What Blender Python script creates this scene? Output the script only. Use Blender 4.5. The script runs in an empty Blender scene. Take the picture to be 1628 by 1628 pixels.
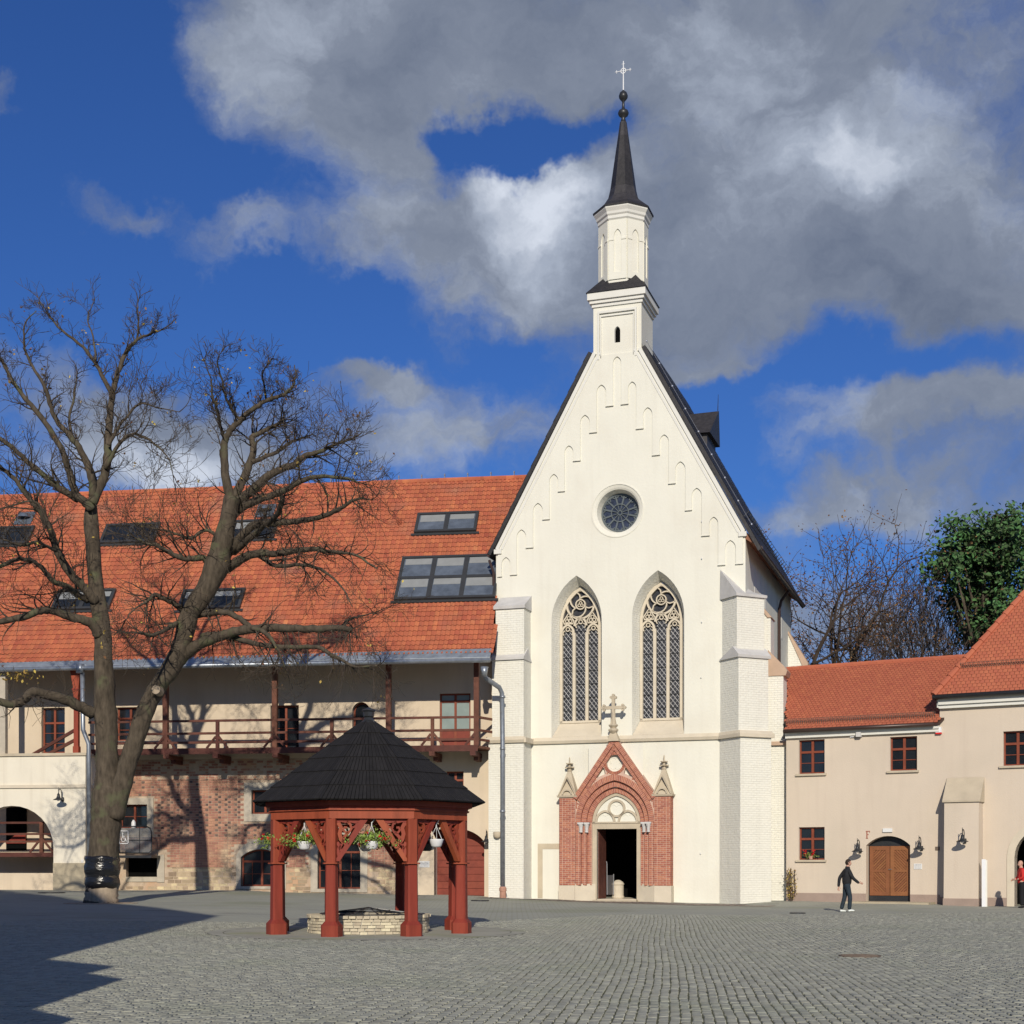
import bpy, math, random
import numpy as np
from mathutils import Vector, Matrix
from mathutils.geometry import tessellate_polygon
R = math.radians
random.seed(7); np.random.seed(7)
sc = bpy.context.scene
COL = sc.collection

# ------------------------------------------------------------------ camera
F, CX, HY, CH = 2300.0, 814.0, 1375.0, 1.6      # focal length, axis and horizon measured on the 1628 px photograph
cd = bpy.data.cameras.new('camera'); cam = bpy.data.objects.new('camera', cd); COL.objects.link(cam)
cam.location = (0, 0, CH); cam.rotation_euler = (R(90), 0, 0)
cd.sensor_width = 36; cd.lens = 36*F/1628; cd.shift_y = (HY-814)/1628
cd.clip_start = .1; cd.clip_end = 6000
sc.camera = cam

# ------------------------------------------------------------------ sun and exposure
RAY = Vector((.012, 1, -.462)).normalized()
sd = bpy.data.lights.new('sun', 'SUN'); sun = bpy.data.objects.new('sun', sd); COL.objects.link(sun)
sd.energy = 3.9; sd.angle = R(.5); sd.color = (1, .91, .77)
sun.rotation_euler = RAY.to_track_quat('-Z', 'Y').to_euler(); sun.location = (0, -20, 40)
sc.view_settings.view_transform = 'Standard'; sc.view_settings.look = 'None'
sc.view_settings.exposure = 0; sc.view_settings.gamma = 1
try: sc.view_settings.use_curve_mapping = False
except Exception: pass
sc.render.engine = 'CYCLES'
sc.cycles.max_bounces = 5; sc.cycles.diffuse_bounces = 2; sc.cycles.glossy_bounces = 2; sc.cycles.transparent_max_bounces = 6

# ------------------------------------------------------------------ world: clear sky with broken cumulus
def make_world():
    w = bpy.data.worlds.new('World'); sc.world = w; w.use_nodes = True
    nt = w.node_tree; N = nt.nodes; L = nt.links; N.clear()
    def V(v):
        return v
    def math_(op, a, b=None, c=None, clamp=False):
        n = N.new('ShaderNodeMath'); n.operation = op; n.use_clamp = clamp
        for i, x in enumerate((a, b, c)):
            if x is None: continue
            if isinstance(x, (int, float)): n.inputs[i].default_value = x
            else: L.new(x, n.inputs[i])
        return n.outputs[0]
    def vm(op, a, b=None):
        n = N.new('ShaderNodeVectorMath'); n.operation = op
        for i, x in enumerate((a, b)):
            if x is None: continue
            if isinstance(x, tuple): n.inputs[i].default_value = x
            else: L.new(x, n.inputs[i])
        return n
    def noise(vec, scale, det, rough=.55, dist=0):
        n = N.new('ShaderNodeTexNoise'); L.new(vec, n.inputs['Vector'])
        n.inputs['Scale'].default_value = scale; n.inputs['Detail'].default_value = det
        n.inputs['Roughness'].default_value = rough; n.inputs['Distortion'].default_value = dist
        return n
    tc = N.new('ShaderNodeTexCoord'); D = tc.outputs['Generated']
    warp = noise(D, 9, 6, .6)
    wv = vm('MULTIPLY', vm('SUBTRACT', warp.outputs['Color'], (.5, .5, .5)).outputs[0], (.15, .15, .12)).outputs[0]
    P = vm('ADD', D, wv).outputs[0]
    def blob(px, py, rx, ry, amp, vec=P):
        c = Vector(((px-CX)/F, 1, (HY-py)/F)).normalized()
        s = vm('SUBTRACT', vec, tuple(c)).outputs[0]
        s = vm('MULTIPLY', s, (F/rx, 6, F/ry)).outputs[0]
        q = vm('DOT_PRODUCT', s, s).outputs['Value']
        return math_('MULTIPLY', math_('EXPONENT', math_('MULTIPLY', q, -1)), amp)
    def total(lst, start):
        s = start
        for b in lst: s = math_('ADD', s, blob(*b))
        return s
    sP = vm('MULTIPLY', P, (1, 1, 1.7)).outputs[0]
    n1 = noise(sP, 9, 9, .62, .3)
    d = math_('MULTIPLY', math_('SUBTRACT', n1.outputs['Fac'], .5), 2.6)
    dens = total(CLOUDS, math_('ADD', d, .15))  # extra cloud added out of view lightens blue shade; CLOUDS thins it ahead
    alpha = N.new('ShaderNodeMapRange'); alpha.interpolation_type = 'SMOOTHSTEP'
    L.new(dens, alpha.inputs[0]); alpha.inputs[1].default_value = -.32; alpha.inputs[2].default_value = 1.15
    n2 = noise(vm('ADD', sP, (.03, 0, -.05)).outputs[0], 7, 8, .6)
    br = math_('MULTIPLY', math_('SUBTRACT', n2.outputs['Fac'], .5), 1.5)
    bright = total(LIGHTS, math_('ADD', br, .30))
    ramp = N.new('ShaderNodeValToRGB'); L.new(bright, ramp.inputs[0])
    e = ramp.color_ramp.elements
    e[0].position = 0; e[0].color = (.14, .17, .235, 1)
    e[1].position = 1; e[1].color = (.72, .77, .86, 1)
    m = e.new(.38); m.color = (.235, .27, .34, 1)
    m = e.new(.65); m.color = (.40, .45, .54, 1)
    sky = N.new('ShaderNodeTexSky'); sky.sky_type = 'NISHITA'; sky.sun_disc = False
    sky.sun_elevation = R(24.8); sky.sun_rotation = R(180.7); sky.air_density = 1.1; sky.dust_density = .3; sky.ozone_density = 3
    bg = N.new('ShaderNodeBackground'); bg.inputs[1].default_value = SKY_STRENGTH
    tint = N.new('ShaderNodeMix'); tint.data_type = 'RGBA'; tint.blend_type = 'MULTIPLY'; tint.inputs[0].default_value = 1
    L.new(sky.outputs[0], tint.inputs[6]); tint.inputs[7].default_value = SKY_TINT
    L.new(tint.outputs[2], bg.inputs[0])
    cl = N.new('ShaderNodeBackground'); L.new(ramp.outputs[0], cl.inputs[0]); cl.inputs[1].default_value = 1.0
    mx = N.new('ShaderNodeMixShader')
    L.new(math_('MULTIPLY', alpha.outputs[0], .94), mx.inputs[0]); L.new(bg.outputs[0], mx.inputs[1]); L.new(cl.outputs[0], mx.inputs[2])
    out = N.new('ShaderNodeOutputWorld'); L.new(mx.outputs[0], out.inputs[0])
    w.cycles.sampling_method = 'MANUAL'; w.cycles.sample_map_resolution = 512
SKY_STRENGTH = .085
SKY_TINT = (.28, .51, .99, 1)
#         px    py   rx   ry   amp   (each patch is a fixed direction of the sky)
CLOUDS = [(814, 700, 1300, 1000, -.46), (500, 30, 120, 60, .4), (700, 270, 40, 50, -1.0), (560, 130, 190, 130, 1.3), (740, 320, 200, 130, 1.1), (1000, 60, 500, 110, 1.3), (1050, 440, 300, 90, 1.2),
          (1350, 300, 360, 170, 1.4), (1500, 440, 230, 80, .7), (865, 350, 95, 80, 1.0),
          (762, 262, 62, 42, -2.4), (862, 202, 88, 38, -2.7), (120, 90, 190, 200, -1.4), (230, 520, 260, 80, -1.0), (560, 500, 90, 40, -.5), (270, 250, 110, 90, -.5),
          (1280, 690, 300, 30, -.3), (1350, 560, 90, 30, -.3), (820, 560, 70, 40, -.5),
          (15, 175, 45, 35, 1.5), (200, 345, 110, 30, 1.1), (400, 410, 80, 34, 1.1), (110, 285, 80, 24, .9), (270, 400, 40, 22, .3), (380, 470, 160, 22, -.5),
          (690, 665, 190, 55, 1.25), (560, 600, 100, 20, 1.4), (250, 735, 190, 55, 1.6), (1110, 590, 130, 24, 1.3), (1450, 665, 230, 36, 1.25), (1330, 720, 120, 22, .7), (1400, 585, 260, 34, -1.0), (1150, 660, 60, 30, -.4), (1560, 700, 130, 60, .9), (1400, 790, 240, 35, 1.2), (1290, 825, 80, 20, .8),
          (60, 590, 130, 45, 1.0), (330, 640, 110, 50, 1.0), (180, 650, 120, 40, .8), (1330, 1000, 240, 80, 1.0), (1600, 600, 60, 40, .6), (1170, 740, 90, 40, -.6), (1480, 880, 120, 30, -.4)]
LIGHTS = [(840, 330, 85, 80, .75), (1385, 265, 90, 45, .5), (1470, 130, 70, 35, .4), (240, 760, 170, 50, .6), (1250, 330, 200, 120, .1),
          (640, 60, 200, 110, -.10), (1080, 430, 350, 110, -.20), (1500, 450, 250, 90, -.15), (1330, 60, 300, 60, .1), (620, 660, 200, 80, .16), (1400, 700, 250, 120, .12), (450, 120, 90, 120, .12)]
make_world()

# ------------------------------------------------------------------ materials
MATS = {}
def mat(name, col, rough=.85, var=.10, scale=2.0, bump=0.0, bscale=30, rnd=0.0, col2=None, metal=0, spec=.3, stretch=None, brick=None, patch=None):
    m = bpy.data.materials.new(name); m.use_nodes = True; MATS[name] = m
    nt = m.node_tree; N = nt.nodes; L = nt.links
    b = N['Principled BSDF']; b.inputs['Roughness'].default_value = rough; b.inputs['Metallic'].default_value = metal
    b.inputs['Specular IOR Level'].default_value = spec
    tc = N.new('ShaderNodeTexCoord'); vec = tc.outputs['Object']
    if stretch:
        mp = N.new('ShaderNodeMapping'); mp.inputs['Scale'].default_value = stretch; L.new(vec, mp.inputs[0]); svec = mp.outputs[0]
    else: svec = vec
    n = N.new('ShaderNodeTexNoise'); L.new(svec, n.inputs['Vector']); n.inputs['Scale'].default_value = scale; n.inputs['Detail'].default_value = 6; n.inputs['Roughness'].default_value = .6
    mr = N.new('ShaderNodeMapRange'); L.new(n.outputs['Fac'], mr.inputs[0]); mr.inputs[1].default_value = .3; mr.inputs[2].default_value = .7
    mx = N.new('ShaderNodeMix'); mx.data_type = 'RGBA'; L.new(mr.outputs[0], mx.inputs[0])
    c1 = tuple(c*(1-var) for c in col); c2 = tuple(min(1, c*(1+var)) for c in col) if col2 is None else col2
    mx.inputs[6].default_value = (*c1, 1); mx.inputs[7].default_value = (*c2, 1)
    out = mx.outputs[2]
    if patch:                                   # larger stains with a shape of their own
        n3 = N.new('ShaderNodeTexNoise'); L.new(vec, n3.inputs['Vector']); n3.inputs['Scale'].default_value = patch[1]; n3.inputs['Detail'].default_value = 5
        r3 = N.new('ShaderNodeMapRange'); L.new(n3.outputs['Fac'], r3.inputs[0]); r3.inputs[1].default_value = patch[2]; r3.inputs[2].default_value = patch[2]+.16
        m3 = N.new('ShaderNodeMix'); m3.data_type = 'RGBA'; L.new(r3.outputs[0], m3.inputs[0]); L.new(out, m3.inputs[6]); m3.inputs[7].default_value = (*patch[0], 1)
        out = m3.outputs[2]
    if rnd:
        at = N.new('ShaderNodeAttribute'); at.attribute_name = 'rnd'
        mm = N.new('ShaderNodeMath'); mm.operation = 'MULTIPLY_ADD'; L.new(at.outputs['Fac'], mm.inputs[0]); mm.inputs[1].default_value = rnd; mm.inputs[2].default_value = 1
        hs = N.new('ShaderNodeHueSaturation'); L.new(mm.outputs[0], hs.inputs['Value']); L.new(out, hs.inputs['Color'])
        hm = N.new('ShaderNodeMath'); hm.operation = 'MULTIPLY_ADD'; L.new(at.outputs['Fac'], hm.inputs[0]); hm.inputs[1].default_value = rnd*.04; hm.inputs[2].default_value = .5
        L.new(hm.outputs[0], hs.inputs['Hue']); out = hs.outputs[0]
    L.new(out, b.inputs['Base Color'])
    hgt = None
    if bump:
        nb = N.new('ShaderNodeTexNoise'); L.new(svec, nb.inputs['Vector']); nb.inputs['Scale'].default_value = bscale; nb.inputs['Detail'].default_value = 5
        hgt = nb.outputs['Fac']
    if brick:                                   # courses of brick showing through the limewash, as fine relief
        sp = N.new('ShaderNodeSeparateXYZ'); L.new(vec, sp.inputs[0])
        ad = N.new('ShaderNodeMath'); ad.operation = 'ADD'; L.new(sp.outputs[0], ad.inputs[0]); L.new(sp.outputs[1], ad.inputs[1])
        cb = N.new('ShaderNodeCombineXYZ'); L.new(ad.outputs[0], cb.inputs[0]); L.new(sp.outputs[2], cb.inputs[1])
        bt = N.new('ShaderNodeTexBrick'); L.new(cb.outputs[0], bt.inputs['Vector']); bt.inputs['Scale'].default_value = 1
        bt.inputs['Brick Width'].default_value = brick[0]; bt.inputs['Row Height'].default_value = brick[1]; bt.inputs['Mortar Size'].default_value = brick[2]
        bt.inputs['Mortar Smooth'].default_value = .8; bt.inputs['Color1'].default_value = (1, 1, 1, 1); bt.inputs['Color2'].default_value = (.55, .55, .55, 1); bt.inputs['Mortar'].default_value = (0, 0, 0, 1)
        nz = N.new('ShaderNodeTexNoise'); L.new(vec, nz.inputs['Vector']); nz.inputs['Scale'].default_value = 6
        ma = N.new('ShaderNodeMath'); ma.operation = 'MULTIPLY_ADD'; L.new(nz.outputs['Fac'], ma.inputs[0]); ma.inputs[1].default_value = 2.0; L.new(bt.outputs['Color'], ma.inputs[2])
        hgt = ma.outputs[0]
    if hgt is not None:
        bp = N.new('ShaderNodeBump'); L.new(hgt, bp.inputs['Height']); bp.inputs['Strength'].default_value = bump if bump else .5
        bp.inputs['Distance'].default_value = brick[3] if brick else .02
        L.new(bp.outputs[0], b.inputs['Normal'])
    return m
def rain_streaks(name, dark, amount):        # washed-down dirt, in vertical runs
    nt = MATS[name].node_tree; N = nt.nodes; L = nt.links; b = N['Principled BSDF']; src = b.inputs['Base Color'].links[0].from_socket
    tc = N.new('ShaderNodeTexCoord'); mp = N.new('ShaderNodeMapping'); mp.inputs['Scale'].default_value = (2.2, 2.2, .16); L.new(tc.outputs['Object'], mp.inputs[0])
    n = N.new('ShaderNodeTexNoise'); L.new(mp.outputs[0], n.inputs['Vector']); n.inputs['Scale'].default_value = 1.6; n.inputs['Detail'].default_value = 5
    r = N.new('ShaderNodeMapRange'); L.new(n.outputs['Fac'], r.inputs[0]); r.inputs[1].default_value = .5; r.inputs[2].default_value = .75; r.inputs[4].default_value = amount
    m = N.new('ShaderNodeMix'); m.data_type = 'RGBA'; L.new(r.outputs[0], m.inputs[0]); L.new(src, m.inputs[6]); m.inputs[7].default_value = (*dark, 1); L.new(m.outputs[2], b.inputs['Base Color'])

mat('white_limewash', (.745, .73, .635), var=.03, scale=.6, bump=.35, bscale=9, patch=((.705, .68, .585), .35, .52))
mat('white_brick', (.78, .765, .675), var=.03, scale=.8, bump=.8, brick=(.27, .095, .008, .013))
mat('sandstone', (.50, .43, .32), var=.12, scale=1.5, bump=.3, bscale=25)
mat('sandstone_pale', (.62, .55, .43), var=.08, scale=1.5, bump=.3, bscale=25)
mat('buttress_slab', (.55, .54, .52), var=.1, scale=2, bump=.2, bscale=25)
mat('capstone_tan', (.50, .36, .26), var=.08, scale=2, bump=.2)
mat('slate', (.030, .028, .030), rough=.55, var=.3, scale=6, bump=.5, bscale=8, rnd=.35, spec=.4)
mat('dark_metal', (.035, .037, .04), rough=.4, var=.2, metal=.3, spec=.5)
mat('brown_metal', (.06, .035, .028), rough=.4, var=.2, metal=.2, spec=.5)
mat('steel', (.62, .63, .65), rough=.35, var=.05, metal=.8)
mat('zinc', (.34, .38, .42), rough=.42, var=.25, scale=3, metal=.55)
mat('zinc_pipe', (.30, .33, .37), rough=.38, var=.2, scale=5, metal=.6)
mat('portal_brick', (.40, .148, .095), var=.12, scale=9, rnd=.18, bump=.2, bscale=40)
mat('portal_mortar', (.60, .42, .33), var=.1)
mat('old_brick', (.40, .20, .14), var=.12, scale=3, rnd=.20, bump=.5, bscale=30, patch=((.50, .36, .24), .8, .56))
mat('burnt_brick', (.15, .10, .085), var=.3, scale=9, rnd=.3)
mat('brick_mortar', (.48, .38, .28), var=.15, scale=4, bump=.5, bscale=20, patch=((.50, .32, .20), .7, .5))
mat('rubble', (.48, .38, .25), var=.2, scale=3, rnd=.4, bump=.8, bscale=14)
mat('rubble_mortar', (.50, .44, .33), var=.12, scale=4, bump=.6, bscale=15)
mat('frame_stone', (.46, .41, .33), var=.12, scale=3, bump=.3)
mat('beige_plaster', (.62, .52, .39), var=.05, scale=.8, bump=.3, bscale=14, patch=((.585, .49, .365), .5, .5))
mat('cream_plaster', (.74, .69, .57), var=.04, scale=.9, bump=.3, bscale=14)
mat('pink_plaster', (.62, .53, .425), var=.035, scale=.5, bump=.35, bscale=18, patch=((.58, .50, .40), .4, .5))
mat('plinth_plaster', (.34, .26, .215), var=.08, scale=2, bump=.3)
mat('plinth_tan', (.44, .38, .27), var=.12, scale=1.6, bump=.3)
mat('cornice_white', (.70, .69, .63), var=.03)
mat('tile_edge_shade', (.17, .06, .035), rnd=.2)  # dark lip colour: painted shade of the gap under each overlap, plus dirt
mat('tile_edge_shade_new', (.26, .075, .045), rnd=.1)
mat('roof_tile', (.445, .130, .064), var=.13, scale=.9, rnd=.17, bump=.2, bscale=30, rough=.8, patch=((.36, .14, .085), .55, .56))
mat('roof_tile_new', (.435, .130, .070), var=.06, scale=.6, rnd=.09, rough=.75)
mat('red_wood', (.27, .053, .027), rough=.62, var=.22, scale=4, stretch=(1, 1, .18), rnd=.2, bump=.25, bscale=30)
mat('brown_wood', (.115, .042, .028), rough=.7, var=.25, scale=4, rnd=.2, bump=.3)
mat('soffit_wood', (.26, .12, .07), rough=.7, var=.2, scale=4)
mat('window_wood', (.22, .055, .028), rough=.6, var=.15, scale=5)
mat('gate_wood', (.215, .045, .026), rough=.6, var=.15, scale=4, rnd=.08)
mat('oak_door', (.25, .10, .042), rough=.5, var=.14, scale=5, rnd=.10)
mat('glass_dark', (.014, .017, .021), rough=.06, var=.3, scale=1, spec=.6)
mat('glass_sky', (.10, .12, .15), rough=.08, var=.3, scale=2, spec=.9)
mat('blind', (.24, .25, .25), rough=.8)
mat('curtain', (.26, .32, .31), rough=.15, var=.1, spec=.6)
mat('skylight_frame', (.05, .052, .055), rough=.45, var=.1, metal=.2)
mat('lead_glass', (.035, .037, .044), rough=.35, var=.5, scale=7, spec=.4)
mat('lead_came', (.40, .40, .40), rough=.6, var=.2)
mat('coloured_glass', (.10, .04, .06), rough=.2, var=.5, scale=9)
mat('rose_glass', (.035, .045, .075), rough=.25, var=.5, scale=6)
mat('rose_lead', (.10, .12, .13), rough=.6, var=.2)
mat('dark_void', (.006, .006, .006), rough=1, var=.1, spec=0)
mat('shingle', (.017, .016, .0165), rough=.8, var=.2, scale=5, rnd=.22, bump=.6, bscale=60, stretch=(1, 1, .2), spec=.25)
mat('well_stone', (.54, .475, .35), rough=.9, var=.14, scale=5, rnd=.25, bump=.6, bscale=22)
mat('well_mortar', (.46, .44, .38), var=.12)
mat('cobble', (.350, .352, .290), rough=.85, var=.12, scale=3, rnd=.12, bump=.4, bscale=35, patch=((.325, .335, .265), .35, .5))
mat('bark', (.080, .064, .046), rough=.95, var=.45, scale=8, bump=1.0, bscale=12, stretch=(1, 1, .3), patch=((.105, .11, .06), 1.6, .55))
mat('bark_old', (.36, .29, .21), rough=.95, var=.35, scale=5, bump=1.0, bscale=9, stretch=(1, 1, .3))
mat('twig', (.060, .047, .035), rough=.9, var=.3, scale=4)
mat('twig_far', (.055, .040, .030), rough=.9, var=.3, scale=2)
mat('leaf_yellow', (.42, .30, .07), rough=.7, var=.3, scale=8, rnd=.4)
mat('leaf_brown', (.15, .075, .035), rough=.8, var=.4, scale=4, rnd=.5)
mat('leaf_green', (.055, .112, .036), rough=.6, var=.45, scale=1.2, rnd=.7)
mat('leaf_geranium', (.20, .27, .06), rough=.6, var=.4, scale=14, rnd=.5)
mat('petal_red', (.62, .02, .02), rough=.5, var=.2)
mat('pot_white', (.75, .76, .77), rough=.4, var=.02)
mat('pot_dark', (.05, .06, .065), rough=.5)
mat('heather', (.16, .09, .10), rough=.8, var=.4, scale=12)
mat('clay', (.45, .25, .18), rough=.8, var=.15, scale=8)
mat('black_film', (.012, .012, .013), rough=.22, var=.3, scale=6, bump=1.0, bscale=5, stretch=(1, 1, 3), spec=.6)
mat('skin', (.52, .30, .22), rough=.6, var=.04)
mat('hair_dark', (.03, .018, .012), rough=.7)
mat('jacket_black', (.018, .019, .022), rough=.8, var=.2, scale=12)
mat('jeans', (.022, .034, .046), rough=.85, var=.3, scale=10)
mat('trousers_black', (.012, .012, .014), rough=.85)
mat('shirt_red', (.50, .025, .022), rough=.75, var=.1, scale=9)
mat('shoe_white', (.72, .76, .72), rough=.5)
mat('plaque', (.72, .72, .70), rough=.5, var=.03)
mat('plaque_text', (.25, .25, .27), rough=.6)
mat('sign_red', (.36, .10, .06), rough=.6)
mat('lift_glass', (.22, .22, .22), rough=.1, var=.1, spec=.7)
mat('rust', (.15, .115, .09), rough=.8, var=.25, scale=12)

rain_streaks('white_limewash', (.50, .46, .38), .12); rain_streaks('white_brick', (.48, .46, .40), .14); rain_streaks('pink_plaster', (.44, .35, .28), .16); rain_streaks('cream_plaster', (.50, .44, .34), .30); rain_streaks('beige_plaster', (.42, .34, .25), .25)
rain_streaks('roof_tile', (.20, .085, .055), .35)
MATS['lift_glass'].node_tree.nodes['Principled BSDF'].inputs['Alpha'].default_value = .45

# ------------------------------------------------------------------ mesh helpers
class MB:
    def __init__(s): s.v = []; s.f = []; s.m = []; s.r = []; s.cut = []
    def add(s, vs, fs, m=0, r=None):
        o = len(s.v); s.v.extend(vs)
        if r is None: r = random.uniform(-1, 1)
        for f in fs: s.f.append(tuple(i+o for i in f)); s.m.append(m); s.r.append(r)
        return s
    def hexa(s, p, m=0, r=None):          # 0-3 bottom loop, 4-7 top loop
        return s.add(p, [(3, 2, 1, 0), (4, 5, 6, 7), (0, 1, 5, 4), (1, 2, 6, 5), (2, 3, 7, 6), (3, 0, 4, 7)], m, r)
    def box(s, x0, x1, y0, y1, z0, z1, m=0, r=None):
        if x0 > x1: x0, x1 = x1, x0
        if y0 > y1: y0, y1 = y1, y0
        if z0 > z1: z0, z1 = z1, z0
        return s.hexa([(x0, y0, z0), (x1, y0, z0), (x1, y1, z0), (x0, y1, z0), (x0, y0, z1), (x1, y0, z1), (x1, y1, z1), (x0, y1, z1)], m, r)
    def beam(s, a, b, t, h, m=0, up=(0, 0, 1), r=None):     # t across, h along 'up'
        a = Vector(a); b = Vector(b); d = (b-a).normalized(); u = Vector(up)
        x = d.cross(u)
        if x.length < 1e-4: x = d.cross(Vector((1, 0, 0)))
        x.normalize(); y = x.cross(d).normalized(); x *= t/2; y *= h/2
        P = [a-x-y, a+x-y, a+x+y, a-x+y, b-x-y, b+x-y, b+x+y, b-x+y]
        return s.add([tuple(q) for q in P], [(0, 1, 2, 3), (7, 6, 5, 4), (4, 5, 1, 0), (5, 6, 2, 1), (6, 7, 3, 2), (7, 4, 0, 3)], m, r)
    def tube(s, pts, rad, n=8, m=0, caps=True, r=None):
        pts = [Vector(p) for p in pts]
        if isinstance(rad, (int, float)): rad = [rad]*len(pts)
        o = len(s.v); ref = Vector((.31, .2, .93)); prev = None
        if r is None: r = random.uniform(-1, 1)
        for i, p in enumerate(pts):
            d = (pts[min(i+1, len(pts)-1)]-pts[max(i-1, 0)])
            if d.length < 1e-9: d = Vector((0, 0, 1))
            d.normalize()
            if prev is None:
                x = d.cross(ref)
                if x.length < .05: x = d.cross(Vector((1, 0, 0)))
            else: x = prev-d*prev.dot(d)
            if x.length < 1e-6: x = d.orthogonal()
            x.normalize(); prev = x; y = d.cross(x)
            for k in range(n):
                a = 2*math.pi*k/n; q = p+(x*math.cos(a)+y*math.sin(a))*rad[i]; s.v.append((q.x, q.y, q.z))
        for i in range(len(pts)-1):
            for k in range(n):
                a = o+i*n+k; b = o+i*n+(k+1) % n
                s.f.append((a, b, b+n, a+n)); s.m.append(m); s.r.append(r)
        if caps and n > 2:
            s.f.append(tuple(o+k for k in range(n-1, -1, -1))); s.m.append(m); s.r.append(r)
            e = o+(len(pts)-1)*n; s.f.append(tuple(e+k for k in range(n))); s.m.append(m); s.r.append(r)
        return s
    def lathe(s, prof, c=(0, 0, 0), n=16, m=0, r=None, a0=0):   # prof: (radius, z)
        vs = []; fs = []
        for (rr, z) in prof:
            for k in range(n):
                a = a0+2*math.pi*k/n; vs.append((c[0]+rr*math.cos(a), c[1]+rr*math.sin(a), c[2]+z))
        for i in range(len(prof)-1):
            for k in range(n):
                a = i*n+k; b = i*n+(k+1) % n; fs.append((a, b, b+n, a+n))
        fs.append(tuple(range(n-1, -1, -1))); e = (len(prof)-1)*n; fs.append(tuple(e+k for k in range(n)))
        return s.add(vs, fs, m, r)
    def prism(s, poly, w0, w1, m=0, holes=(), r=None, back=True, holeback=True):
        # polygon in the (u, z) plane of a wall, from depth w0 (outside) to w1
        loops = [list(poly)]+[list(h) for h in holes]
        tris = tessellate_polygon([[Vector((p[0], p[1], 0)) for p in lp] for lp in loops])
        flat = [p for lp in loops for p in lp]; n = len(flat)
        vs = [(p[0], w0, p[1]) for p in flat]+[(p[0], w1, p[1]) for p in flat]
        fs = []
        for t in tris:
            a, b, c = [flat[i] for i in t]
            ar = (b[0]-a[0])*(c[1]-a[1])-(b[1]-a[1])*(c[0]-a[0])
            t = tuple(t) if ar > 0 else tuple(reversed(t))
            fs.append(t if w0 < w1 else tuple(reversed(t)))
            if back: fs.append(tuple(i+n for i in (reversed(t) if w0 < w1 else t)))
        o = 0
        for li, lp in enumerate(loops):
            k = len(lp); ar = sum(lp[i][0]*lp[(i+1) % k][1]-lp[(i+1) % k][0]*lp[i][1] for i in range(k))
            flip = (ar > 0) != (li > 0)
            for i in range(k):
                a = o+i; b = o+(i+1) % k
                fs.append((a, a+n, b+n, b) if flip == (w0 < w1) else (a, b, b+n, a+n))
            o += k
        return s.add(vs, fs, m, r)
    def loft(s, A, B, m=0, r=None, closed=True):
        n = len(A); fs = []
        for i in range(n if closed else n-1):
            j = (i+1) % n; fs.append((i, j, j+n, i+n))
        return s.add(list(A)+list(B), fs, m, r)
    def band(s, pts, width, w0, w1, m=0, closed=False, r=None):     # a strip following a curve in the (u, z) plane
        n = len(pts); Lp = []; Rp = []
        for i in range(n):
            if closed: a = pts[(i-1) % n]; b = pts[(i+1) % n]
            else: a = pts[max(i-1, 0)]; b = pts[min(i+1, n-1)]
            dx, dz = b[0]-a[0], b[1]-a[1]; l = math.hypot(dx, dz) or 1
            nx, nz = -dz/l*width/2, dx/l*width/2
            Lp.append((pts[i][0]+nx, pts[i][1]+nz)); Rp.append((pts[i][0]-nx, pts[i][1]-nz))
        vs = [(p[0], w0, p[1]) for p in Lp]+[(p[0], w0, p[1]) for p in Rp]+[(p[0], w1, p[1]) for p in Lp]+[(p[0], w1, p[1]) for p in Rp]
        fs = []
        for i in range(n if closed else n-1):
            j = (i+1) % n
            fs += [(i, i+n, j+n, j), (i+2*n, j+2*n, j+3*n, i+3*n), (i, j, j+2*n, i+2*n), (i+n, i+3*n, j+3*n, j+n)]
        if not closed: fs += [(0, 2*n, 3*n, n), (n-1, 2*n-1, 4*n-1, 3*n-1)]
        return s.add(vs, fs, m, r)
    def quadleaf(s, c, size, m=0, n=None, r=None):
        n = n or Vector((random.gauss(0, 1), random.gauss(0, 1), random.gauss(0, 1)+.4)).normalized()
        x = n.orthogonal().normalized(); y = n.cross(x); a = random.uniform(0, 6.28)
        X = (x*math.cos(a)+y*math.sin(a))*size; Y = (y*math.cos(a)-x*math.sin(a))*size*.6; c = Vector(c)
        return s.add([tuple(c-X), tuple(c-Y+n*size*.15), tuple(c+X), tuple(c+Y+n*size*.15)], [(0, 1, 2, 3)], m, r)
    def mesh(s, name, mats, smooth=False):
        me = bpy.data.meshes.new(name)
        me.from_pydata(s.v, [], s.f)
        for mm in (mats if isinstance(mats, (list, tuple)) else [mats]): me.materials.append(MATS[mm])
        me.polygons.foreach_set('material_index', s.m)
        at = me.attributes.new('rnd', 'FLOAT', 'FACE'); at.data.foreach_set('value', s.r)
        if smooth: me.polygons.foreach_set('use_smooth', [True]*len(s.f))
        me.update(); return me
    def piece(s): s.cut.append((len(s.v), len(s.f))); return s        # what follows is a piece of its own
    def build(s, name, mats, parent=None, smooth=False, kind=None, label=None, cat=None, group=None, sep=False):
        if s.cut:
            out = None; C_ = [(0, 0)]+s.cut+[(len(s.v), len(s.f))]
            for (v0, f0), (v1, f1) in zip(C_, C_[1:]):
                if f1 <= f0: continue
                q = MB(); q.v = s.v[v0:v1]; q.f = [tuple(i-v0 for i in f) for f in s.f[f0:f1]]; q.m = s.m[f0:f1]; q.r = s.r[f0:f1]
                o_ = obj(name, q.mesh(name, mats, smooth), parent, kind, label, cat, group)
                out = out or o_
            return out
        return obj(name, s.mesh(name, mats, smooth), parent, kind, label, cat, group)

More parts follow.
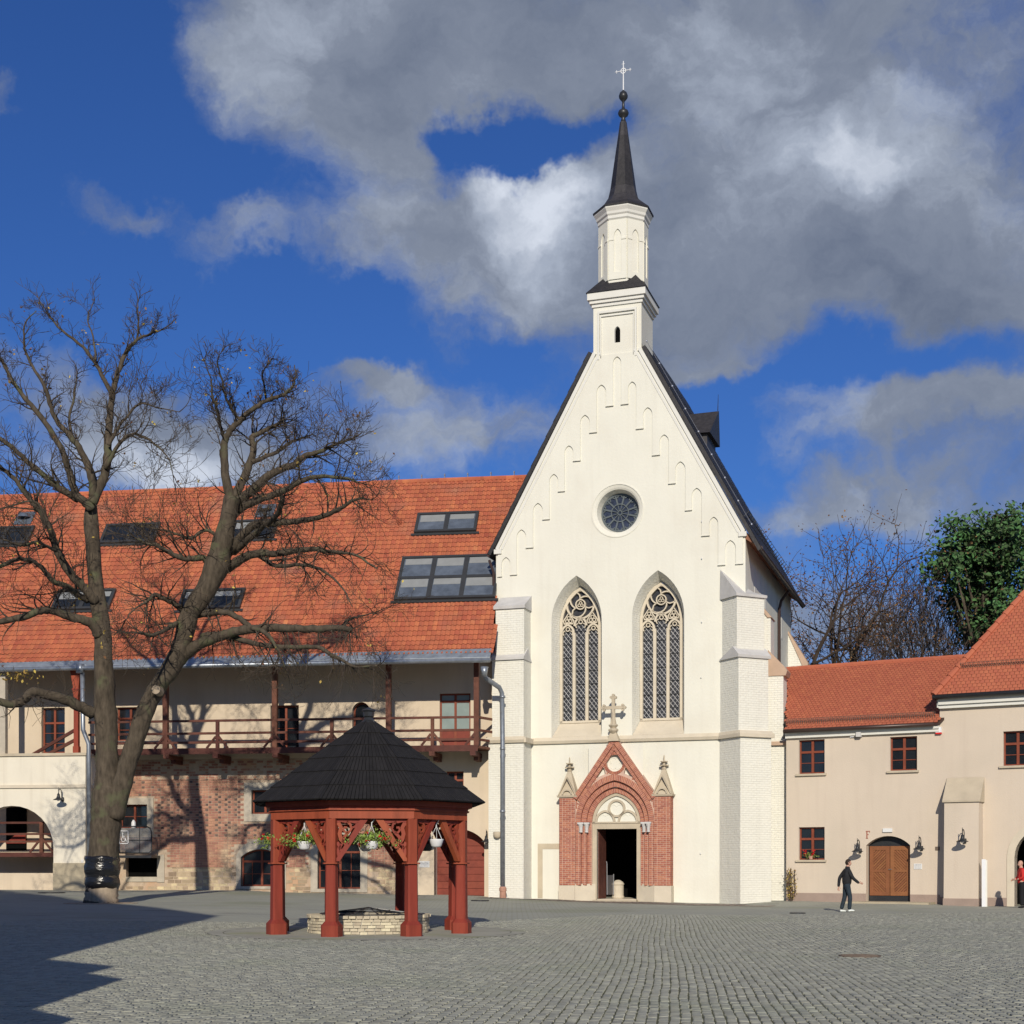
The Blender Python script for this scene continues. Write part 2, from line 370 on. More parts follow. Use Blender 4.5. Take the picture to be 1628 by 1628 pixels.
def tag(o, label=None, cat=None, group=None, kind=None):
    if label: o['label'] = label
    if cat: o['category'] = cat
    if group: o['group'] = group
    if kind: o['kind'] = kind
    return o
def obj(name, me, parent=None, kind=None, label=None, cat=None, group=None):
    o = bpy.data.objects.new(name, me); COL.objects.link(o)
    if parent is not None: o.parent = parent
    return tag(o, label, cat, group, kind)
def empty(name, loc, rz, label, cat, group=None):
    o = bpy.data.objects.new(name, None); COL.objects.link(o); o.location = loc; o.rotation_euler = (0, 0, rz); o.empty_display_size = .3
    return tag(o, label, cat, group)
def copy_tree(o, parent=None):
    c = o.copy(); COL.objects.link(c)
    if parent is not None: c.parent = parent
    for ch in list(o.children): copy_tree(ch, c)
    return c

# ------------------------------------------------------------------ wall frames (u along the wall, w into it, z up)
class Frame:
    def __init__(s, px, y, yaw):
        s.o = Vector(((px-CX)*y/F, y)); s.a = R(yaw); s.U = Vector((math.cos(s.a), -math.sin(s.a))); s.N = Vector((math.sin(s.a), math.cos(s.a)))
    def uz(s, px, py, w=0.0):
        o = s.o+s.N*w; k = (px-CX)/F
        u = (k*o.y-o.x)/(s.U.x-k*s.U.y); y = o.y+u*s.U.y
        return u, CH+(HY-py)*y/F
    def u(s, px, w=0.0): return s.uz(px, 0, w)[0]
    def z(s, px, py, w=0.0): return s.uz(px, py, w)[1]
    def slope(s, px, py, w0, z0, w1, z1):       # where the sight line meets a roof plane: u, w, z
        k = (px-CX)/F; t = (HY-py)/F; m_ = (z1-z0)/(w1-w0)
        # point = o + U u + N w ; x = k y ; z = CH + t y ; z = z0 + m (w-w0)
        A = np.array([[s.U.x-k*s.U.y, s.N.x-k*s.N.y, 0], [t*s.U.y, t*s.N.y, -1], [0, m_, -1]])
        b = np.array([k*s.o.y-s.o.x, -CH-t*s.o.y, m_*w0-z0])
        r = np.linalg.solve(A, b); return float(r[0]), float(r[1]), float(r[2])
    def world(s, u, w, z=0): p = s.o+s.U*u+s.N*w; return Vector((p.x, p.y, z))
    def empty(s, name, label, cat, group=None): return empty(name, (s.o.x, s.o.y, 0), -s.a, label, cat, group)
    def at(s, u, w, z, name, label, cat, group=None): p = s.world(u, w, z); return empty(name, p, -s.a, label, cat, group)

CHAP = Frame(985, 62, 18.5)
LEFT = Frame(600, 64, 8.0)
RIGHT = Frame(1600, 55.8, 30)

# ------------------------------------------------------------------ ground
GP = [(0, 15, 0), (-8, 20, 0), (8, 20, 0), (-3.4, 34, 0), (12, 35, 0), (-12, 35, .1), (-14.2, 50, .27), (-17, 58, .42), (-23, 62, .5), (-13.5, 63.5, .47), (-8, 63.5, .35), (-3, 63.5, .28), (-2, 60, .2),
      (.9, 64, .11), (4.6, 61.5, .04), (8.5, 59.5, -.03), (10.2, 57.5, -.04), (11.5, 49, 0), (11.6, 60.3, .12), (15, 58, .07), (19, 55.6, .0), (23, 53, 0), (0, 50, .05), (-30, 30, .1), (30, 40, 0), (20, 80, .1), (-30, 80, .5), (0, 90, .1)]
GPa = np.array(GP)
def gz(x, y):
    x = np.asarray(x, float); y = np.asarray(y, float)
    d2 = (x[..., None]-GPa[:, 0])**2+(y[..., None]-GPa[:, 1])**2+.5
    w = d2**-1.6
    return (w*GPa[:, 2]).sum(-1)/w.sum(-1)
def g1(x, y): return float(gz(np.array([x]), np.array([y]))[0])
def cobble_edge(x):      # how far back the rows of small setts reach
    return 38.5+6.5*np.clip((x+1.5)/5.0, 0, 1)+2.5*np.clip((x-6)/8, 0, 1)

def ground():
    xs = np.concatenate([[-2500, -900, -300, -120], np.arange(-60, 61, 1.5), [120, 300, 900, 2500]])
    ys = np.concatenate([[-2500, -900, -300, -100, -40], np.arange(-10, 110, 1.5), [160, 300, 900, 2500]])
    X, Y = np.meshgrid(xs, ys); Z = gz(X, Y)
    n = len(xs); mth = len(ys)
    vs = [(float(a), float(b), float(c)) for a, b, c in zip(X.ravel(), Y.ravel(), Z.ravel())]
    fs = [(j*n+i, j*n+i+1, (j+1)*n+i+1, (j+1)*n+i) for j in range(mth-1) for i in range(n-1)]
    me = bpy.data.meshes.new('courtyard_ground'); me.from_pydata(vs, [], fs)
    m = bpy.data.materials.new('courtyard_paving'); m.use_nodes = True; N = m.node_tree.nodes; L = m.node_tree.links
    b = N['Principled BSDF']; b.inputs['Roughness'].default_value = .88; b.inputs['Specular IOR Level'].default_value = .25
    tc = N.new('ShaderNodeTexCoord')
    def noise(sc_, det=6, st=None):
        v = tc.outputs['Object']
        if st:
            mp = N.new('ShaderNodeMapping'); mp.inputs['Scale'].default_value = st; L.new(v, mp.inputs[0]); v = mp.outputs[0]
        n_ = N.new('ShaderNodeTexNoise'); L.new(v, n_.inputs['Vector']); n_.inputs['Scale'].default_value = sc_; n_.inputs['Detail'].default_value = det; return n_.outputs['Fac']
    def ramp(f, lo, hi, c1, c2, mixwith=None):
        r = N.new('ShaderNodeMapRange'); L.new(f, r.inputs[0]); r.inputs[1].default_value = lo; r.inputs[2].default_value = hi
        x = N.new('ShaderNodeMix'); x.data_type = 'RGBA'; L.new(r.outputs[0], x.inputs[0])
        if mixwith is None: x.inputs[6].default_value = (*c1, 1)
        else: L.new(mixwith, x.inputs[6])
        x.inputs[7].default_value = (*c2, 1); return x.outputs[2]
    c = ramp(noise(.5), .3, .7, (.325, .335, .29), (.38, .385, .32))
    c = ramp(noise(.16, 4), .52, .66, None, (.30, .315, .24), c)
    c = ramp(noise(1.2, 3, (.35, 1.6, 1)), .60, .72, None, (.24, .24, .21), c)
    # sett pattern carried on as fine relief and tone where the setts are too far away to tell apart
    bt = N.new('ShaderNodeTexBrick'); mp = N.new('ShaderNodeMapping'); L.new(tc.outputs['Object'], mp.inputs[0]); mp.inputs['Rotation'].default_value = (0, 0, R(90))
    L.new(mp.outputs[0], bt.inputs['Vector']); bt.inputs['Scale'].default_value = 1; bt.inputs['Brick Width'].default_value = .3; bt.inputs['Row Height'].default_value = .16; bt.inputs['Mortar Size'].default_value = .02
    bt.inputs['Color1'].default_value = (1, 1, 1, 1); bt.inputs['Color2'].default_value = (.93, .93, .94, 1); bt.inputs['Mortar'].default_value = (.85, .85, .81, 1)
    mm = N.new('ShaderNodeMix'); mm.data_type = 'RGBA'; mm.blend_type = 'MULTIPLY'; mm.inputs[0].default_value = .8; L.new(c, mm.inputs[6]); L.new(bt.outputs['Color'], mm.inputs[7])
    L.new(mm.outputs[2], b.inputs['Base Color'])
    bp = N.new('ShaderNodeBump'); bp.inputs['Distance'].default_value = .02; bp.inputs['Strength'].default_value = .6; L.new(noise(14), bp.inputs['Height']); L.new(bp.outputs[0], b.inputs['Normal'])
    me.materials.append(m)
    g = obj('courtyard_ground', me, kind='structure'); g['label'] = 'grey stone paving of the castle courtyard'
    # setts: mortar bed, one mesh of setts, and the 300 nearest as pieces
    mat('sett_joint', (.095, .10, .062), rough=.95, var=.3, scale=3)
    bed_v = []; bed_f = []
    xs = np.arange(-18, 24.1, 1.0); ys = np.arange(11, 49.1, 1.0)
    def keep(x, y): return y < cobble_edge(x)-.25
    bedm = MB()
    for j in range(len(ys)-1):
        for i in range(len(xs)-1):
            if ys[j+1] < cobble_edge(xs[i])-.2 and ys[j+1] < cobble_edge(xs[i+1])-.2:
                q = [(xs[i], ys[j]), (xs[i+1], ys[j]), (xs[i+1], ys[j+1]), (xs[i], ys[j+1])]
                bedm.add([(float(a), float(b_), g1(a, b_)+.004) for a, b_ in q], [(0, 1, 2, 3)], 0, 0)
    bedm.build('joint_bed', 'sett_joint', g)
    th = R(5.9); D = np.array([math.sin(th), math.cos(th)]); A = np.array([math.cos(th), -math.sin(th)])
    rng = np.random.default_rng(3)
    cen = []; 
    rw = .115
    for r in np.arange(-21, 20, rw):
        t = 11+rng.random()*.2
        L_ = []
        while t < 49:
            l = rng.uniform(.11, .20); L_.append((t, l)); t += l
        L_ = np.array(L_); tt = L_[:, 0]+L_[:, 1]/2
        wob = .03*np.sin(tt*.35+r*.13)+.006*np.sin(tt*1.7+r*.9)+rng.normal(0,.004,len(tt))
        px = A[0]*(r+wob)+D[0]*tt; py = A[1]*(r+wob)+D[1]*tt
        ok = (py < cobble_edge(px)) & (py > 12.6) & (np.abs(px) < py*.354+1.0) & (((px+3.37)**2+(py-34)**2) > 3.72**2)
        if ok.any(): cen.append(np.stack([px[ok], py[ok], L_[ok, 1]], 1))
    C = np.concatenate(cen); n = len(C)
    order = np.argsort(C[:, 1]+np.abs(C[:, 0])*.15 + np.where((np.abs(C[:, 0]) < C[:, 1]*.34) & (C[:, 1] > 14.55), 0, 99)); C = C[order]
    hw = (rw-.018)/2*(1+rng.uniform(-.06, .04, n)); hl = (C[:, 2]-.014)/2
    top = gz(C[:, 0], C[:, 1])+.016+rng.uniform(0, .007, n)
    ang = rng.normal(0, .03, n)
    def corners(sx, sz, z):
        ca, sa = np.cos(ang), np.sin(ang)
        ax = A[0]*ca-A[1]*sa; ay = A[0]*sa+A[1]*ca; dx = D[0]*ca-D[1]*sa; dy = D[0]*sa+D[1]*ca
        out = []
        for (i, j) in ((-1, -1), (1, -1), (1, 1), (-1, 1)):
            out.append(np.stack([C[:, 0]+i*hw*sx*ax+j*hl*sx*dx, C[:, 1]+i*hw*sx*ay+j*hl*sx*dy, z], 1))
        return np.stack(out, 1)
    tilt = rng.normal(0, .0016, (n, 4))
    T = corners(.86, 1, top); T[:, :, 2] += tilt
    M_ = corners(1.0, 1, top-.007); B_ = corners(1.0, 1, top-.03)
    V = np.concatenate([T, M_, B_], 1)      # n,12,3
    FQ = [(0, 1, 2, 3)]+[(4+k, 4+(k+1) % 4, (k+1) % 4, k) for k in range(4)]+[(8+k, 8+(k+1) % 4, 4+(k+1) % 4, 4+k) for k in range(4)]
    FQ = np.array(FQ)
    rr = rng.uniform(-1, 1, n)
    K = 300
    def mk(name, V_, r_):
        k = len(V_); me = bpy.data.meshes.new(name)
        me.vertices.add(k*12); me.vertices.foreach_set('co', V_.reshape(-1).astype(np.float32))
        fa = (FQ[None]+(np.arange(k)*12)[:, None, None]).reshape(-1)
        nf = k*len(FQ); me.loops.add(nf*4); me.polygons.add(nf)
        me.loops.foreach_set('vertex_index', fa.astype(np.int32)); me.polygons.foreach_set('loop_start', (np.arange(nf)*4).astype(np.int32))
        at = me.attributes.new('rnd', 'FLOAT', 'FACE'); at.data.foreach_set('value', np.repeat(r_, len(FQ)).astype(np.float32))
        me.materials.append(MATS['cobble']); me.update(calc_edges=True); return me
    for k in range(K): obj('paving_sett', mk('paving_sett', V[k:k+1], rr[k:k+1]), g)
    obj('setts_beyond', mk('setts_beyond', V[K:], rr[K:]), g, kind='stuff')
    # round apron of smooth slabs about the well house
    ap = MB(); nseg = 40
    for ring, (r0, r1) in enumerate(((0, 1.3), (1.3, 2.5), (2.5, 3.35), (3.37, 3.72))):
        for k in range(nseg):
            a, b_ = 2*math.pi*k/nseg, 2*math.pi*(k+1)/nseg
            P = [(-3.37+r0*math.cos(a), 34+r0*math.sin(a)), (-3.37+r1*math.cos(a), 34+r1*math.sin(a)), (-3.37+r1*math.cos(b_), 34+r1*math.sin(b_)), (-3.37+r0*math.cos(b_), 34+r0*math.sin(b_))]
            ap.add([(x, y, g1(x, y)+.019) for x, y in P], [(0, 1, 2, 3)], 0, random.uniform(-1, 1)*(.6 if ring else .2))
    mat('apron', (.355, .355, .30), var=.12, scale=1.2, rnd=.12, bump=.3, bscale=20, patch=((.31, .33, .20), .5, .53))
    ap.build('well_apron', 'apron', g)
    # brownish strip of small setts along the chapel wall
    st = MB(); mat('brown_setts', (.30, .24, .20), var=.3, scale=9, rnd=.5, bump=.6, bscale=20)
    rg = random.Random(5)
    for i in range(-34, 44):
        for j in range(16):
            u = i*.16+rg.uniform(-.02, .02); w = -3.3+j*.17+rg.uniform(-.02, .02)-.05*i*.16
            if rg.random() < .04: continue
            p = CHAP.world(u, w); z = g1(p.x, p.y)+.012
            c_, s_ = CHAP.U*.07, CHAP.N*.075
            st.add([(p.x-c_.x-s_.x, p.y-c_.y-s_.y, z), (p.x+c_.x-s_.x, p.y+c_.y-s_.y, z), (p.x+c_.x+s_.x, p.y+c_.y+s_.y, z), (p.x-c_.x+s_.x, p.y-c_.y+s_.y, z)], [(0, 1, 2, 3)], 0)
    st.build('brown_sett_strip', 'brown_setts', g, kind='stuff')
    return g
ground_obj = ground()

# ------------------------------------------------------------------ shape helpers
def parch(uc, half, z0, zs, rise, n=10):          # pointed arch outline, closed, anticlockwise from lower left
    Rr = (half*half+rise*rise)/(2*half); a1 = math.asin(min(1, rise/Rr))
    right = [(uc+half-Rr+Rr*math.cos(a1*i/n), zs+Rr*math.sin(a1*i/n)) for i in range(n+1)]
    left = [(2*uc-p[0], p[1]) for p in reversed(right[:-1])]
    return [(uc-half, z0), (uc+half, z0)]+right+left if z0 < zs-1e-6 else right+left
def parc(uc, half, zs, rise, n=10):               # only the curve, right to left
    Rr = (half*half+rise*rise)/(2*half); a1 = math.asin(min(1, rise/Rr))
    right = [(uc+half-Rr+Rr*math.cos(a1*i/n), zs+Rr*math.sin(a1*i/n)) for i in range(n+1)]
    return right+[(2*uc-p[0], p[1]) for p in reversed(right[:-1])]
def sarch(u0, u1, z0, zs, rise, n=12):            # segmental arch opening
    uc = (u0+u1)/2; h = (u1-u0)/2; Rr = (h*h+rise*rise)/(2*rise); a = math.asin(min(1, h/Rr)); a = math.pi-a if rise > h else a
    arc = [(uc+Rr*math.sin(a-2*a*i/n), zs+rise-Rr+Rr*math.cos(a-2*a*i/n)) for i in range(n+1)]
    return [(u0, z0), (u1, z0)]+arc
def circ(uc, zc, r, n=28, a0=0): return [(uc+r*math.cos(a0+2*math.pi*i/n), zc+r*math.sin(a0+2*math.pi*i/n)) for i in range(n)]
def arcpts(uc, zc, r, a, b, n=10): return [(uc+r*math.cos(R(a+(b-a)*i/n)), zc+r*math.sin(R(a+(b-a)*i/n))) for i in range(n+1)]
def rect(u0, u1, z0, z1): return [(u0, z0), (u1, z0), (u1, z1), (u0, z1)]
def lift(poly, w): return [(p[0], w, p[1]) for p in poly]
def inside(p, poly):
    x, y = p; c = False; n = len(poly)
    for i in range(n):
        x1, y1 = poly[i]; x2, y2 = poly[(i+1) % n]
        if (y1 > y) != (y2 > y) and x < (x2-x1)*(y-y1)/(y2-y1)+x1: c = not c
    return c

# ------------------------------------------------------------------ chapel
UA = -.10            # axis of the west front
def chapel():
    c = CHAP.empty('chapel', 'tall white gothic chapel with pointed windows and slender roof turret', 'chapel')
    HW = 5.5; ZK = 15.6; SL = .55
    def gu(z): return HW-(z-ZK)*SL                 # half width of the gable at height z
    ZT = ZK+(HW-1.06)/SL                           # where the gable meets the turret
    uw = (-1.92, 1.68)
    outer = [parch(u, 1.13, 7.1, 12.15, 1.97) for u in uw]
    inner = [parch(u+.0, .92, 7.82, 12.1, 1.64) for u in uw]
    rose = circ(UA, 16.8, 1.12, 36); slit = parch(UA, .13, 24.0, 24.5, .2, 4)
    door = rect(UA-.88, UA+.88, .12, 3.14)
    wl = MB()
    poly = [(UA-HW, -.6), (UA+HW, -.6), (UA+HW, ZK), (UA+1.06, ZT), (UA+1.06, 25.62), (UA-1.06, 25.62), (UA-1.06, ZT), (UA-HW, ZK)]
    wl.prism(poly, 0, .12, holes=outer+[rose, slit, door], back=False)
    W_ = 14.0
    for s_ in (-1, 1):                             # side walls
        x = UA+s_*HW; wl.box(x-s_*.5, x, .121, W_, -.6, ZK-.1)
    wl.box(UA-HW+.5, UA+HW-.5, W_-.5, W_, -.6, ZK-.1)
    wl.build('wall', 'white_limewash', c)
    # reveals of windows, rose and slit
    for k, (o, i) in enumerate(zip(outer, inner)):
        rv = MB(); rv.loft(lift(o, .0), lift(i, .72)); rv.build('window_reveal', 'white_brick' if k == 0 else 'white_brick', c)
        sl = MB(); a, b = o[0], o[1]; d, e = i[0], i[1]
        sl.hexa([(a[0]+.02, .02, a[1]-.02), (b[0]-.02, .02, b[1]-.02), (e[0], .70, e[1]-.1), (d[0], .70, d[1]-.1),
                 (a[0]+.03, .012, a[1]+.06), (b[0]-.03, .012, b[1]+.06), (e[0], .70, e[1]+.03), (d[0], .70, d[1]+.03)])
        sl.build('sill', 'sandstone_pale', c)
        window(c, (i[0][0]+i[1][0])/2, i)
    rz = MB(); rz.loft(lift(rose, 0), lift(circ(UA, 16.8, 1.0, 36), .05)); rz.loft(lift(circ(UA, 16.8, 1.0, 36), .05), lift(circ(UA, 16.8, .93, 36), .10)); rz.loft(lift(circ(UA, 16.8, .93, 36), .10), lift(circ(UA, 16.8, .82, 36), .52))
    rz.band(circ(UA, 16.8, 1.14, 36), .05, -.02, .02, closed=True)
    ro = rz.build('rose_surround', 'white_limewash', c, smooth=False)
    rw = MB()
    rw.band(circ(UA, 16.8, .79, 36), .07, .44, .5, closed=True); rw.band(circ(UA, 16.8, .38, 24), .045, .45, .5, closed=True); rw.band(circ(UA, 16.8, .09, 12), .04, .45, .5, closed=True)
    for k in range(12):
        a = R(15+30*k); rw.band([(UA+.1*math.cos(a), 16.8+.1*math.sin(a)), (UA+.37*math.cos(a), 16.8+.37*math.sin(a))], .03, .455, .5)
        rw.band([(UA+.39*math.cos(a), 16.8+.39*math.sin(a)), (UA+.60*math.cos(a), 16.8+.60*math.sin(a)), (UA+.77*math.cos(a), 16.8+.77*math.sin(a))], .07, .455, .5)
        b = a+R(15)
        for sg in (-1, 1):
            rw.band([(UA+.66*math.cos(b+sg*.17), 16.8+.66*math.sin(b+sg*.17)), (UA+.745*math.cos(b+sg*.1), 16.8+.745*math.sin(b+sg*.1)), (UA+.76*math.cos(b), 16.8+.76*math.sin(b))], .05, .455, .5)
    rt = rw.build('rose_window', 'rose_lead', c)
    g = MB(); g.prism(circ(UA, 16.8, .83, 36), .505, .53); g.build('pane', 'rose_glass', rt)
    sv = MB(); sv.loft(lift(slit, 0), lift(parch(UA, .11, 24.02, 24.5, .18, 4), .10)); sv.build('slit_reveal', 'cornice_white', c)
    sb = MB(); sb.prism(parch(UA, .14, 23.95, 24.5, .22, 4), .10, .118); sb.build('slit_louvre', 'dark_void', c)
    # raised frieze of stepped pointed niches; its lower edge steps up to the ridge
    SB = [(789, 798, 916, 806, 886), (812, 822, 913, 831, 842), (837, 848, 870, 857, 800), (863.5, 874, 825, 881, 754), (888, 898, 780.5, 906, 708.6), (912, 923, 732, 931, 660),
          (938, 949, 687, 957, 612), (964, 975, 645, 983, 567), (988, 999, 642, 1006, 607), (1012, 1023, 681, 1030, 648), (1037.5, 1049, 723, 1058, 691), (1063.5, 1074, 768, 1082.5, 734),
          (1090, 1100, 810.5, 1109, 776), (1116, 1128, 851, 1135, 822), (1142, 1153, 897.5, 1162, 859), (1170, 1181, 895.6, None, None)]
    fz = MB(); w0 = -.045; eps = .0
    w0 = -.06
    def top(u): return min(ZT-.05, ZK+(HW-.0-abs(u-UA))/SL) - .12
    L_ = []
    for k, (a, b, yb, ax, ay) in enumerate(SB):
        u0, z = CHAP.uz(a, yb); u1, _ = CHAP.uz(b, yb)
        if k == 0: u0 = UA-HW+.1
        if k == len(SB)-1: u1 = UA+HW-.1
        apz = CHAP.uz(ax, ay)[1] if ax else None
        L_.append((u0, u1, z, apz))
    for k, (u0, u1, z, apz) in enumerate(L_):
        P = [(u0, z), (u1, z), (u1, top(u1)), (u0, top(u0))]
        fz.prism(P, w0, .0, back=False)
        fz.box(u0-.015, u1+.015, w0-.02, 0, z-.05, z-.002)
        if apz and k+1 < len(L_):
            v0, v1 = u1, L_[k+1][0]; half = (v1-v0)/2; rise = half*1.5; zs = apz-rise
            arc = parc((v0+v1)/2, half, zs, rise, 5)      # right to left
            t0, t1 = top(v0), top(v1)
            peak = [(UA, top(UA))] if v0 < UA < v1 else []
            fz.prism([(v1, t1)]+peak+[(v0, t0)]+list(reversed(arc)), w0, .0, back=False)
    fz.build('niche_frieze', 'white_limewash', c)
    # raking mouldings and the frame round the turret base
    rk = MB()
    for s_ in (-1, 1):
        e = [(UA+s_*(HW+.03), ZK-.12), (UA+s_*1.09, ZT-.05)]
        rk.band([(p[0]-s_*.10, p[1]) for p in e], .16, -.11, 0); rk.band([(p[0]-s_*.32, p[1]) for p in e], .10, -.08, 0)
        rk.box(UA+s_*.78, UA+s_*.86, -.085, 0, ZT-.35, 25.30); rk.box(UA+s_*.70, UA+s_*.74, -.06, 0, ZT-.3, 25.16)
        rk.box(UA+s_*(HW-.28), UA+s_*(HW+.06), -.13, 0, ZK-.32, ZK-.12)
    rk.box(UA-.86, UA+.86, -.0855, 0, 25.301, 25.40); rk.box(UA-.74, UA+.74, -.0605, 0, 25.161, 25.21)
    rk.build('gable_moulding', 'cornice_white', c)
    # turret
    tw = MB(); tw.box(UA-1.06, UA+1.06, .1205, 2.12, ZT-2.2, 25.62)
    cw = 1.06; cy = 1.06
    def sq(h, z0, z1, mb, m=0): mb.box(UA-h, UA+h, cy-h, cy+h, z0, z1, m)
    turret = tw.build('turret', 'white_limewash', c)
    cr = MB(); sq(1.12, 25.60, 25.74, cr); sq(1.20, 25.741, 25.88, cr); sq(1.28, 25.881, 26.17, cr)
    # broached octagon
    def octp(r, z): return [(UA+r*math.cos(R(22.5+45*k)), cy+r*math.sin(R(22.5+45*k)), z) for k in range(8)]
    def octs(mb, prof, m=0):
        for (r0, z0), (r1, z1) in zip(prof, prof[1:]): mb.loft(octp(r0, z0), octp(r1, z1), m)
    cr.piece(); octs(cr, [(1.04, 29.30), (1.12, 29.38), (1.12, 29.50), (1.18, 29.56), (1.20, 29.66), (1.29, 29.80), (1.29, 29.88)])
    cr.build('cornice', 'cornice_white', turret)
    oc = MB(); octs(oc, [(1.05, 26.2), (1.05, 29.35)])
    for k in range(8):                             # blind niche on each face, as raised frames
        a = R(45*k); n = Vector((math.cos(a), math.sin(a))); t = Vector((-n.y, n.x)); ap = 1.05*math.cos(R(22.5))
        def face(poly, d0, d1, closed=True):
            A = [(UA+n.x*(ap+d0)+t.x*p[0], cy+n.y*(ap+d0)+t.y*p[0], p[1]) for p in poly]; B = [(UA+n.x*(ap+d1)+t.x*p[0], cy+n.y*(ap+d1)+t.y*p[0], p[1]) for p in poly]
            return A, B
        o_ = [(-.385, 26.75), (.385, 26.75), (.385, 29.3), (-.385, 29.3)]; h_ = parch(0, .16, 27.05, 28.6, .30, 5)
        tris = tessellate_polygon([[Vector((p[0], p[1], 0)) for p in o_], [Vector((p[0], p[1], 0)) for p in h_]]); fl = o_+h_
        A, B = face(fl, .05, 0); oc.add(A, [tuple(t_) for t_ in tris], 0, 0)
        A, B = face(h_, .05, .003); oc.loft(A, B, 0, 0); A, B = face(o_, .05, 0); oc.loft(A, B, 0, 0)
        A, B = face([(-.385, 28.42), (-.17, 28.42), (-.17, 28.50), (-.385, 28.50)], .075, .05); oc.loft(A, B); oc.add(A, [(0, 1, 2, 3)])
        A, B = face([(.17, 28.42), (.385, 28.42), (.385, 28.50), (.17, 28.50)], .075, .05); oc.loft(A, B); oc.add(A, [(0, 1, 2, 3)])
    oc.build('octagon_stage', 'white_limewash', turret)
    sk = MB(); h = 1.33
    base = [(UA-h, cy-h, 26.18), (UA+h, cy-h, 26.18), (UA+h, cy+h, 26.18), (UA-h, cy+h, 26.18)]; tp = [(UA-.72, cy-.72, 26.95), (UA+.72, cy-.72, 26.95), (UA+.72, cy+.72, 26.95), (UA-.72, cy+.72, 26.95)]
    sk.hexa(base+tp)
    sk.piece(); octs(sk, [(1.33, 29.86), (1.34, 29.92), (1.10, 30.12), (.83, 30.36), (.66, 30.62), (.57, 31.0), (.40, 32.2), (.24, 33.3), (.15, 33.95)])
    sk.build('spire_roof', 'slate', turret)
    fn = MB(); fn.lathe([(.14, 33.9), (.085, 34.12), (.085, 34.15), (.2, 34.24), (.24, 34.34), (.2, 34.45), (.09, 34.52), (.06, 34.6), (.055, 34.85), (.12, 34.92), (.19, 35.02), (.20, 35.1), (.15, 35.24), (.05, 35.32), (.03, 35.36)], (UA, cy, 0), 14)
    fin = fn.build('finial', 'dark_metal', turret, smooth=True)
    cx = MB(); cx.tube([(UA, cy, 35.3), (UA, cy, 36.62)], [.03, .022], 6); cx.tube([(UA-.36, cy, 36.2), (UA+.36, cy, 36.2)], .02, 6)
    cx.band(circ(UA, 36.2, .11, 14), .03, cy-.012, cy+.012, closed=True)
    for (x, z) in ((UA-.3, 36.2), (UA+.3, 36.2), (UA, 36.5)):
        cx.tube([(x, cy, z-.07), (x, cy, z+.07)] if z == 36.2 else [(x-.07, cy, z), (x+.07, cy, z)], .013, 5)
    cx.build('spire_cross', 'pot_white', turret)
    # roof
    rf = MB()
    for s_ in (-1, 1):
        ov = .55 if s_ > 0 else .22; ex = UA+s_*(HW+ov); ez = ZK-ov/SL+.03; rx = UA; rzz = ZK+HW/SL+.03
        dx, dz = (rx-ex), (rzz-ez); l = math.hypot(dx, dz); nx, nz = -dz/l*s_*-1*.0, 0
        th = .16
        off = (s_*dz/l*th, abs(dx)/l*th)
        P = [(ex, ez), (rx, rzz), (rx+off[0]*0, rzz+off[1]*1.3), (ex+off[0], ez+off[1])]
        if s_ > 0: P = list(reversed(P))
        cut = 1.10; tc_ = (abs(ex-UA)-cut)/abs(ex-UA); cx_, cz_ = ex+(rx-ex)*tc_, ez+(rzz-ez)*tc_
        Pl = [(ex, ez), (cx_, cz_), (cx_+off[0], cz_+off[1]), (ex+off[0], ez+off[1])]
        if s_ > 0: Pl = list(reversed(Pl))
        rf.prism(Pl, -.14, 2.2); rf.prism(P, 2.2, W_+.2)
        # rows of slates, lapped
        nrow = 34
        for r_ in range(nrow):
            t0, t1 = r_/nrow, (r_+1)/nrow+.01
            a = Vector((ex+off[0]+(rx-ex)*t0, ez+off[1]+(rzz-ez)*t0)); b = Vector((ex+off[0]+(rx-ex)*t1, ez+off[1]+(rzz-ez)*t1))
            w = (-.14 if abs(b.x-UA) > 1.12 else 2.2)+(.1 if r_ % 2 else 0)
            while w < W_:
                w2 = min(w+.32, W_+.2)
                nn = Vector((s_*dz/l, abs(dx)/l))
                q = [(a.x+nn.x*.018, w, a.y+nn.y*.018), (a.x+nn.x*.018, w2-.01, a.y+nn.y*.018), (b.x+nn.x*.004, w2-.01, b.y+nn.y*.004), (b.x+nn.x*.004, w, b.y+nn.y*.004)]
                q2 = [(a.x, w, a.y), (a.x, w2-.01, a.y)]
                rf.add(q+q2, [(0, 1, 2, 3) if s_ > 0 else (3, 2, 1, 0), (0, 4, 5, 1)], 0)
                w += .33
    roof = rf.build('roof', 'slate', c, kind=None)
    so = MB(); eu = UA+HW+.5
    so.prism([(UA+HW, ZK-.42), (eu+.08, ZK-.78), (eu+.08, ZK-.66), (UA+HW, ZK-.1)], -.02, W_+.1); 
    so.build('soffit', 'soffit_wood', c)
    gt = MB()
    for s_ in (-1, 1): gt.tube([(UA+s_*(HW+(.66 if s_ > 0 else .33)), -.1, ZK-(.85 if s_ > 0 else .35)), (UA+s_*(HW+(.66 if s_ > 0 else .33)), W_+.1, ZK-(.85 if s_ > 0 else .35))], .08, 8)
    gt.piece(); gt.tube([(UA+HW+.62, 9.2, ZK-.85), (UA+HW+.2, 9.2, ZK-1.4), (UA+HW+.1, 9.2, ZK-1.8), (UA+HW+.1, 9.2, 5.5)], .07, 8)
    gt.piece(); gt.tube([(UA-HW-.32, -.0, ZK-.55), (UA-HW-.12, -.0, ZK-1.1), (UA-HW-.12, -.0, ZK-2.3)], .06, 8); gt.box(UA-HW-.22, UA-HW-.02, -.1, .3, ZK-2.5, ZK-2.3)
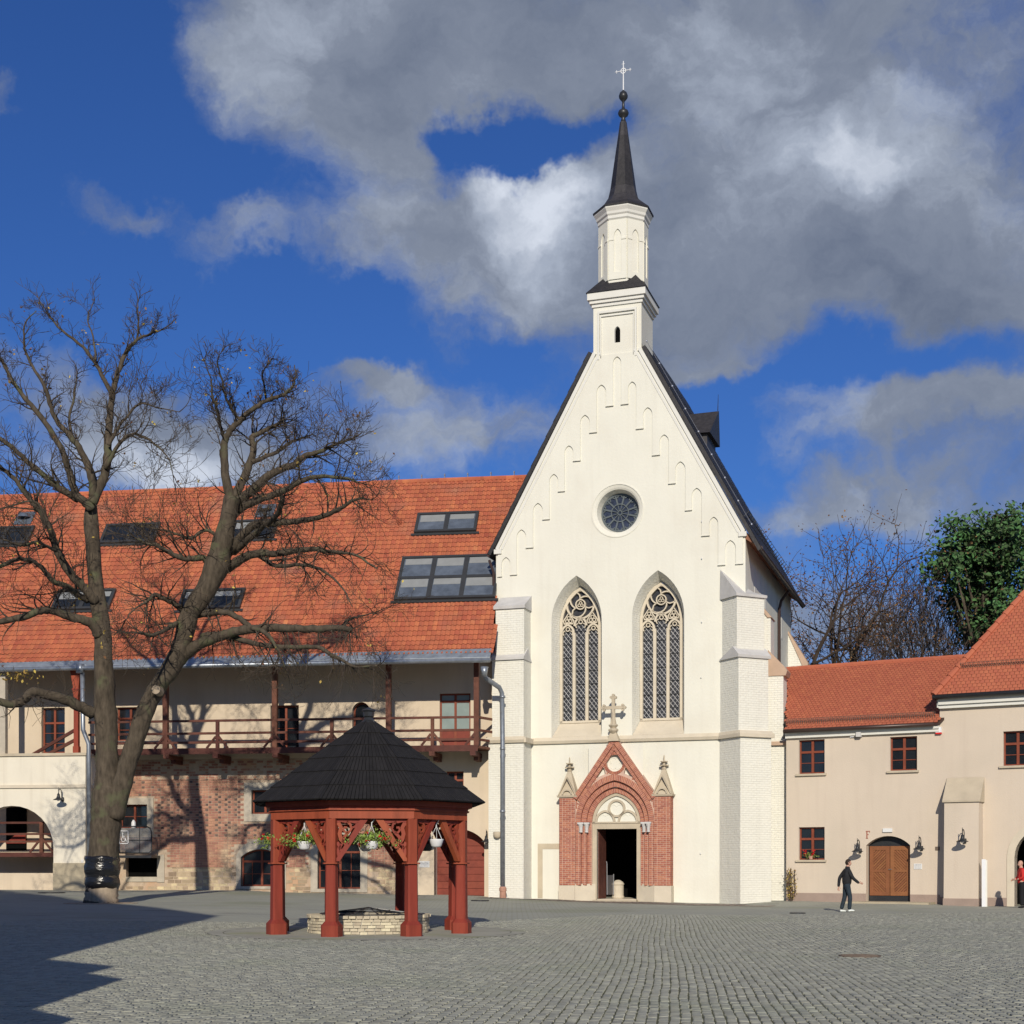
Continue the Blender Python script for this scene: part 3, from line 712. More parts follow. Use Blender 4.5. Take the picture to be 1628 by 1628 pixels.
    gt.build('gutter', 'brown_metal', c)
    lr = MB()
    n_ = 8
    for s_ in (1,):
        A = Vector((UA+1.2, -.05, ZK+(HW-1.2)/SL+.62)); B = Vector((UA+HW+.2, -.05, ZK-.2/SL+.62)); A.y = B.y = .35
        lr.tube([A, B], .012, 4)
        for k in range(n_+1):
            p = A.lerp(B, k/n_); lr.lathe([(.01, -.05), (.04, -.02), (.04, .03), (.01, .05)], tuple(p), 6)
    lr.build('lightning_rod', 'steel', c)
    sg_ = MB()                                     # snow ladder rails near the right eave
    for k in range(22):
        w = .8+k*.6; x = UA+HW-.2; z = ZK+.2/SL+.35
        sg_.beam((x, w, z), (x+.22, w, z+.22), .03, .03)
    for j in range(3):
        sg_.tube([(UA+HW-.2+.1*j, .8, ZK+.2/SL+.4+.1*j), (UA+HW-.2+.1*j, 13.4, ZK+.2/SL+.4+.1*j)], .012, 4)
    sg_.build('snow_rail', 'dark_metal', c)
    # dormer on the right slope
    dm = MB(); wd = 5.2; ud, zd = CHAP.uz(1143, 653, wd); hd = 1.25
    ui = ud-2.6; zc = zd-1.3
    dm.hexa([(ui, wd-hd, zc), (ud-.18, wd-hd, zc), (ud-.18, wd+hd, zc), (ui, wd+hd, zc), (ui, wd-.02, zd-.05), (ud, wd-.02, zd-.02), (ud, wd+.02, zd-.02), (ui, wd+.02, zd-.05)], 0)
    dm.prism([(ui, zc-2.6), (ud-.35, zc-1.5), (ud-.35, zc), (ui, zc)], wd-hd+.22, wd+hd-.22)
    dm.tube([(ud-.05, wd, zd), (ud-.03, wd, zd+.75)], [.02, .008], 5)
    dm.build('dormer', 'slate', c)
    # string course with its returns
    stc = MB()
    def course(x0, x1, w0_, z, mb=stc): 
        mb.hexa([(x0, w0_-.10, z-.16), (x1, w0_-.10, z-.16), (x1, w0_, z-.16), (x0, w0_, z-.16), (x0, w0_-.16, z-.04), (x1, w0_-.16, z-.04), (x1, w0_, z+.12), (x0, w0_, z+.12)])
    course(-3.93, 4.4, 0, 7.02)
    stc.build('string_course', 'sandstone_pale', c)
    # left front buttress: square to the wall, three stages
    bl = MB(); x0, x1 = -5.30, -3.98
    bl.box(-5.56, x1+.02, -1.12, .0, -.5, 6.92); bl.box(x0-.12, x1, -1.05, 0, 6.9201, 10.55); bl.box(x0, x1-.02, -.92, 0, 10.5501, 12.75)
    b1 = bl.build('buttress', 'white_brick', c, label='square front buttress at the left corner')
    cp = MB()
    cp.hexa([(x0-.2, -1.14, 10.45), (x1+.03, -1.14, 10.45), (x1+.03, 0, 10.45), (x0-.2, 0, 10.45), (x0-.2, -1.14, 10.55), (x1+.03, -1.14, 10.55), (x1+.03, -.5, 11.0), (x0-.2, -.5, 11.0)])
    cp.piece(); cp.hexa([(x0-.08, -1.0, 12.68), (x1+.03, -1.0, 12.68), (x1+.03, 0, 12.68), (x0-.08, 0, 12.68), (x0-.08, -1.02, 12.8), (x1+.03, -1.02, 12.8), (x1+.03, -.02, 13.35), (x0-.08, -.02, 13.35)])
    cp.build('cap_slab', 'buttress_slab', b1)
    cs = MB(); course(-5.66, x1+.06, -1.12, 7.02, cs); cs.box(x1, x1+.15, -1.2, 0, 6.87, 7.08); cs.build('string_return', 'sandstone_pale', b1)
    # right corner buttress, set diagonally: its own object axes are turned so that y points out of the corner
    def rotated(name, mb, mats, ox, oy, ang, parent, label=None):
        o = mb.build(name, mats, parent, label=label); o.location = (ox, oy, 0); o.rotation_euler = (0, 0, ang); return o
    bd = MB(); cxx, cyy = 5.3, .1; ang = R(45)      # local -y points out of the corner
    P_ = [(.86, -.5, 6.92, .78), (.70, 6.9201, 10.2, .75), (.50, 10.2001, 12.75, .69)]
    for (p, z0, z1, hh) in P_: bd.box(-hh, hh, -p, .6, z0, z1)
    b2 = rotated('buttress', bd, 'white_brick', cxx, cyy, ang, c, 'diagonal buttress at the right corner')
    cd_ = MB()
    def cap(mb, hh, p, z, back, rise, drop=0):
        mb.hexa([(-hh, -p-.08, z-.05), (hh, -p-.08, z-.05), (hh, .6, z-.05), (-hh, .6, z-.05), (-hh, -p-.1, z+.06), (hh, -p-.1, z+.06), (hh, -back, z+rise), (-hh, -back, z+rise)])
    cap(cd_, .83, .70, 10.2, .40, .42); cd_.piece()
    cd_.hexa([(-.78, -.58, 12.7), (.78, -.58, 12.7), (.78, .6, 12.7), (-.78, .6, 12.7), (-.78, -.6, 12.81), (.78, -.6, 12.81), (.78, .35, 13.1), (-.78, .55, 13.95)])
    cd_.build('cap_slab', 'buttress_slab', b2)
    cs = MB(); cs.box(-.88, .88, -.98, .6, 6.86, 7.0); cs.hexa([(-.88, -.98, 7.0), (.88, -.98, 7.0), (.88, .6, 7.0), (-.88, .6, 7.0), (-.80, -.86, 7.14), (.80, -.86, 7.14), (.80, .6, 7.14), (-.80, .6, 7.14)]); cs.build('string_return', 'sandstone_pale', b2)
    # buttresses along the right side wall
    for k, w in enumerate((.95, 13.0)):
        bs = MB(); xr = UA+HW; pj = 1.55 if k == 0 else 1.0
        bs.box(xr, xr+pj, w, w+1.1, -.5, 6.9); bs.box(xr, xr+pj-.12, w+.02, w+1.08, 6.9, 10.0)
        if k == 0: bs.prism([(xr, 10.0), (xr+pj-.65, 10.0), (xr+pj-.65, 12.0), (xr, 13.1)], w+.04, w+1.06)
        else: bs.prism([(xr, 10.0), (xr+pj-.15, 10.0), (xr+pj-.15, 11.6), (xr, 13.2)], w+.04, w+1.06)
        b3 = bs.build('buttress', 'white_brick', c, label='side buttress with sloping head')
        cc = MB(); a = xr+pj
        if k == 0:
            cc.prism([(a-.75, 9.55), (a-.02, 9.55), (a+.05, 9.75), (a-.1, 9.95), (a-.75, 10.65)], w-.03, w+1.13)
            cc.piece(); cc.prism([(xr+pj-.78, 12.02), (a-.6, 12.02), (xr, 13.2), (xr, 13.1)], w-.02, w+1.12)
            cc.piece(); cc.box(a-.75, a+.16, w-.14, w+1.2, 6.62, 6.78)
        else: cc.prism([(a-.28, 11.55), (a-.02, 11.55), (a-.02, 11.7), (xr, 13.35), (xr, 13.2)], w-.02, w+1.12)
        cc.build('cap_slab', 'capstone_tan', b3)
    # narrow blind niches in the side wall, seen at a grazing angle
    nn = MB()
    for w in (2.6, 4.2, 5.6, 10.8):
        A = parch(w, .28, 12.6, 14.0, .45, 5)
        nn.add([(UA+HW+.012, p[0], p[1]) for p in A], [tuple(range(len(A)))], 0); nn.loft([(UA+HW+.012, p[0], p[1]) for p in A], [(UA+HW+.0, p[0], p[1]) for p in A])
    nn.build('side_niche', 'cornice_white', c)
    # walled-up doorway left of the portal
    bd_ = MB(); u0 = CHAP.u(855); u1 = CHAP.u(888); zt = CHAP.z(860, 1350)
    bd_.box(u0, u0+.22, -.015, 0, .15, zt); bd_.box(u0, u1+.1, -.0155, 0, zt+.0005, zt+.24)
    bd_.build('blocked_door_frame', 'sandstone', c)
    nb = MB()                                      # small studs in the wall
    for (px, py) in ((1116, 740), (1116, 830), (1116, 889), (1116, 990), (1115, 1078), (1114, 1176), (1114, 1358)):
        u, z = CHAP.uz(px, py); nb.lathe([(.02, 0), (.03, .04)], (u, -.06, z), 6)
    nb.build('wall_stud', 'pot_white', c)
    portal(c)
    # dim interior seen through the open door
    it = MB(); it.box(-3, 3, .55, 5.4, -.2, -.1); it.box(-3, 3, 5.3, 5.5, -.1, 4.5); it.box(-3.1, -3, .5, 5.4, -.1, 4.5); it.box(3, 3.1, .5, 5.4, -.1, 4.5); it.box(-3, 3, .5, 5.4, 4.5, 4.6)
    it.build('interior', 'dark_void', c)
    fl = MB(); fl.box(UA-.85, UA+.85, -.02, 3.5, .0, .13); fl.build('threshold_floor', 'sandstone_pale', c)
    return c

def window(c, uc, inner):
    # three-light tracery: mullions, cusped heads, two trefoils and a three-fish wheel
    t = MB(); w0, w1 = .62, .76; z0 = inner[0][1]; zs = 12.1; half = .92; rise = 1.64
    out = parc(uc, half-.05, zs, rise-.08, 14)
    t.band([(uc+half-.05, z0)]+out+[(uc-half+.05, z0)], .12, .60, w1)
    t.box(uc-half, uc+half, .60, w1, z0-.02, z0+.08)
    lw = (2*half-.10)/3
    for k in (-1, 1): t.band([(uc+k*lw/2, z0+.08), (uc+k*lw/2, 11.75)], .13, w0, w1)
    heads = [(-1, 11.75), (0, 12.05), (1, 11.75)]
    for k, zh in heads:
        cu = uc+k*lw
        t.band(parc(cu, lw/2-.02, zh, lw*.62, 6), .085, w0, w1)
        for sg in (-1, 1): t.band(arcpts(cu+sg*.12, zh+.0, .10, 90 if sg > 0 else 90, -60 if sg > 0 else 240, 6), .04, w0+.03, w1)
        t.band(circ(cu, zh+.17, .085, 10), .04, w0+.03, w1, closed=True)
    for k in (-1, 1):                              # trefoils over the outer lights
        cu, cz = uc+k*(lw*.93), 12.32
        t.band([(cu, cz+.30), (cu+.24, cz-.05), (cu+.2, cz-.16), (cu-.2, cz-.16), (cu-.24, cz-.05)], .055, w0, w1, closed=True)
        for a in (90, 210, 330): t.band(circ(cu+.09*math.cos(R(a)), cz+.0+.09*math.sin(R(a)), .072, 10), .035, w0+.02, w1, closed=True)
    cz = 12.98; Rw = .62
    t.band(circ(uc, cz, Rw, 30), .085, w0, w1, closed=True)
    t.band(circ(uc, cz, .21, 16), .05, w0, w1, closed=True)
    for a in (90, 210, 330): t.band(circ(uc+.07*math.cos(R(a)), cz+.07*math.sin(R(a)), .06, 10), .03, w0+.02, w1, closed=True)
    for a in (100, 220, 340):                      # swirling ribs
        pts = []
        for i in range(11):
            tt = i/10; rr = .24+(Rw-.26)*math.sin(tt*math.pi/2)**1.3; aa = R(a-tt*112); pts.append((uc+rr*math.cos(aa), cz+rr*math.sin(aa)))
        t.band(pts, .055, w0, w1)
        aa = R(a-10); t.band([(uc+.22*math.cos(aa), cz+.22*math.sin(aa)), (uc+.42*math.cos(aa+.1), cz+.42*math.sin(aa+.1)), (uc+(Rw)*math.cos(aa+.35), cz+Rw*math.sin(aa+.35))], .05, w0, w1)
    tr = t.build('tracery_window', 'sandstone_pale', c)
    g = MB(); g.prism(parch(uc, .86, z0, zs, 1.58, 10), w1+.01, w1+.03); g.build('glazing', 'lead_glass', tr)
    l = MB()
    for k, zh in heads:                            # leading of each light
        a, b = uc+k*lw-lw/2+.06, uc+k*lw+lw/2-.06; top = zh+.15; wd = b-a
        z = z0-.3
        while z < top:
            for sg in (1, -1):
                # diagonal from (a, z) to (b, z+wd*1.25) or the reverse
                p = [(a, z), (b, z+wd*1.25)] if sg < 0 else [(a, z+wd*1.25), (b, z)]
                (xa, za), (xb, zb) = p
                lo, hi = z0+.08, top
                def clip(xa, za, xb, zb):
                    if max(za, zb) < lo or min(za, zb) > hi: return None
                    def at(zq): return xa+(xb-xa)*(zq-za)/(zb-za)
                    if za < lo: xa, za = at(lo), lo
                    if zb < lo: xb, zb = at(lo), lo
                    if za > hi: xa, za = at(hi), hi
                    if zb > hi: xb, zb = at(hi), hi
                    return (xa, za), (xb, zb)
                q = clip(xa, za, xb, zb)
                if q: l.band([q[0], q[1]], (.027 if sg > 0 else .013), w1-.012 if sg > 0 else w1-.004, w1+.008)
            z += .24
    l.build('lead_lattice', 'lead_came', tr, kind='stuff')
    s = MB()
    for k in range(8): s.box(uc-half+.06, uc+half-.06, w1-.03, w1-.01, z0+.52+k*.58, z0+.545+k*.58)
    s.build('saddle_bar', 'dark_metal', tr)

def bricks_rect(mb, u0, u1, z0, z1, wf, wb, bl=.26, bh=.085, jt=.014, m=0, skip=None, jit=.006, stagger=True, rnd_m=None):
    r = 0; z = z0; rg = random
    while z < z1-.02:
        h = min(bh, z1-z); off = (r % 2)*bl/2 if stagger else 0; u = u0-off; k = 0
        while u < u1-.01:
            l = bl if not stagger or (k+r) % 2 else bl/2+.0
            a, b = max(u, u0), min(u+l, u1)
            if b-a > .03 and not (skip and skip((a+b)/2, z+h/2, a, b, z, z+h)):
                mm = m if rnd_m is None else rnd_m(a, z, b-a)
                d = rg.uniform(-jit, jit)
                mb.box(a+jt/2, b-jt/2, wf+d, wb, z+jt/2, z+h-jt/2, mm)
            u += l; k += 1
        z += bh; r += 1

def portal(c):
    zb = .72; ztop = 4.5; WF = -.52
    mo = MB(); br = MB()
    p = MB()
    # mortar core with the stepped jambs, bricks laid on it
    steps = [(2.43, 1.72, WF), (1.72, 1.50, WF+.02), (1.50, 1.28, WF+.16), (1.28, 1.07, WF+.30)]     # half widths and front planes
    for s_ in (-1, 1):
        for (a, b, w) in steps:
            x0, x1 = sorted((UA+s_*a, UA+s_*b)); top = ztop if a > 2 else 3.42
            mo.box(x0+.002, x1-.002, w+.012, 0, zb, top)
            if s_ > 0: bricks_rect(br, x0+.01, x1-.0, zb, top, w-.004, w+.02, jt=.02)
            else: bricks_rect(br, x0, x1-.01, zb, top, w-.004, w+.02, jt=.02)
        # inner sides of the steps
        for (a, b, w), (a2, b2, w2) in zip(steps, steps[1:]):
            x = UA+s_*b; z = zb
            while z < 3.4:
                br.box(x-.012, x+.012, w+.01, w2-.01, z+.007, z+.078); z += .085
        z = zb                                      # outer side of the pier
        while z < ztop-.01:
            x = UA+s_*2.43; br.box(x-.01, x+.01, WF+.01, WF+.25, z+.007, z+.078); br.box(x-.01, x+.01, WF+.265, -.01, z+.007, z+.078); z += .085
        vr = MB()
        vr.box(UA+s_*1.52, UA+s_*2.46, WF-.03, -.0, -.2, zb); 
    # arch rings: each a pointed ring of headers on a mortar ring
    zs = 3.42
    rings = [(1.72, 1.50, WF+.02), (1.50, 1.28, WF+.16), (1.28, 1.07, WF+.30)]
    def prism_ring(a, b, w, wb_):
        # outer and inner pointed arcs sharing centres
        ra = a*1.06; 
        A = parc(UA, a, zs, a*1.19, 12); B = parc(UA, b, zs, b*1.19, 12); n = len(A)
        vs = lift(A, w+.012)+lift(B, w+.012)+lift(A, wb_)+lift(B, wb_); fs = []
        for i in range(n-1): fs += [(i, i+1, n+i+1, n+i), (n+i, n+i+1, 3*n+i+1, 3*n+i), (i+1, i, 2*n+i, 2*n+i+1)]
        mo.add(vs, fs)
        # voussoirs
        fine = parc(UA, a, zs, a*1.19, 60); finb = parc(UA, b, zs, b*1.19, 60); N_ = len(fine)
        Ltot = sum(math.dist(fine[i], fine[i+1]) for i in range(N_-1)); cnt = int(Ltot/.082)
        for k in range(cnt):
            t0, t1 = (k+.13)/cnt*(N_-1), (k+.87)/cnt*(N_-1)
            def at(L_, t): i = min(int(t), N_-2); f = t-i; return (L_[i][0]*(1-f)+L_[i+1][0]*f, L_[i][1]*(1-f)+L_[i+1][1]*f)
            q = [at(fine, t0), at(fine, t1), at(finb, t1), at(finb, t0)]; d = random.uniform(-.004, .004)
            br.hexa([(q[0][0], w-.004+d, q[0][1]), (q[1][0], w-.004+d, q[1][1]), (q[2][0], w-.004+d, q[2][1]), (q[3][0], w-.004+d, q[3][1]),
                     (q[0][0], w+.03, q[0][1]), (q[1][0], w+.03, q[1][1]), (q[2][0], w+.03, q[2][1]), (q[3][0], w+.03, q[3][1])])
            if True:                                # underside
                br.hexa([(q[3][0], w+.0, q[3][1]), (q[2][0], w+.0, q[2][1]), (q[2][0], wb_, q[2][1]), (q[3][0], wb_, q[3][1]),
                         (q[3][0]*.995+UA*.005, w+.0, q[3][1]-.01), (q[2][0]*.995+UA*.005, w, q[2][1]-.01), (q[2][0]*.995+UA*.005, wb_, q[2][1]-.01), (q[3][0]*.995+UA*.005, wb_, q[3][1]-.01)])
    for (a, b, w) in rings: prism_ring(a, b, w, min(w+.16, -.02))
    # gable field with its round and three triangular openings
    apex = 7.02; foot = ztop; fh = 1.76
    ga = (apex-foot)/fh
    fieldtop = parc(UA, 1.72, zs, 1.72*1.19, 12)
    zin = lambda u: apex-.22-abs(u-UA)*ga
    fld = [(UA+1.72, zs)]+[(UA+1.72, foot-.0)]+[(UA+fh-.02, foot)]+[(UA, apex-.02)]+[(UA-fh+.02, foot)]+[(UA-1.72, foot)]+list(reversed(fieldtop))
    # order anticlockwise: rebuild
    fld = list(reversed(fld))
    cc = (UA, 5.93); rc = .36
    tri_top = [(UA-.11, 6.42), (UA+.11, 6.42), (UA, 6.66)]
    tri_l = [(UA-.85, 5.30), (UA-.40, 5.48), (UA-.46, 5.72), (UA-.58, 5.82)]; tri_r = [(2*UA-x, z) for x, z in reversed(tri_l)]
    w = WF+.06
    mo.prism(fld, w+.012, -.3, holes=[circ(cc[0], cc[1], rc, 20), tri_top, tri_l, tri_r], back=False)
    def skipf(u, z, a, b, z0_, z1_):
        for q in ((a, z0_), (b, z0_), (b, z1_), (a, z1_), (u, z)):
            if math.dist(q, cc) < rc+.12 or inside(q, tri_top) or inside(q, tri_l) or inside(q, tri_r): return True
            if z0_ < zs+.01 or (q[1] > foot+.05 and abs(q[0]-UA) > (apex-.30-q[1])/ga) or abs(q[0]-UA) > 1.725: return True
            Rr = (1.72**2+2.047**2)/(2*1.72); uu = abs(q[0]-UA); 
            if math.dist((uu, q[1]), (1.72-Rr, zs)) < Rr+.01 : return True
        return False
    bricks_rect(br, UA-1.72, UA+1.72, zs, 6.7, w-.004, w+.02, bl=.13, skip=skipf)
    for k in range(30):                             # header ring round the oculus
        a = 2*math.pi*(k+.08)/30; b = 2*math.pi*(k+.92)/30
        q = [(cc[0]+rr*math.cos(t), cc[1]+rr*math.sin(t)) for rr, t in ((rc, a), (rc+.12, a), (rc+.12, b), (rc, b))]
        br.hexa([(x, w-.02, z) for x, z in q]+[(x, w+.02, z) for x, z in q])
    for s_ in (-1, 1):                              # raking rows of bricks: outer coping and inner band
        for (o0, o1, ww) in ((0, .20, WF-.06), (.215, .36, WF-.0)):
            n = 44; L_ = math.hypot(fh, apex-foot)
            dx, dz = -s_*fh/L_, (apex-foot)/L_; nx, nz = -s_*dz, -abs(dx)  # inward normal
            for k in range(n):
                t0, t1 = (k+.12)/n*L_, (k+.88)/n*L_
                q = []
                for (o, t) in ((o0, t0), (o1, t0), (o1, t1), (o0, t1)):
                    x = UA+s_*(fh+.06)+dx*t+nx*o; z = foot+dz*t+nz*o
                    if (x-UA)*s_ < .004: x = UA+s_*.004
                    q.append((x, z))
                d = random.uniform(-.004, .004)
                br.hexa([(x, ww+d, z) for x, z in q]+[(x, ww+.1, z) for x, z in q])
            q = [(UA+s_*(fh+.06)+nx*o+dx*t, foot+nz*o+dz*t) for (o, t) in ((o0+.005, 0), (o1-.005, 0), (o1-.005, L_*.99), (o0+.005, L_*.99))]
            mo.hexa([(x, ww+.012, z) for x, z in q]+[(x, -.0, z) for x, z in q])
    core = mo.build('portal', 'portal_mortar', c)
    br.build('brickwork', 'portal_brick', core, kind='stuff')
    pf = MB(); pf.prism(rect(UA-1.2, UA+1.2, 4.9, 6.75), -.29, -.285, back=False); 
    # painted quatrefoil lines inside the round
    for k in range(4):
        a = R(45+90*k); pf.band(arcpts(cc[0]+.14*math.cos(a), cc[1]+.14*math.sin(a), .14, 45+90*k-100, 45+90*k+100, 8), .016, -.305, -.29)
    pf2 = pf.build('plaster_field', 'white_limewash', core)
    # sandstone: door jambs, lintel, tympanum tracery, blocks, capitals
    sb = MB()
    for s_ in (-1, 1): 
        a, b = sorted((UA+s_*.88, UA+s_*1.07)); sb.box(a, b, WF+.40, .1, .12, 3.14)
    sb.box(UA-1.07, UA+1.07, WF+.40, .1, 3.1405, 3.38)
    fr = sb.build('door_frame', 'sandstone', core)
    ty = MB(); zt = 3.40
    ty.band(parc(UA, 1.0, zt, 1.22, 12), .13, WF+.36, -.02); ty.box(UA-1.05, UA+1.05, WF+.36, -.02, zt-.02, zt+.05)
    ty.band(circ(UA, 4.02, .34, 22), .09, WF+.36, -.02, closed=True)
    for s_ in (-1, 1): ty.band(parc(UA+s_*.50, .40, zt+.05, .46, 8), .09, WF+.36, -.02)
    ty.build('tympanum_tracery', 'sandstone', core)
    tp = MB(); tp.prism([(UA-1.05, zt)]+list(reversed(parc(UA, 1.05, zt, 1.26, 12)))[1:-1]+[(UA+1.05, zt)], -.08, -.02)
    for (u, z, r_) in ((UA, 4.02, .3), (UA-.5, 3.62, .26), (UA+.5, 3.62, .26)):
        for k in (-1, 1): tp.band(arcpts(u+k*r_*.45, z+.02, r_*.45, 20, 160, 6), .018, -.095, -.08)
    tp.build('tympanum_field', 'white_limewash', core)
    bl = MB(); 
    for s_ in (-1, 1):
        a, b = sorted((UA+s_*1.74, UA+s_*2.47)); bl.piece(); bl.box(a, b, WF-.03, 0, -.25, zb-.003); bl.piece(); a, b = sorted((UA+s_*.90, UA+s_*1.735)); bl.hexa([(a, WF+(.0 if s_ < 0 else .42), -.25), (b, WF+(.42 if s_ < 0 else 0), -.25), (b, 0, -.25), (a, 0, -.25), (a, WF+(.0 if s_ < 0 else .42), zb+.06), (b, WF+(.42 if s_ < 0 else 0), zb+.06), (b, 0, zb+.06), (a, 0, zb+.06)])
    bl.build('base_block', 'sandstone_pale', core)
    cpp = MB()
    for s_ in (-1, 1):
        for (a, w_) in ((1.50, WF+.02), (1.28, WF+.16)):
            x = UA+s_*(a-.02); cpp.box(x-.13, x+.13, w_-.1, w_+.1, 3.34, 3.42); cpp.lathe([(.07, 2.98), (.09, 3.0), (.07, 3.04), (.08, 3.2), (.12, 3.34)], (x, w_-.0, 0), 8)
    cpp.build('capital', 'buttress_slab', core)
    for s_ in (-1, 1):                              # pinnacles
        pn = MB(); u = UA+s_*2.08; hh = .43; wc = WF+.36
        pn.hexa([(u-hh, wc-.42, 4.5), (u+hh, wc-.42, 4.5), (u+hh, wc+.36, 4.5), (u-hh, wc+.36, 4.5), (u-hh-.03, wc-.45, 4.58), (u+hh+.03, wc-.45, 4.58), (u+hh+.03, wc+.36, 4.58), (u-hh-.03, wc+.36, 4.58)])
        pn.hexa([(u-hh+.02, wc-.40, 4.58), (u+hh-.02, wc-.40, 4.58), (u+hh-.02, wc+.36, 4.58), (u-hh+.02, wc+.36, 4.58), (u-.08, wc-.08, 5.62), (u+.08, wc-.08, 5.62), (u+.08, wc+.08, 5.62), (u-.08, wc+.08, 5.62)])
        pn.band(arcpts(u, 4.62, .2, 0, 180, 10), .06, wc-.45, wc-.3); pn.band([(u-.38, 4.6), (u, 5.35), (u+.38, 4.6)], .05, wc-.44, wc-.3)
        pn.lathe([(.07, 5.6), (.11, 5.68), (.05, 5.74), (.05, 5.9), (.10, 5.96), (.03, 6.02), (.03, 6.2), (.0, 6.28)], (u, wc, 0), 8)
        for k in range(8):
            a = math.pi/4*k
            for zz, rr in ((5.82, .20), (5.98, .15)):
                pn.beam((u+.04*math.cos(a), wc+.04*math.sin(a), zz-.05), (u+rr*math.cos(a), wc+rr*math.sin(a), zz), .07, .04)
        pn.build('pinnacle', 'sandstone', core)
    # cross over the gable
    cr = MB(); w_ = -.55; cu = UA-.03
    cr.hexa([(cu-.26, w_-.12, 6.86), (cu+.26, w_-.12, 6.86), (cu+.26, w_+.3, 6.86), (cu-.26, w_+.3, 6.86), (cu-.12, w_-.06, 7.25), (cu+.12, w_-.06, 7.25), (cu+.12, w_+.1, 7.25), (cu-.12, w_+.1, 7.25)])
    cr.lathe([(.12, 7.2), (.22, 7.3), (.22, 7.36), (.12, 7.42), (.21, 7.52), (.20, 7.56), (.1, 7.6), (.085, 8.1)], (cu, w_, 0), 8)
    cr.hexa([(cu-.12, w_-.08, 7.58), (cu+.12, w_-.08, 7.58), (cu+.12, w_+.08, 7.58), (cu-.12, w_+.08, 7.58), (cu-.06, w_-.06, 7.9), (cu+.06, w_-.06, 7.9), (cu+.06, w_+.06, 7.9), (cu-.06, w_+.06, 7.9)])
    cr.box(cu-.065, cu+.065, w_-.065, w_+.065, 7.85, 8.75); cr.box(cu-.44, cu+.44, w_-.06, w_+.06, 8.22, 8.35)
    for (x, z, dx, dz) in ((cu-.45, 8.285, -1, 0), (cu+.45, 8.285, 1, 0), (cu, 8.76, 0, 1)):
        for (ox, oz) in ((dx*.05, dz*.05), (-dx*.04+dz*.09, -dz*.04+dx*.09), (-dx*.04-dz*.09, -dz*.04-dx*.09)):
            cr.prism(circ(x+ox, z+oz, .065, 8), w_-.06, w_+.06)
    cr.build('gable_cross', 'sandstone', core)
    # open door leaf and iron grille, stone font inside, step
    dl = MB(); dl.hexa([(UA-.90, .13, .14), (UA-.84, .13, .14), (UA-.76, 1.0, .14), (UA-.82, 1.0, .14), (UA-.90, .13, 3.12), (UA-.84, .13, 3.12), (UA-.76, 1.0, 3.12), (UA-.82, 1.0, 3.12)])
    ld = dl.build('open_door_leaf', 'brown_wood', core)
    hb = MB(); hb.tube([(UA-.70, .95, .3), (UA-.70, .93, 1.65), (UA-.74, .98, 1.75)], .02, 6); hb.tube([(UA-.42, 1.0, .3), (UA-.42, 1.0, 1.2)], .02, 6)
    for k in range(6): hb.tube([(UA-.66+.04*k, .98, .3), (UA-.66+.04*k, .98, 1.15)], .008, 4)
    hb.build('handle_bar', 'steel', ld)
    stp = MB(); stp.box(UA-.95, UA+.95, WF-.05, 0, -.2, .10); stp.build('door_step', 'sandstone', core)

chapel_obj = chapel()
f_ = MB(); f_.lathe([(.26, .13), (.28, .2), (.25, .25), (.25, .7), (.28, .75), (.22, .85), (.1, .93), (.0, .95)], (0, 0, 0), 16)
fo = f_.build('stone_font', 'sandstone_pale', None, smooth=False, label='small white stone font standing in the dark chapel doorway', cat='font')
p = CHAP.world(UA-.30, 1.3); fo.location = (p.x, p.y, 0)

# ------------------------------------------------------------------ casement windows and doors used on the plain buildings
def casement(parent, u0, u1, z0, z1, w, lights=2, tr=.33, bars=1, arch=0, name='window', wood='window_wood', glass='glass_dark', d=.08, fw=.07, fill=None):
    f = MB()
    op = rect(u0, u1, z0, z1) if not arch else sarch(u0, u1, z0, z1-arch, arch)
    n = len(op); ins = []
    uc, zc = (u0+u1)/2, (z0+z1)/2
    if arch:
        ins = sarch(u0+fw, u1-fw, z0+fw, z1-arch, arch-fw)
    else: ins = rect(u0+fw, u1-fw, z0+fw, z1-fw)
    f.prism(op, w, w+d, holes=[ins])
    zt = z1-(z1-z0)*tr if tr else None
    W_ = (u1-u0)
    def topz(u):
        if not arch: return z1-.02
        h = W_/2; Rr = (h*h+arch*arch)/(2*arch); x = u-uc; return z1-Rr+math.sqrt(max(0, Rr*Rr-x*x))-.03
    for k in range(1, lights):
        u = u0+W_*k/lights; f.box(u-.05, u+.05, w-.012, w+d-.01, z0+.02, topz(u))
    if zt: f.box(u0+.02, u1-.02, w-.006, w+d-.012, zt-.045, zt+.045)
    zz = zt or z1
    for k in range(lights):
        a = u0+W_*k/lights; b = u0+W_*(k+1)/lights
        for j in range(1, bars+1):
            z = z0+(zz-z0)*j/(bars+1); f.box(a+.05, b-.05, w+.012, w+.045, z-.014, z+.014)
        if lights == 2 and W_ > 1.6: u = (a+b)/2; f.box(u-.014, u+.014, w+.014, w+.046, z0+.05, zz-.04)
    o = f.build(name, wood, parent)
    for k in range(lights):
        a = u0+W_*k/lights+.03; b = u0+W_*(k+1)/lights-.03
        g = MB(); g.box(a, b, w+.047, w+.06, z0+.03, zz-.03); g.build('pane', glass, o)
        if zt:
            g = MB()
            if arch: g.prism([(a, zt+.03), (b, zt+.03)]+[(b+(a-b)*i/6, max(zt+.04, topz(b+(a-b)*i/6))) for i in range(7)], w+.047, w+.06)
            else: g.box(a, b, w+.047, w+.06, zt+.03, z1-.03)
            g.build('pane', glass, o)
    if fill:
        g = MB(); g.box(u0+.1, u1-.1, w+.063, w+.08, z0+fill[0]*(z1-z0), z0+fill[1]*(z1-z0)); g.build('curtain', fill[2], o)
    return o

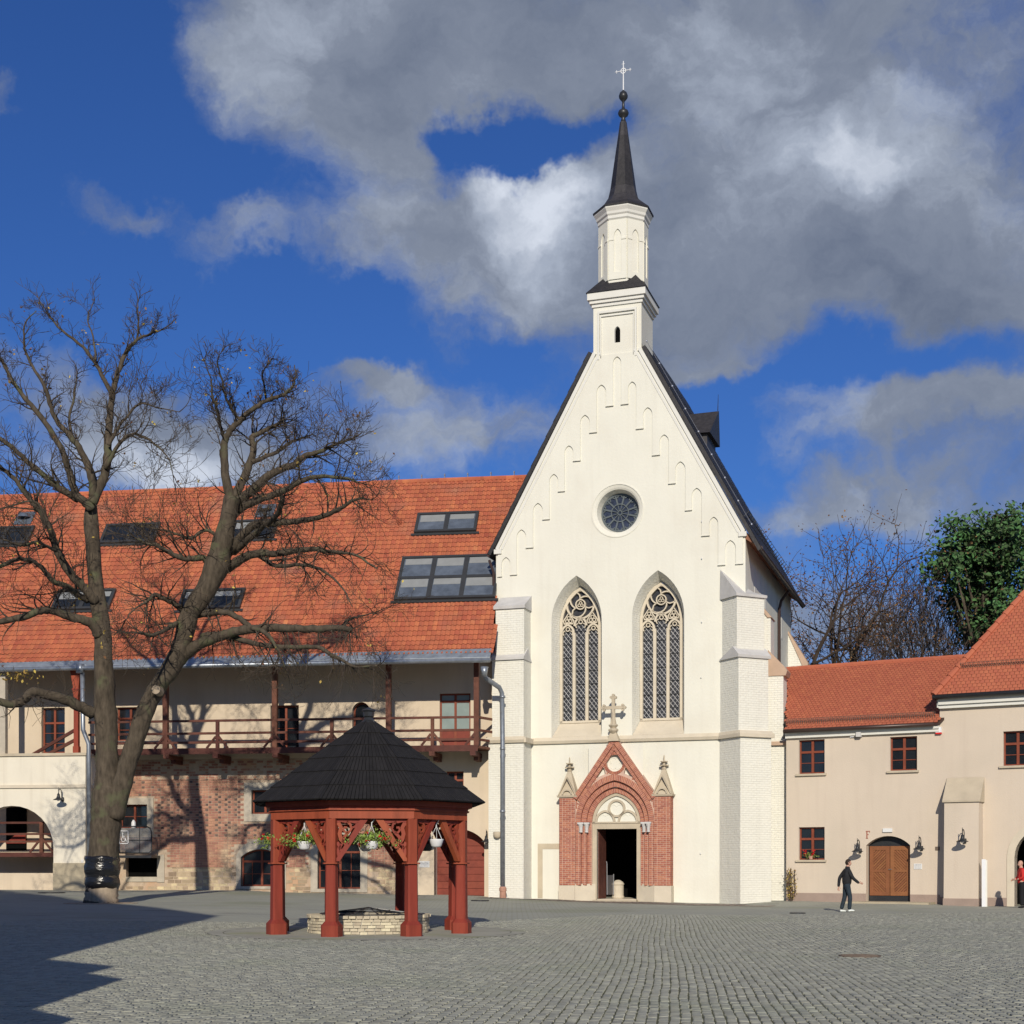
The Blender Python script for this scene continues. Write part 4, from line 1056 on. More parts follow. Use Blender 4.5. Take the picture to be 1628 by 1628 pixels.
def slopebox(mb, u0, u1, a, b, w0, z0, m_, h0, h1, mt=0):      # box lying on a roof slope; a, b are depths w
    c_ = 1/math.hypot(1, m_); s_ = m_*c_
    def P(u, w, h): return (u, w-h*s_, z0+(w-w0)*m_+h*c_)
    mb.hexa([P(u0, a, h0), P(u1, a, h0), P(u1, b, h0), P(u0, b, h0), P(u0, a, h1), P(u1, a, h1), P(u1, b, h1), P(u0, b, h1)], mt)

def pantiles(mb, u0f, u1f, w0, z0, w1, z1, tw, rl, curve=True, lift_=.0, rg=random.Random(1)):
    L_ = math.hypot(w1-w0, z1-z0); cw, cz = (w1-w0)/L_, (z1-z0)/L_; nw, nz = -cz, cw
    nrow = int(round(L_/rl)); rl = L_/nrow
    prof = [(0, .005), (.22, .036), (.45, .040), (.68, .012), (1.0, .0)] if curve else [(.04, .012), (.25, .016), (.75, .016), (.96, .012)]
    def P(u, s, h): return (u, w0+cw*s+nw*h, z0+cz*s+nz*h)
    for r in range(nrow):
        s0, s1 = r*rl, (r+1)*rl+.02; wm = w0+cw*s0
        ua, ub = u0f(wm), u1f(wm); off = 0 if curve else (r % 2)*tw/2
        k0 = int(math.floor((ua-off)/tw)); k1 = int(math.ceil((ub-off)/tw))
        sag = .012*math.sin(r*1.7)
        for k in range(k0, k1):
            a = k*tw+off
            if a < ua-tw*.5 or a+tw > ub+tw*.5: continue
            j = rg.uniform(-.006, .006); n = len(prof); vs = []
            hb = .034 if curve else .02
            for (f, h) in prof: vs.append(P(a+f*tw, s0+j+(0 if curve else -.02*math.sin(f*math.pi)), h+hb+lift_))
            for (f, h) in prof: vs.append(P(a+f*tw, s1, h+.004+lift_))
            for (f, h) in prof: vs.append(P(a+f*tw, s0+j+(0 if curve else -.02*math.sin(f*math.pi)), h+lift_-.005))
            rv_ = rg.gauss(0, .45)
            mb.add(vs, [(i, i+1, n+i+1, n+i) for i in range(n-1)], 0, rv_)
            mb.add(vs, [(2*n+i, 2*n+i+1, i+1, i) for i in range(n-1)], 1, rv_)  # lip faces take the colour with the gap shade painted in

LB = {}
def left_wing():
    fr = LEFT; c = fr.empty('long_wing', 'long old wing with red pantile roof and wooden gallery left of the chapel', 'building')
    U0, U1 = fr.u(-230), 5.2
    zd = fr.z(600, 1187, -1.7)                     # top of the gallery deck
    zsplit = zd-.32; um = fr.u(637); EZ = 10.7
    def R_(px0, px1, py0, py1): a = fr.uz(px0, py1); b = fr.uz(px1, py0); return a[0], b[0], a[1], b[1]
    D1 = R_(66, 103, 1125, 1187); W2 = R_(185, 226, 1124, 1178); D3 = R_(430, 475, 1121, 1187); A4 = R_(560, 588, 1116, 1187); D5 = R_(699, 748, 1102, 1187)
    D1 = (*D1[:2], zd+.02, D1[3]); D3 = (*D3[:2], zd+.02, D3[3]); A4 = (*A4[:2], zd+.02, A4[3]); D5 = (*D5[:2], zd+.02, D5[3])
    top = MB(); top.prism(rect(U0, U1, zsplit, EZ), 0, .45, holes=[rect(*D1), rect(*W2), rect(*D3), sarch(A4[0], A4[1], A4[2], A4[3]-.35, .35), rect(*D5)])
    W11 = R_(709, 737, 1226, 1257); G = R_(690, 770, 1318, 1421); G = (G[0], G[1], .1, G[3])
    lowr = MB(); lowr.prism(rect(um, U1, -.6, zsplit-.001), 0, .45, holes=[rect(*W11), sarch(G[0], G[1], -.3, G[3]-.55, .55)])
    wl = top; 
    top.build('plaster_wall', 'beige_plaster', c); lowr.build('plaster_wall', 'beige_plaster', c)
    W6 = R_(190, 234, 1279, 1317); W7 = R_(400, 440, 1256, 1294); W8 = R_(383, 446, 1350, 1409); W9 = R_(505, 573, 1326, 1413); H10 = R_(200, 250, 1362, 1394)
    hs = [rect(*W6), rect(*W7), sarch(*W8[:3], W8[3]-.35, .35), sarch(*W9[:3], W9[3]-.8, .8), rect(*H10)]
    low = MB(); low.prism(rect(U0, um-.001, -.6, zsplit-.001), .02, .45, holes=hs); mw = low.build('brick_wall', 'brick_mortar', c)
    # stone window surrounds
    fs_ = MB()
    def surround(op, t, w=-.03, sill=None):
        a, b, z0, z1 = op; fs_.piece()
        fs_.prism(rect(a-t, b+t, z0-(sill or t), z1+t), w, .019, holes=[rect(a, b, z0, z1)], back=False)
        fs_.loft(lift(rect(a, b, z0, z1), w), lift(rect(a, b, z0, z1), .2))
    surround(W6, .30); surround(W7, .34); fs_.piece(); fs_.box(H10[1]+.001, H10[1]+.34, -.03, .019, H10[2]-.25, H10[3]+.1); fs_.piece(); fs_.box(H10[0], H10[1], -.03, .019, H10[2]-.22, H10[2]-.001)
    fs_.piece(); o = sarch(W9[0]-.32, W9[1]+.32, W9[2]-.15, W9[3]-.75, 1.05); h = sarch(W9[0], W9[1], W9[2], W9[3]-.8, .8); fs_.prism(o, -.03, .019, holes=[h], back=False); fs_.loft(lift(h, -.03), lift(h, .25))
    fs_.piece(); h = sarch(W8[0], W8[1], W8[2], W8[3]-.35, .35); o = sarch(W8[0]-.22, W8[1]+.25, W8[2]-.12, W8[3]-.3, .75); fs_.prism(o, -.02, .019, holes=[h], back=False); fs_.loft(lift(h, -.02), lift(h, .25))
    fs_.build('stone_surround', 'frame_stone', c)
    def skip(u, z, a, b, z0, z1):
        for (p, t) in ((W6, .31), (W7, .35), (H10, .31), (W8, .2)):
            if b > p[0]-t and a < p[1]+t and z1 > p[2]-t-.02 and z0 < p[3]+t: return True
        if b > W9[0]-.34 and a < W9[1]+.34 and z0 < W9[3]+.35:
            if inside((u, z), o9): return True
        if b > W8[0]-.24 and a < W8[1]+.27 and z0 < W8[3]+.5 and inside((u, z), o8): return True
        return False
    o9 = sarch(W9[0]-.42, W9[1]+.42, W9[2]-.25, W9[3]-.75, 1.15); o8 = sarch(W8[0]-.3, W8[1]+.33, W8[2]-.22, W8[3]-.3, .8)
    zst = fr.z(500, 1379); rg = random.Random(4)
    def burnt(a, z, l):
        r = int((z-zst)/.115); k = int(round(a/.15)); zz = z-zst
        return 1 if 1.3 < zz < 3.2 and l < .2 and rg.random() < .8 else (1 if l < .2 and 3.2 <= zz < 4.2 and rg.random() < .25 else 0)
    ub = fr.u(145, 0)
    bk = MB(); bricks_rect(bk, ub, um-.02, zst, zsplit-.9, -.004, .03, bl=.30, bh=.115, jt=.022, skip=skip, jit=.007, rnd_m=burnt)
    # the top courses, broken up and patched with plaster
    bricks_rect(bk, ub, um-.02, zsplit-.9, zsplit-.05, .004, .03, bl=.30, bh=.115, jt=.03, skip=lambda u, z, a, b, z0, z1: rg.random() < .45 or skip(u, z, a, b, z0, z1), jit=.01)
    bk.build('brickwork', ['old_brick', 'burnt_brick'], mw, kind='stuff')
    rb = MB(); z = -.1
    while z < zst-.05:                             # rubble footing
        u = ub; h = rg.uniform(.12, .24); h = min(h, zst-z)
        while u < um-.05:
            l = rg.uniform(.18, .5); b = min(u+l, um-.02)
            if not skip((u+b)/2, z+h/2, u, b, z, z+h) and rg.random() < .93:
                d = rg.uniform(-.02, .006); j = [rg.uniform(-.02, .02) for _ in range(8)]
                rb.hexa([(u+.02+j[0], d+.02, z+.015+j[1]*.6), (b-.02+j[2], d+.02, z+.015+j[3]*.6), (b-.01, .03, z+.01), (u+.01, .03, z+.01), (u+.02+j[4], d, z+h-.02+j[5]*.6), (b-.02+j[6], d, z+h-.02+j[7]*.6), (b-.01, .03, z+h-.01), (u+.01, .03, z+h-.01)])
            u = b
        z += h
    rb.build('rubble_footing', 'rubble', mw, kind='stuff')
    # windows and doors
    casement(c, *W6, .2, bars=1, tr=0); casement(c, *W7, .2, bars=1, tr=0); casement(c, *W8, .2, bars=1, arch=.35); casement(c, *W9, .25, bars=1, arch=.8)
    casement(c, *W11, .25, bars=1, tr=.45); casement(c, *W2, .2, bars=1); casement(c, *D1, .2, bars=2, name='gallery_door'); casement(c, *D3, .25, bars=1, tr=0, name='gallery_door')
    casement(c, *A4, .3, bars=1, tr=0, arch=.35, lights=1, name='gallery_door')
    d5 = casement(c, *D5, .12, bars=0, tr=.14, name='gallery_door', glass='curtain')
    pn = MB(); pn.box(D5[0]+.08, D5[1]-.08, .125, .17, D5[2]+.03, D5[2]+(D5[3]-D5[2])*.33); pn.build('door_panel', 'gate_wood', d5)
    g = MB(); g.box(H10[0], H10[1], .3, .34, H10[2], H10[3]); g.build('cellar_opening', 'dark_void', c)
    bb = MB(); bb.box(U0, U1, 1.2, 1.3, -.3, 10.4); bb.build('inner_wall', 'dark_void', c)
    # arched plank gate in a deep recess
    gw = .75; rv = MB(); h = sarch(G[0], G[1], -.3, G[3]-.55, .55); rv.loft(lift(h, .0), lift(h, gw)); rv.build('gate_reveal', 'cream_plaster', c)
    gp = MB(); uc = G[0]
    gd = MB(); gd.prism(sarch(G[0]-.0, G[1], -.3, G[3]-.55, .55), gw, gw+.05); gate = gd.build('plank_gate', 'gate_wood', c)
    z = .25; hgt = (G[3]-.25)/9.3
    for k in range(9):
        pl = MB(); zz1 = z+hgt-.02
        hw_ = (G[1]-G[0])/2; uc = (G[0]+G[1])/2; sp = G[3]-.55
        if zz1 > sp+.05: hw_ = min(hw_, hw_*math.sqrt(max(.05, 1-((zz1-sp)/.62)**2)))
        for s_ in (-1, 1):
            pl = MB(); a, b = (uc-hw_+.02, uc-.01) if s_ < 0 else (uc+.01, uc+hw_-.02); pl.box(a, b, gw-.035, gw, z, zz1); pl.build('plank', 'gate_wood', gate)
        z += hgt
    # roof: kicked eave, main slope, battens of tiles
    RW0, RZ0 = -2.62, fr.z(600, 1053, -2.62)+.10; KW = -1.55; KZ = RZ0+.92; RW1 = 5.6; RZ1 = fr.z(600, 769, RW1)
    u1f = lambda w: fr.u(777, -2.62)+.05 if w < -1.6 else (5.42+.185*w if w > .8 else fr.u(787, w))
    u0f = lambda w: U0
    deck = MB()
    ms = (RZ1-KZ)/(RW1-KW)
    for (a, za, b, zb_) in ((RW0, RZ0, KW, KZ), (KW, KZ, .8, KZ+(.8-KW)*ms), (.8, KZ+(.8-KW)*ms, RW1, RZ1)):
        ue0, ue1 = min(u1f(a+.02), fr.u(786, a))-.03, min(u1f(b-.02), fr.u(786, b))-.03
        if b > 5: ue0, ue1 = u1f(.81), u1f(b)
        deck.hexa([(U0, a, za-.14), (ue0, a, za-.14), (ue1, b, zb_-.14), (U0, b, zb_-.14), (U0, a, za), (ue0, a, za), (ue1, b, zb_), (U0, b, zb_)])
    deck.hexa([(U0, RW1, RZ1-.14), (u1f(RW1), RW1, RZ1-.14), (u1f(RW1)+2, 14, 9.5), (U0, 14, 9.5), (U0, RW1, RZ1), (u1f(RW1), RW1, RZ1), (u1f(RW1)+2, 14, 9.8), (U0, 14, 9.8)])
    roof = deck.build('roof', 'soffit_wood', c)
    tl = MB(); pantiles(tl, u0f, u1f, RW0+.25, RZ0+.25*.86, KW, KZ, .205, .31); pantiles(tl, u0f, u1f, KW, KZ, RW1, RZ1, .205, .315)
    tl.build('roof_tiles', ['roof_tile', 'tile_edge_shade'], roof, kind='stuff')
    rd = MB(); u = U0; rg2 = random.Random(9)
    while u < u1f(RW1)-.2:
        rd.tube([(u, RW1, RZ1+.02), (u+.42, RW1, RZ1+.045)], [.14, .12], 8, r=rg2.gauss(0, .4)); u += .36
    rd.build('ridge_tiles', 'roof_tile', roof, kind='stuff')
    sp_ = MB(); u = U0
    while u < u1f(RW1): sp_.lathe([(.03, 0), (.03, .12), (.045, .14), (.03, .22)], (u, RW1, RZ1+.14), 5); u += 1.12
    sp_.build('ridge_spikes', 'steel', roof, kind='stuff')
    fl = MB(); m1 = (KZ-RZ0)/(KW-RW0); ue = u1f(-2.5)
    fl.hexa([(U0, RW0-.02, RZ0-.02), (ue, RW0-.02, RZ0-.02), (ue, RW0+.42, RZ0+.44*m1), (U0, RW0+.12, RZ0+.13*m1), (U0, RW0-.02, RZ0+.03), (ue, RW0-.02, RZ0+.03), (ue, RW0+.42, RZ0+.44*m1+.075), (U0, RW0+.12, RZ0+.13*m1+.05)])
    fl.build('eave_flashing', 'zinc', roof)
    gt = MB(); gt.tube([(U0, RW0-.08, RZ0-.10), (ue+.02, RW0-.08, RZ0-.10)], .105, 10); gt.build('gutter', 'zinc_pipe', c, smooth=True)
    # skylights
    mm = (RZ1-KZ)/(RW1-KW)
    def sky(pts, nx, ny, blinds=True, glass='glass_sky'):
        (xl, yb), (xr, yt) = pts
        a = fr.slope(xl, yb, KW, KZ, RW1, RZ1); b = fr.slope(xr, yb, KW, KZ, RW1, RZ1); t = fr.slope((xl+xr)/2, yt, KW, KZ, RW1, RZ1)
        ua, ub_, wa, wb = a[0], b[0], a[1], t[1]
        f = MB(); du = (ub_-ua)/nx; dw = (wb-wa)/ny
        sb_ = lambda mb, *q, **k: slopebox(mb, q[0], q[1], q[2], q[3], KW, KZ, mm, q[4], q[5])
        sb_(f, ua-.06, ub_+.06, wa-.04, wa+.045, .0, .19); sb_(f, ua-.06, ub_+.06, wb-.045, wb+.04, .0, .19); sb_(f, ua-.0605, ua+.07, wa+.0451, wb-.0451, .0, .18); sb_(f, ub_-.07, ub_+.0605, wa+.0451, wb-.0451, .0, .18)
        for k in range(1, nx): sb_(f, ua+du*k-.10, ua+du*k+.10, wa+.046, wb-.046, .0, .175)
        for k in range(1, ny): sb_(f, ua+.071, ub_-.071, wa+dw*k-.055, wa+dw*k+.055, .0, .165)
        sb_(f, ua-.2, ub_+.2, wa-.13, wa-.041, .03, .09)
        o = f.build('skylight', 'skylight_frame', roof)
        for i in range(nx):
            for j in range(ny):
                p = MB(); sb_(p, ua+du*i+.07, ua+du*(i+1)-.07, wa+dw*j+.04, wa+dw*(j+1)-.04, .11, .13); p.build('pane', glass, o)
                if blinds:
                    q = MB(); f0 = .55+.1*((i+j) % 2); sb_(q, ua+du*i+.13, ua+du*(i+1)-.13, wa+dw*(j+f0), wa+dw*(j+1)-.06, .131, .137); q.build('blind', 'blind', o)
        return o
    sky([(661, 849), (755, 820)], 2, 1); sky([(629, 956), (785, 889)], 3, 2)
    sky([(161, 866), (243, 838)], 2, 1, False, 'glass_dark'); sky([(-38, 869), (42, 843)], 2, 1, False, 'glass_dark'); sky([(366, 859), (434, 832)], 2, 1, True, 'glass_dark')
    sky([(84, 972), (172, 943)], 2, 1, True, 'glass_dark'); sky([(285, 971), (380, 942)], 2, 1, True, 'glass_dark')
    dmb = MB()
    for (px, py) in ((40, 826), (423, 814)):
        u, w, z = fr.slope(px, py, KW, KZ, RW1, RZ1); dmb.piece(); slopebox(dmb, u-.45, u+.45, w-.3, w+.3, KW, KZ, mm, 0, .1); dmb.lathe([(.33, 0), (.33, .08), (.26, .18), (.1, .25), (0, .26)], (u, w-.1, z+.08), 12)
    dmb.build('roof_dome', 'glass_sky', roof)
    vt = MB(); u, w, z = fr.slope(636, 834, KW, KZ, RW1, RZ1); vt.tube([(u, w-.05, z), (u, w-.15, z+.22)], .09, 8); vt.build('vent_tile', 'roof_tile', roof)
    # gallery: deck, joists, posts, rails, braces
    ua, ub_ = fr.u(140, -1.7), fr.u(758, -1.7); W0 = -1.7
    dk = MB(); dk.box(ua, ub_, W0, -.001, zd-.10, zd); dk.box(ua, ub_+.05, W0-.05, W0, zd-.24, zd+.02)
    dk.hexa([(ub_, W0, zd-.1), (ub_+.03, W0, zd-.1), (ub_+.62, -.001, zd-.1), (ub_, -.001, zd-.1), (ub_, W0, zd-.001), (ub_+.03, W0, zd-.001), (ub_+.62, -.001, zd-.001), (ub_, -.001, zd-.001)])
    deck_o = dk.build('gallery', 'brown_wood', c)
    js = MB()
    for px in (265, 343, 438, 530, 612, 687, 752):
        u = fr.u(px, W0); js.piece(); js.box(u-.12, u+.12, W0-.1, -.0, zd-.42, zd-.2401); js.box(u-.10, u+.10, W0+.75, -.0, zd-.58, zd-.4201)
    js.build('joist', 'brown_wood', deck_o)
    ps = MB()
    for px in (262, 436, 617, 757): u = fr.u(px, W0); ps.piece(); ps.box(u-.11, u+.11, W0+.0, W0+.22, zd, RZ0+.42)
    ps.build('post', 'brown_wood', deck_o)
    pl = MB(); pl.box(ua, ub_+.3, W0-.02, W0+.24, RZ0+.42, RZ0+.66); pl.build('eave_beam', 'brown_wood', c)
    zr = zd+1.22; rl_ = MB(); ry = W0+.05
    ue = (ub_+.62, -.15)
    for z in (zr, zr-.55, zr-.95): 
        rl_.piece(); rl_.beam((ua, ry, z), (ub_+.0, ry, z), .09, .10)
        rl_.piece(); rl_.beam((ub_+.03, ry+.08, z), (ue[0], ue[1], z), .09, .10)
    rl_.build('rail', 'brown_wood', deck_o)
    po = MB(); br = MB()
    for px in (345, 436, 527, 617, 687, 757, 262):
        u = fr.u(px, W0)
        if px not in (262, 436, 617, 757): po.piece(); po.box(u-.07, u+.07, W0-.0, W0+.14, zd, zr+.04)
        for s_ in (-1, 1):
            if px == 757 and s_ > 0: continue
            br.piece(); br.beam((u+s_*.07, ry-.02, zd+.52), (u+s_*.48, ry-.02, zd+.02), .07, .09)
    po.piece(); po.box(ue[0]-.07, ue[0]+.07, ue[1]-.1, ue[1]+.06, zd, zr+.04)
    po.build('rail_post', 'brown_wood', deck_o); br.build('brace', 'brown_wood', deck_o)
    # downpipes
    dp = MB(); u, z = fr.uz(770, 1062, -2.7)
    dp.tube([(u, -2.7, z+.05), (u, -2.7, z-.35)], [.17, .10], 10)
    q = CHAP; # lower run stands clear of the chapel buttress
    def px3(px, py, y): return Vector(((px-CX)*y/F, y, CH+(HY-py)*y/F))
    M4 = Matrix.Rotation(fr.a, 4, 'Z') @ Matrix.Translation(Vector((-fr.o.x, -fr.o.y, 0)))
    pts = [px3(769, 1068, 61.2), px3(772, 1078, 61.3), px3(794, 1093, 61.8), px3(798, 1102, 61.9), px3(799, 1180, 61.9), px3(799, 1408, 61.9)]
    dp.piece(); dp.tube([tuple(M4 @ p_) for p_ in pts], .105, 10)
    for py in (1108, 1190, 1290): p_ = M4 @ px3(799, py, 61.9); dp.lathe([(.125, -.05), (.125, .05)], tuple(p_), 10)
    pts = [px3(128, 1066, 61.0), px3(129, 1082, 61.0)]
    u, z = fr.uz(128, 1066, -2.7); dp.piece(); dp.box(u-.14, u+.14, -2.85, -2.6, z-.12, z+.28)
    P2 = [(fr.u(131, -2.65), -2.65, z-.1), (fr.u(132, -2.6), -2.6, fr.z(132, 1160, -2.6)), (fr.u(141, -2.55), -2.55, fr.z(141, 1183, -2.55)), (fr.u(142, -2.55), -2.55, .45)]
    dp.tube(P2, .10, 10)
    dp.build('downpipe', 'zinc_pipe', c, smooth=True)
    ft = MB(); p_ = M4 @ px3(799.5, 1430, 61.9); ft.lathe([(.14, -.25), (.14, .35), (.16, .36), (.16, .48), (.12, .55)], (p_.x, p_.y, p_.z), 10); ft.build('clay_pipe_foot', 'clay', c)
    return c
wing = left_wing()

def porch():
    fr = LEFT; w0 = -2.45
    c = fr.empty('arcade_porch', 'white plastered porch with round arch and stair behind the bare tree', 'porch')
    ua, ub = fr.u(-60, w0), fr.u(136, w0); zt = fr.z(60, 1202, w0); zc = fr.z(60, 1250, w0)
    uc = fr.u(19, w0); ur = fr.u(85, w0); hw = ur-uc; zs = fr.z(85, 1348, w0); zb = -.4; zcap = fr.z(110, 1372, w0)
    op = [(uc-hw, zb), (uc+hw, zb)]+[(uc+hw*math.cos(R(180*i/16)), zs+(fr.z(19, 1281, w0)-zs)*math.sin(R(180*i/16))) for i in range(17)]
    wl = MB(); wl.prism(rect(ua, ub, zb, zt), w0, w0+.5, holes=[op]) if uc-hw > ua else wl.prism(rect(ua, ub, zb, zt), w0, w0+.5, holes=[[p for p in op]])
    wl.box(ub-.45, ub-.001, w0+.501, -.01, zb, zt); wl.build('wall', 'cream_plaster', c)
    cp = MB(); cp.box(ua, ub+.06, w0-.08, w0+.6, zt+.001, zt+.12); cp.box(ub-.5, ub+.06, w0+.601, 0, zt+.001, zt+.12); cp.build('coping', 'sandstone', c)
    st = MB(); st.box(ua, ub+.05, w0-.07, w0, zc-.08, zc+.06); st.box(ub, ub+.05, w0, -.1, zc-.08, zc+.06); st.build('string_course', 'sandstone_pale', c)
    pl = MB(); pl.box(uc+hw+.0, ub+.05, w0-.05, w0, zb, zcap); pl.box(ub, ub+.05, w0+.001, -.1, zb, zcap); pl.build('plinth', 'plinth_tan', c)
    # what shows through the arch: stair flight, rails, low wall, dark door
    z1 = fr.z(40, 1358, w0+.9); lo = MB(); lo.box(ua, uc+hw-.02, w0+.7, w0+.9, zb, fr.z(40, 1388, w0+.7)); lo.build('low_wall', 'beige_plaster', c)
    bm = MB(); bm.box(ua, uc+hw+.3, w0+.8, w0+1.0, z1-.12, z1+.08); bm.box(ua, uc+hw+.3, w0+1.001, -.2, z1-.05, z1+.02); bm.build('landing', 'brown_wood', c)
    rl = MB()
    for py in (1308, 1326, 1338): z = fr.z(40, py, w0+.85); rl.piece(); rl.beam((ua, w0+.85, z), (uc+hw+.2, w0+.85, z), .07, .09)
    rl.build('rail', 'brown_wood', c)
    u = fr.u(66, w0+.85); rp = MB(); rp.box(u-.08, u+.08, w0+.80, w0+.93, z1+.08, fr.z(66, 1307, w0+.85)); rp.build('rail_post', 'brown_wood', c)
    bb = MB()
    for s_ in (-1, 1): bb.piece(); bb.beam((u, w0+.85, fr.z(66, 1332, w0+.85)), (u+s_*.55, w0+.85, z1+.08), .06, .09)
    bb.build('brace', 'brown_wood', c)
    dd = MB(); a, b = fr.u(10, -.1), fr.u(42, -.1); dd.box(a, b, -.12, -.02, fr.z(20, 1352, -.1), fr.z(20, 1283, -.1)); d = dd.build('inner_door', 'dark_void', c)
    dr = MB(); dr.hexa([(a, -.2, fr.z(10, 1341, -.1)), (b, -.2, fr.z(10, 1341, -.1)), (b, -.125, fr.z(10, 1341, -.1)), (a, -.125, fr.z(10, 1341, -.1)), (b-.5, -.2, fr.z(10, 1327, -.1)), (b, -.2, fr.z(10, 1327, -.1)), (b, -.125, fr.z(10, 1327, -.1)), (b-.5, -.125, fr.z(10, 1327, -.1))]); dr.build('door_panel', 'red_wood', d)
    bw = MB(); bw.box(ua, ub-.46, -.06, -.03, zb, zt); bw.build('back_wall', 'beige_plaster', c)
    # loggia over the coping: carved corner post, arched brackets, stair rails
    u = fr.u(122, w0+.2); zp = fr.z(122, 1062, w0+.2); po = MB(); y = w0+.2
    po.box(u-.13, u+.13, y-.12, y+.12, zt+.12, zt+.42); po.box(u-.10, u+.10, y-.10, y+.10, zt+.42, zt+2.6)
    po.hexa([(u-.1, y-.1, zt+2.6), (u+.1, y-.1, zt+2.6), (u+.1, y+.1, zt+2.6), (u-.1, y+.1, zt+2.6), (u-.15, y-.12, zt+2.9), (u+.15, y-.12, zt+2.9), (u+.15, y+.12, zt+2.9), (u-.15, y+.12, zt+2.9)])
    po.box(u-.17, u+.17, y-.14, y+.14, zt+2.9, zt+2.96)
    po.hexa([(u-.12, y-.1, zt+2.96), (u+.12, y-.1, zt+2.96), (u+.12, y+.1, zt+2.96), (u-.12, y+.1, zt+2.96), (u-.3, y-.12, zp+.1), (u+.22, y-.12, zp+.1), (u+.22, y+.12, zp+.1), (u-.3, y+.12, zp+.1)])
    po.build('carved_post', 'red_wood', c)
    u2 = fr.u(6, w0+.2); p2 = MB(); p2.box(u2-.13, u2+.13, y-.12, y+.12, zt+.12, zp+.1); p2.build('loggia_post', 'frame_stone', c)
    sr = MB(); a = fr.u(50, w0+1.2); b = fr.u(121, w0+.4); 
    for (z0, z1_) in ((1203, 1160), (1215, 1176)): sr.piece(); sr.beam((a, w0+1.0, fr.z(50, z0, w0+1)), (b, w0+.35, fr.z(121, z1_, w0+.35)), .08, .14)
    sr.build('stair_rail', 'brown_wood', c)
    hb = MB(); hb.box(ua, fr.u(230, -2.5), -2.3, -2.1, zp+.1, zp+.35); hb.build('loggia_beam', 'brown_wood', c)
    sg = MB(); u = fr.u(132, w0-.01); z = fr.z(132, 1369, w0); sg.box(u-.08, u+.02, w0-.02, w0, z-.07, z+.07); sg.build('number_plate', 'plaque', c)
    return c
porch_obj = porch()

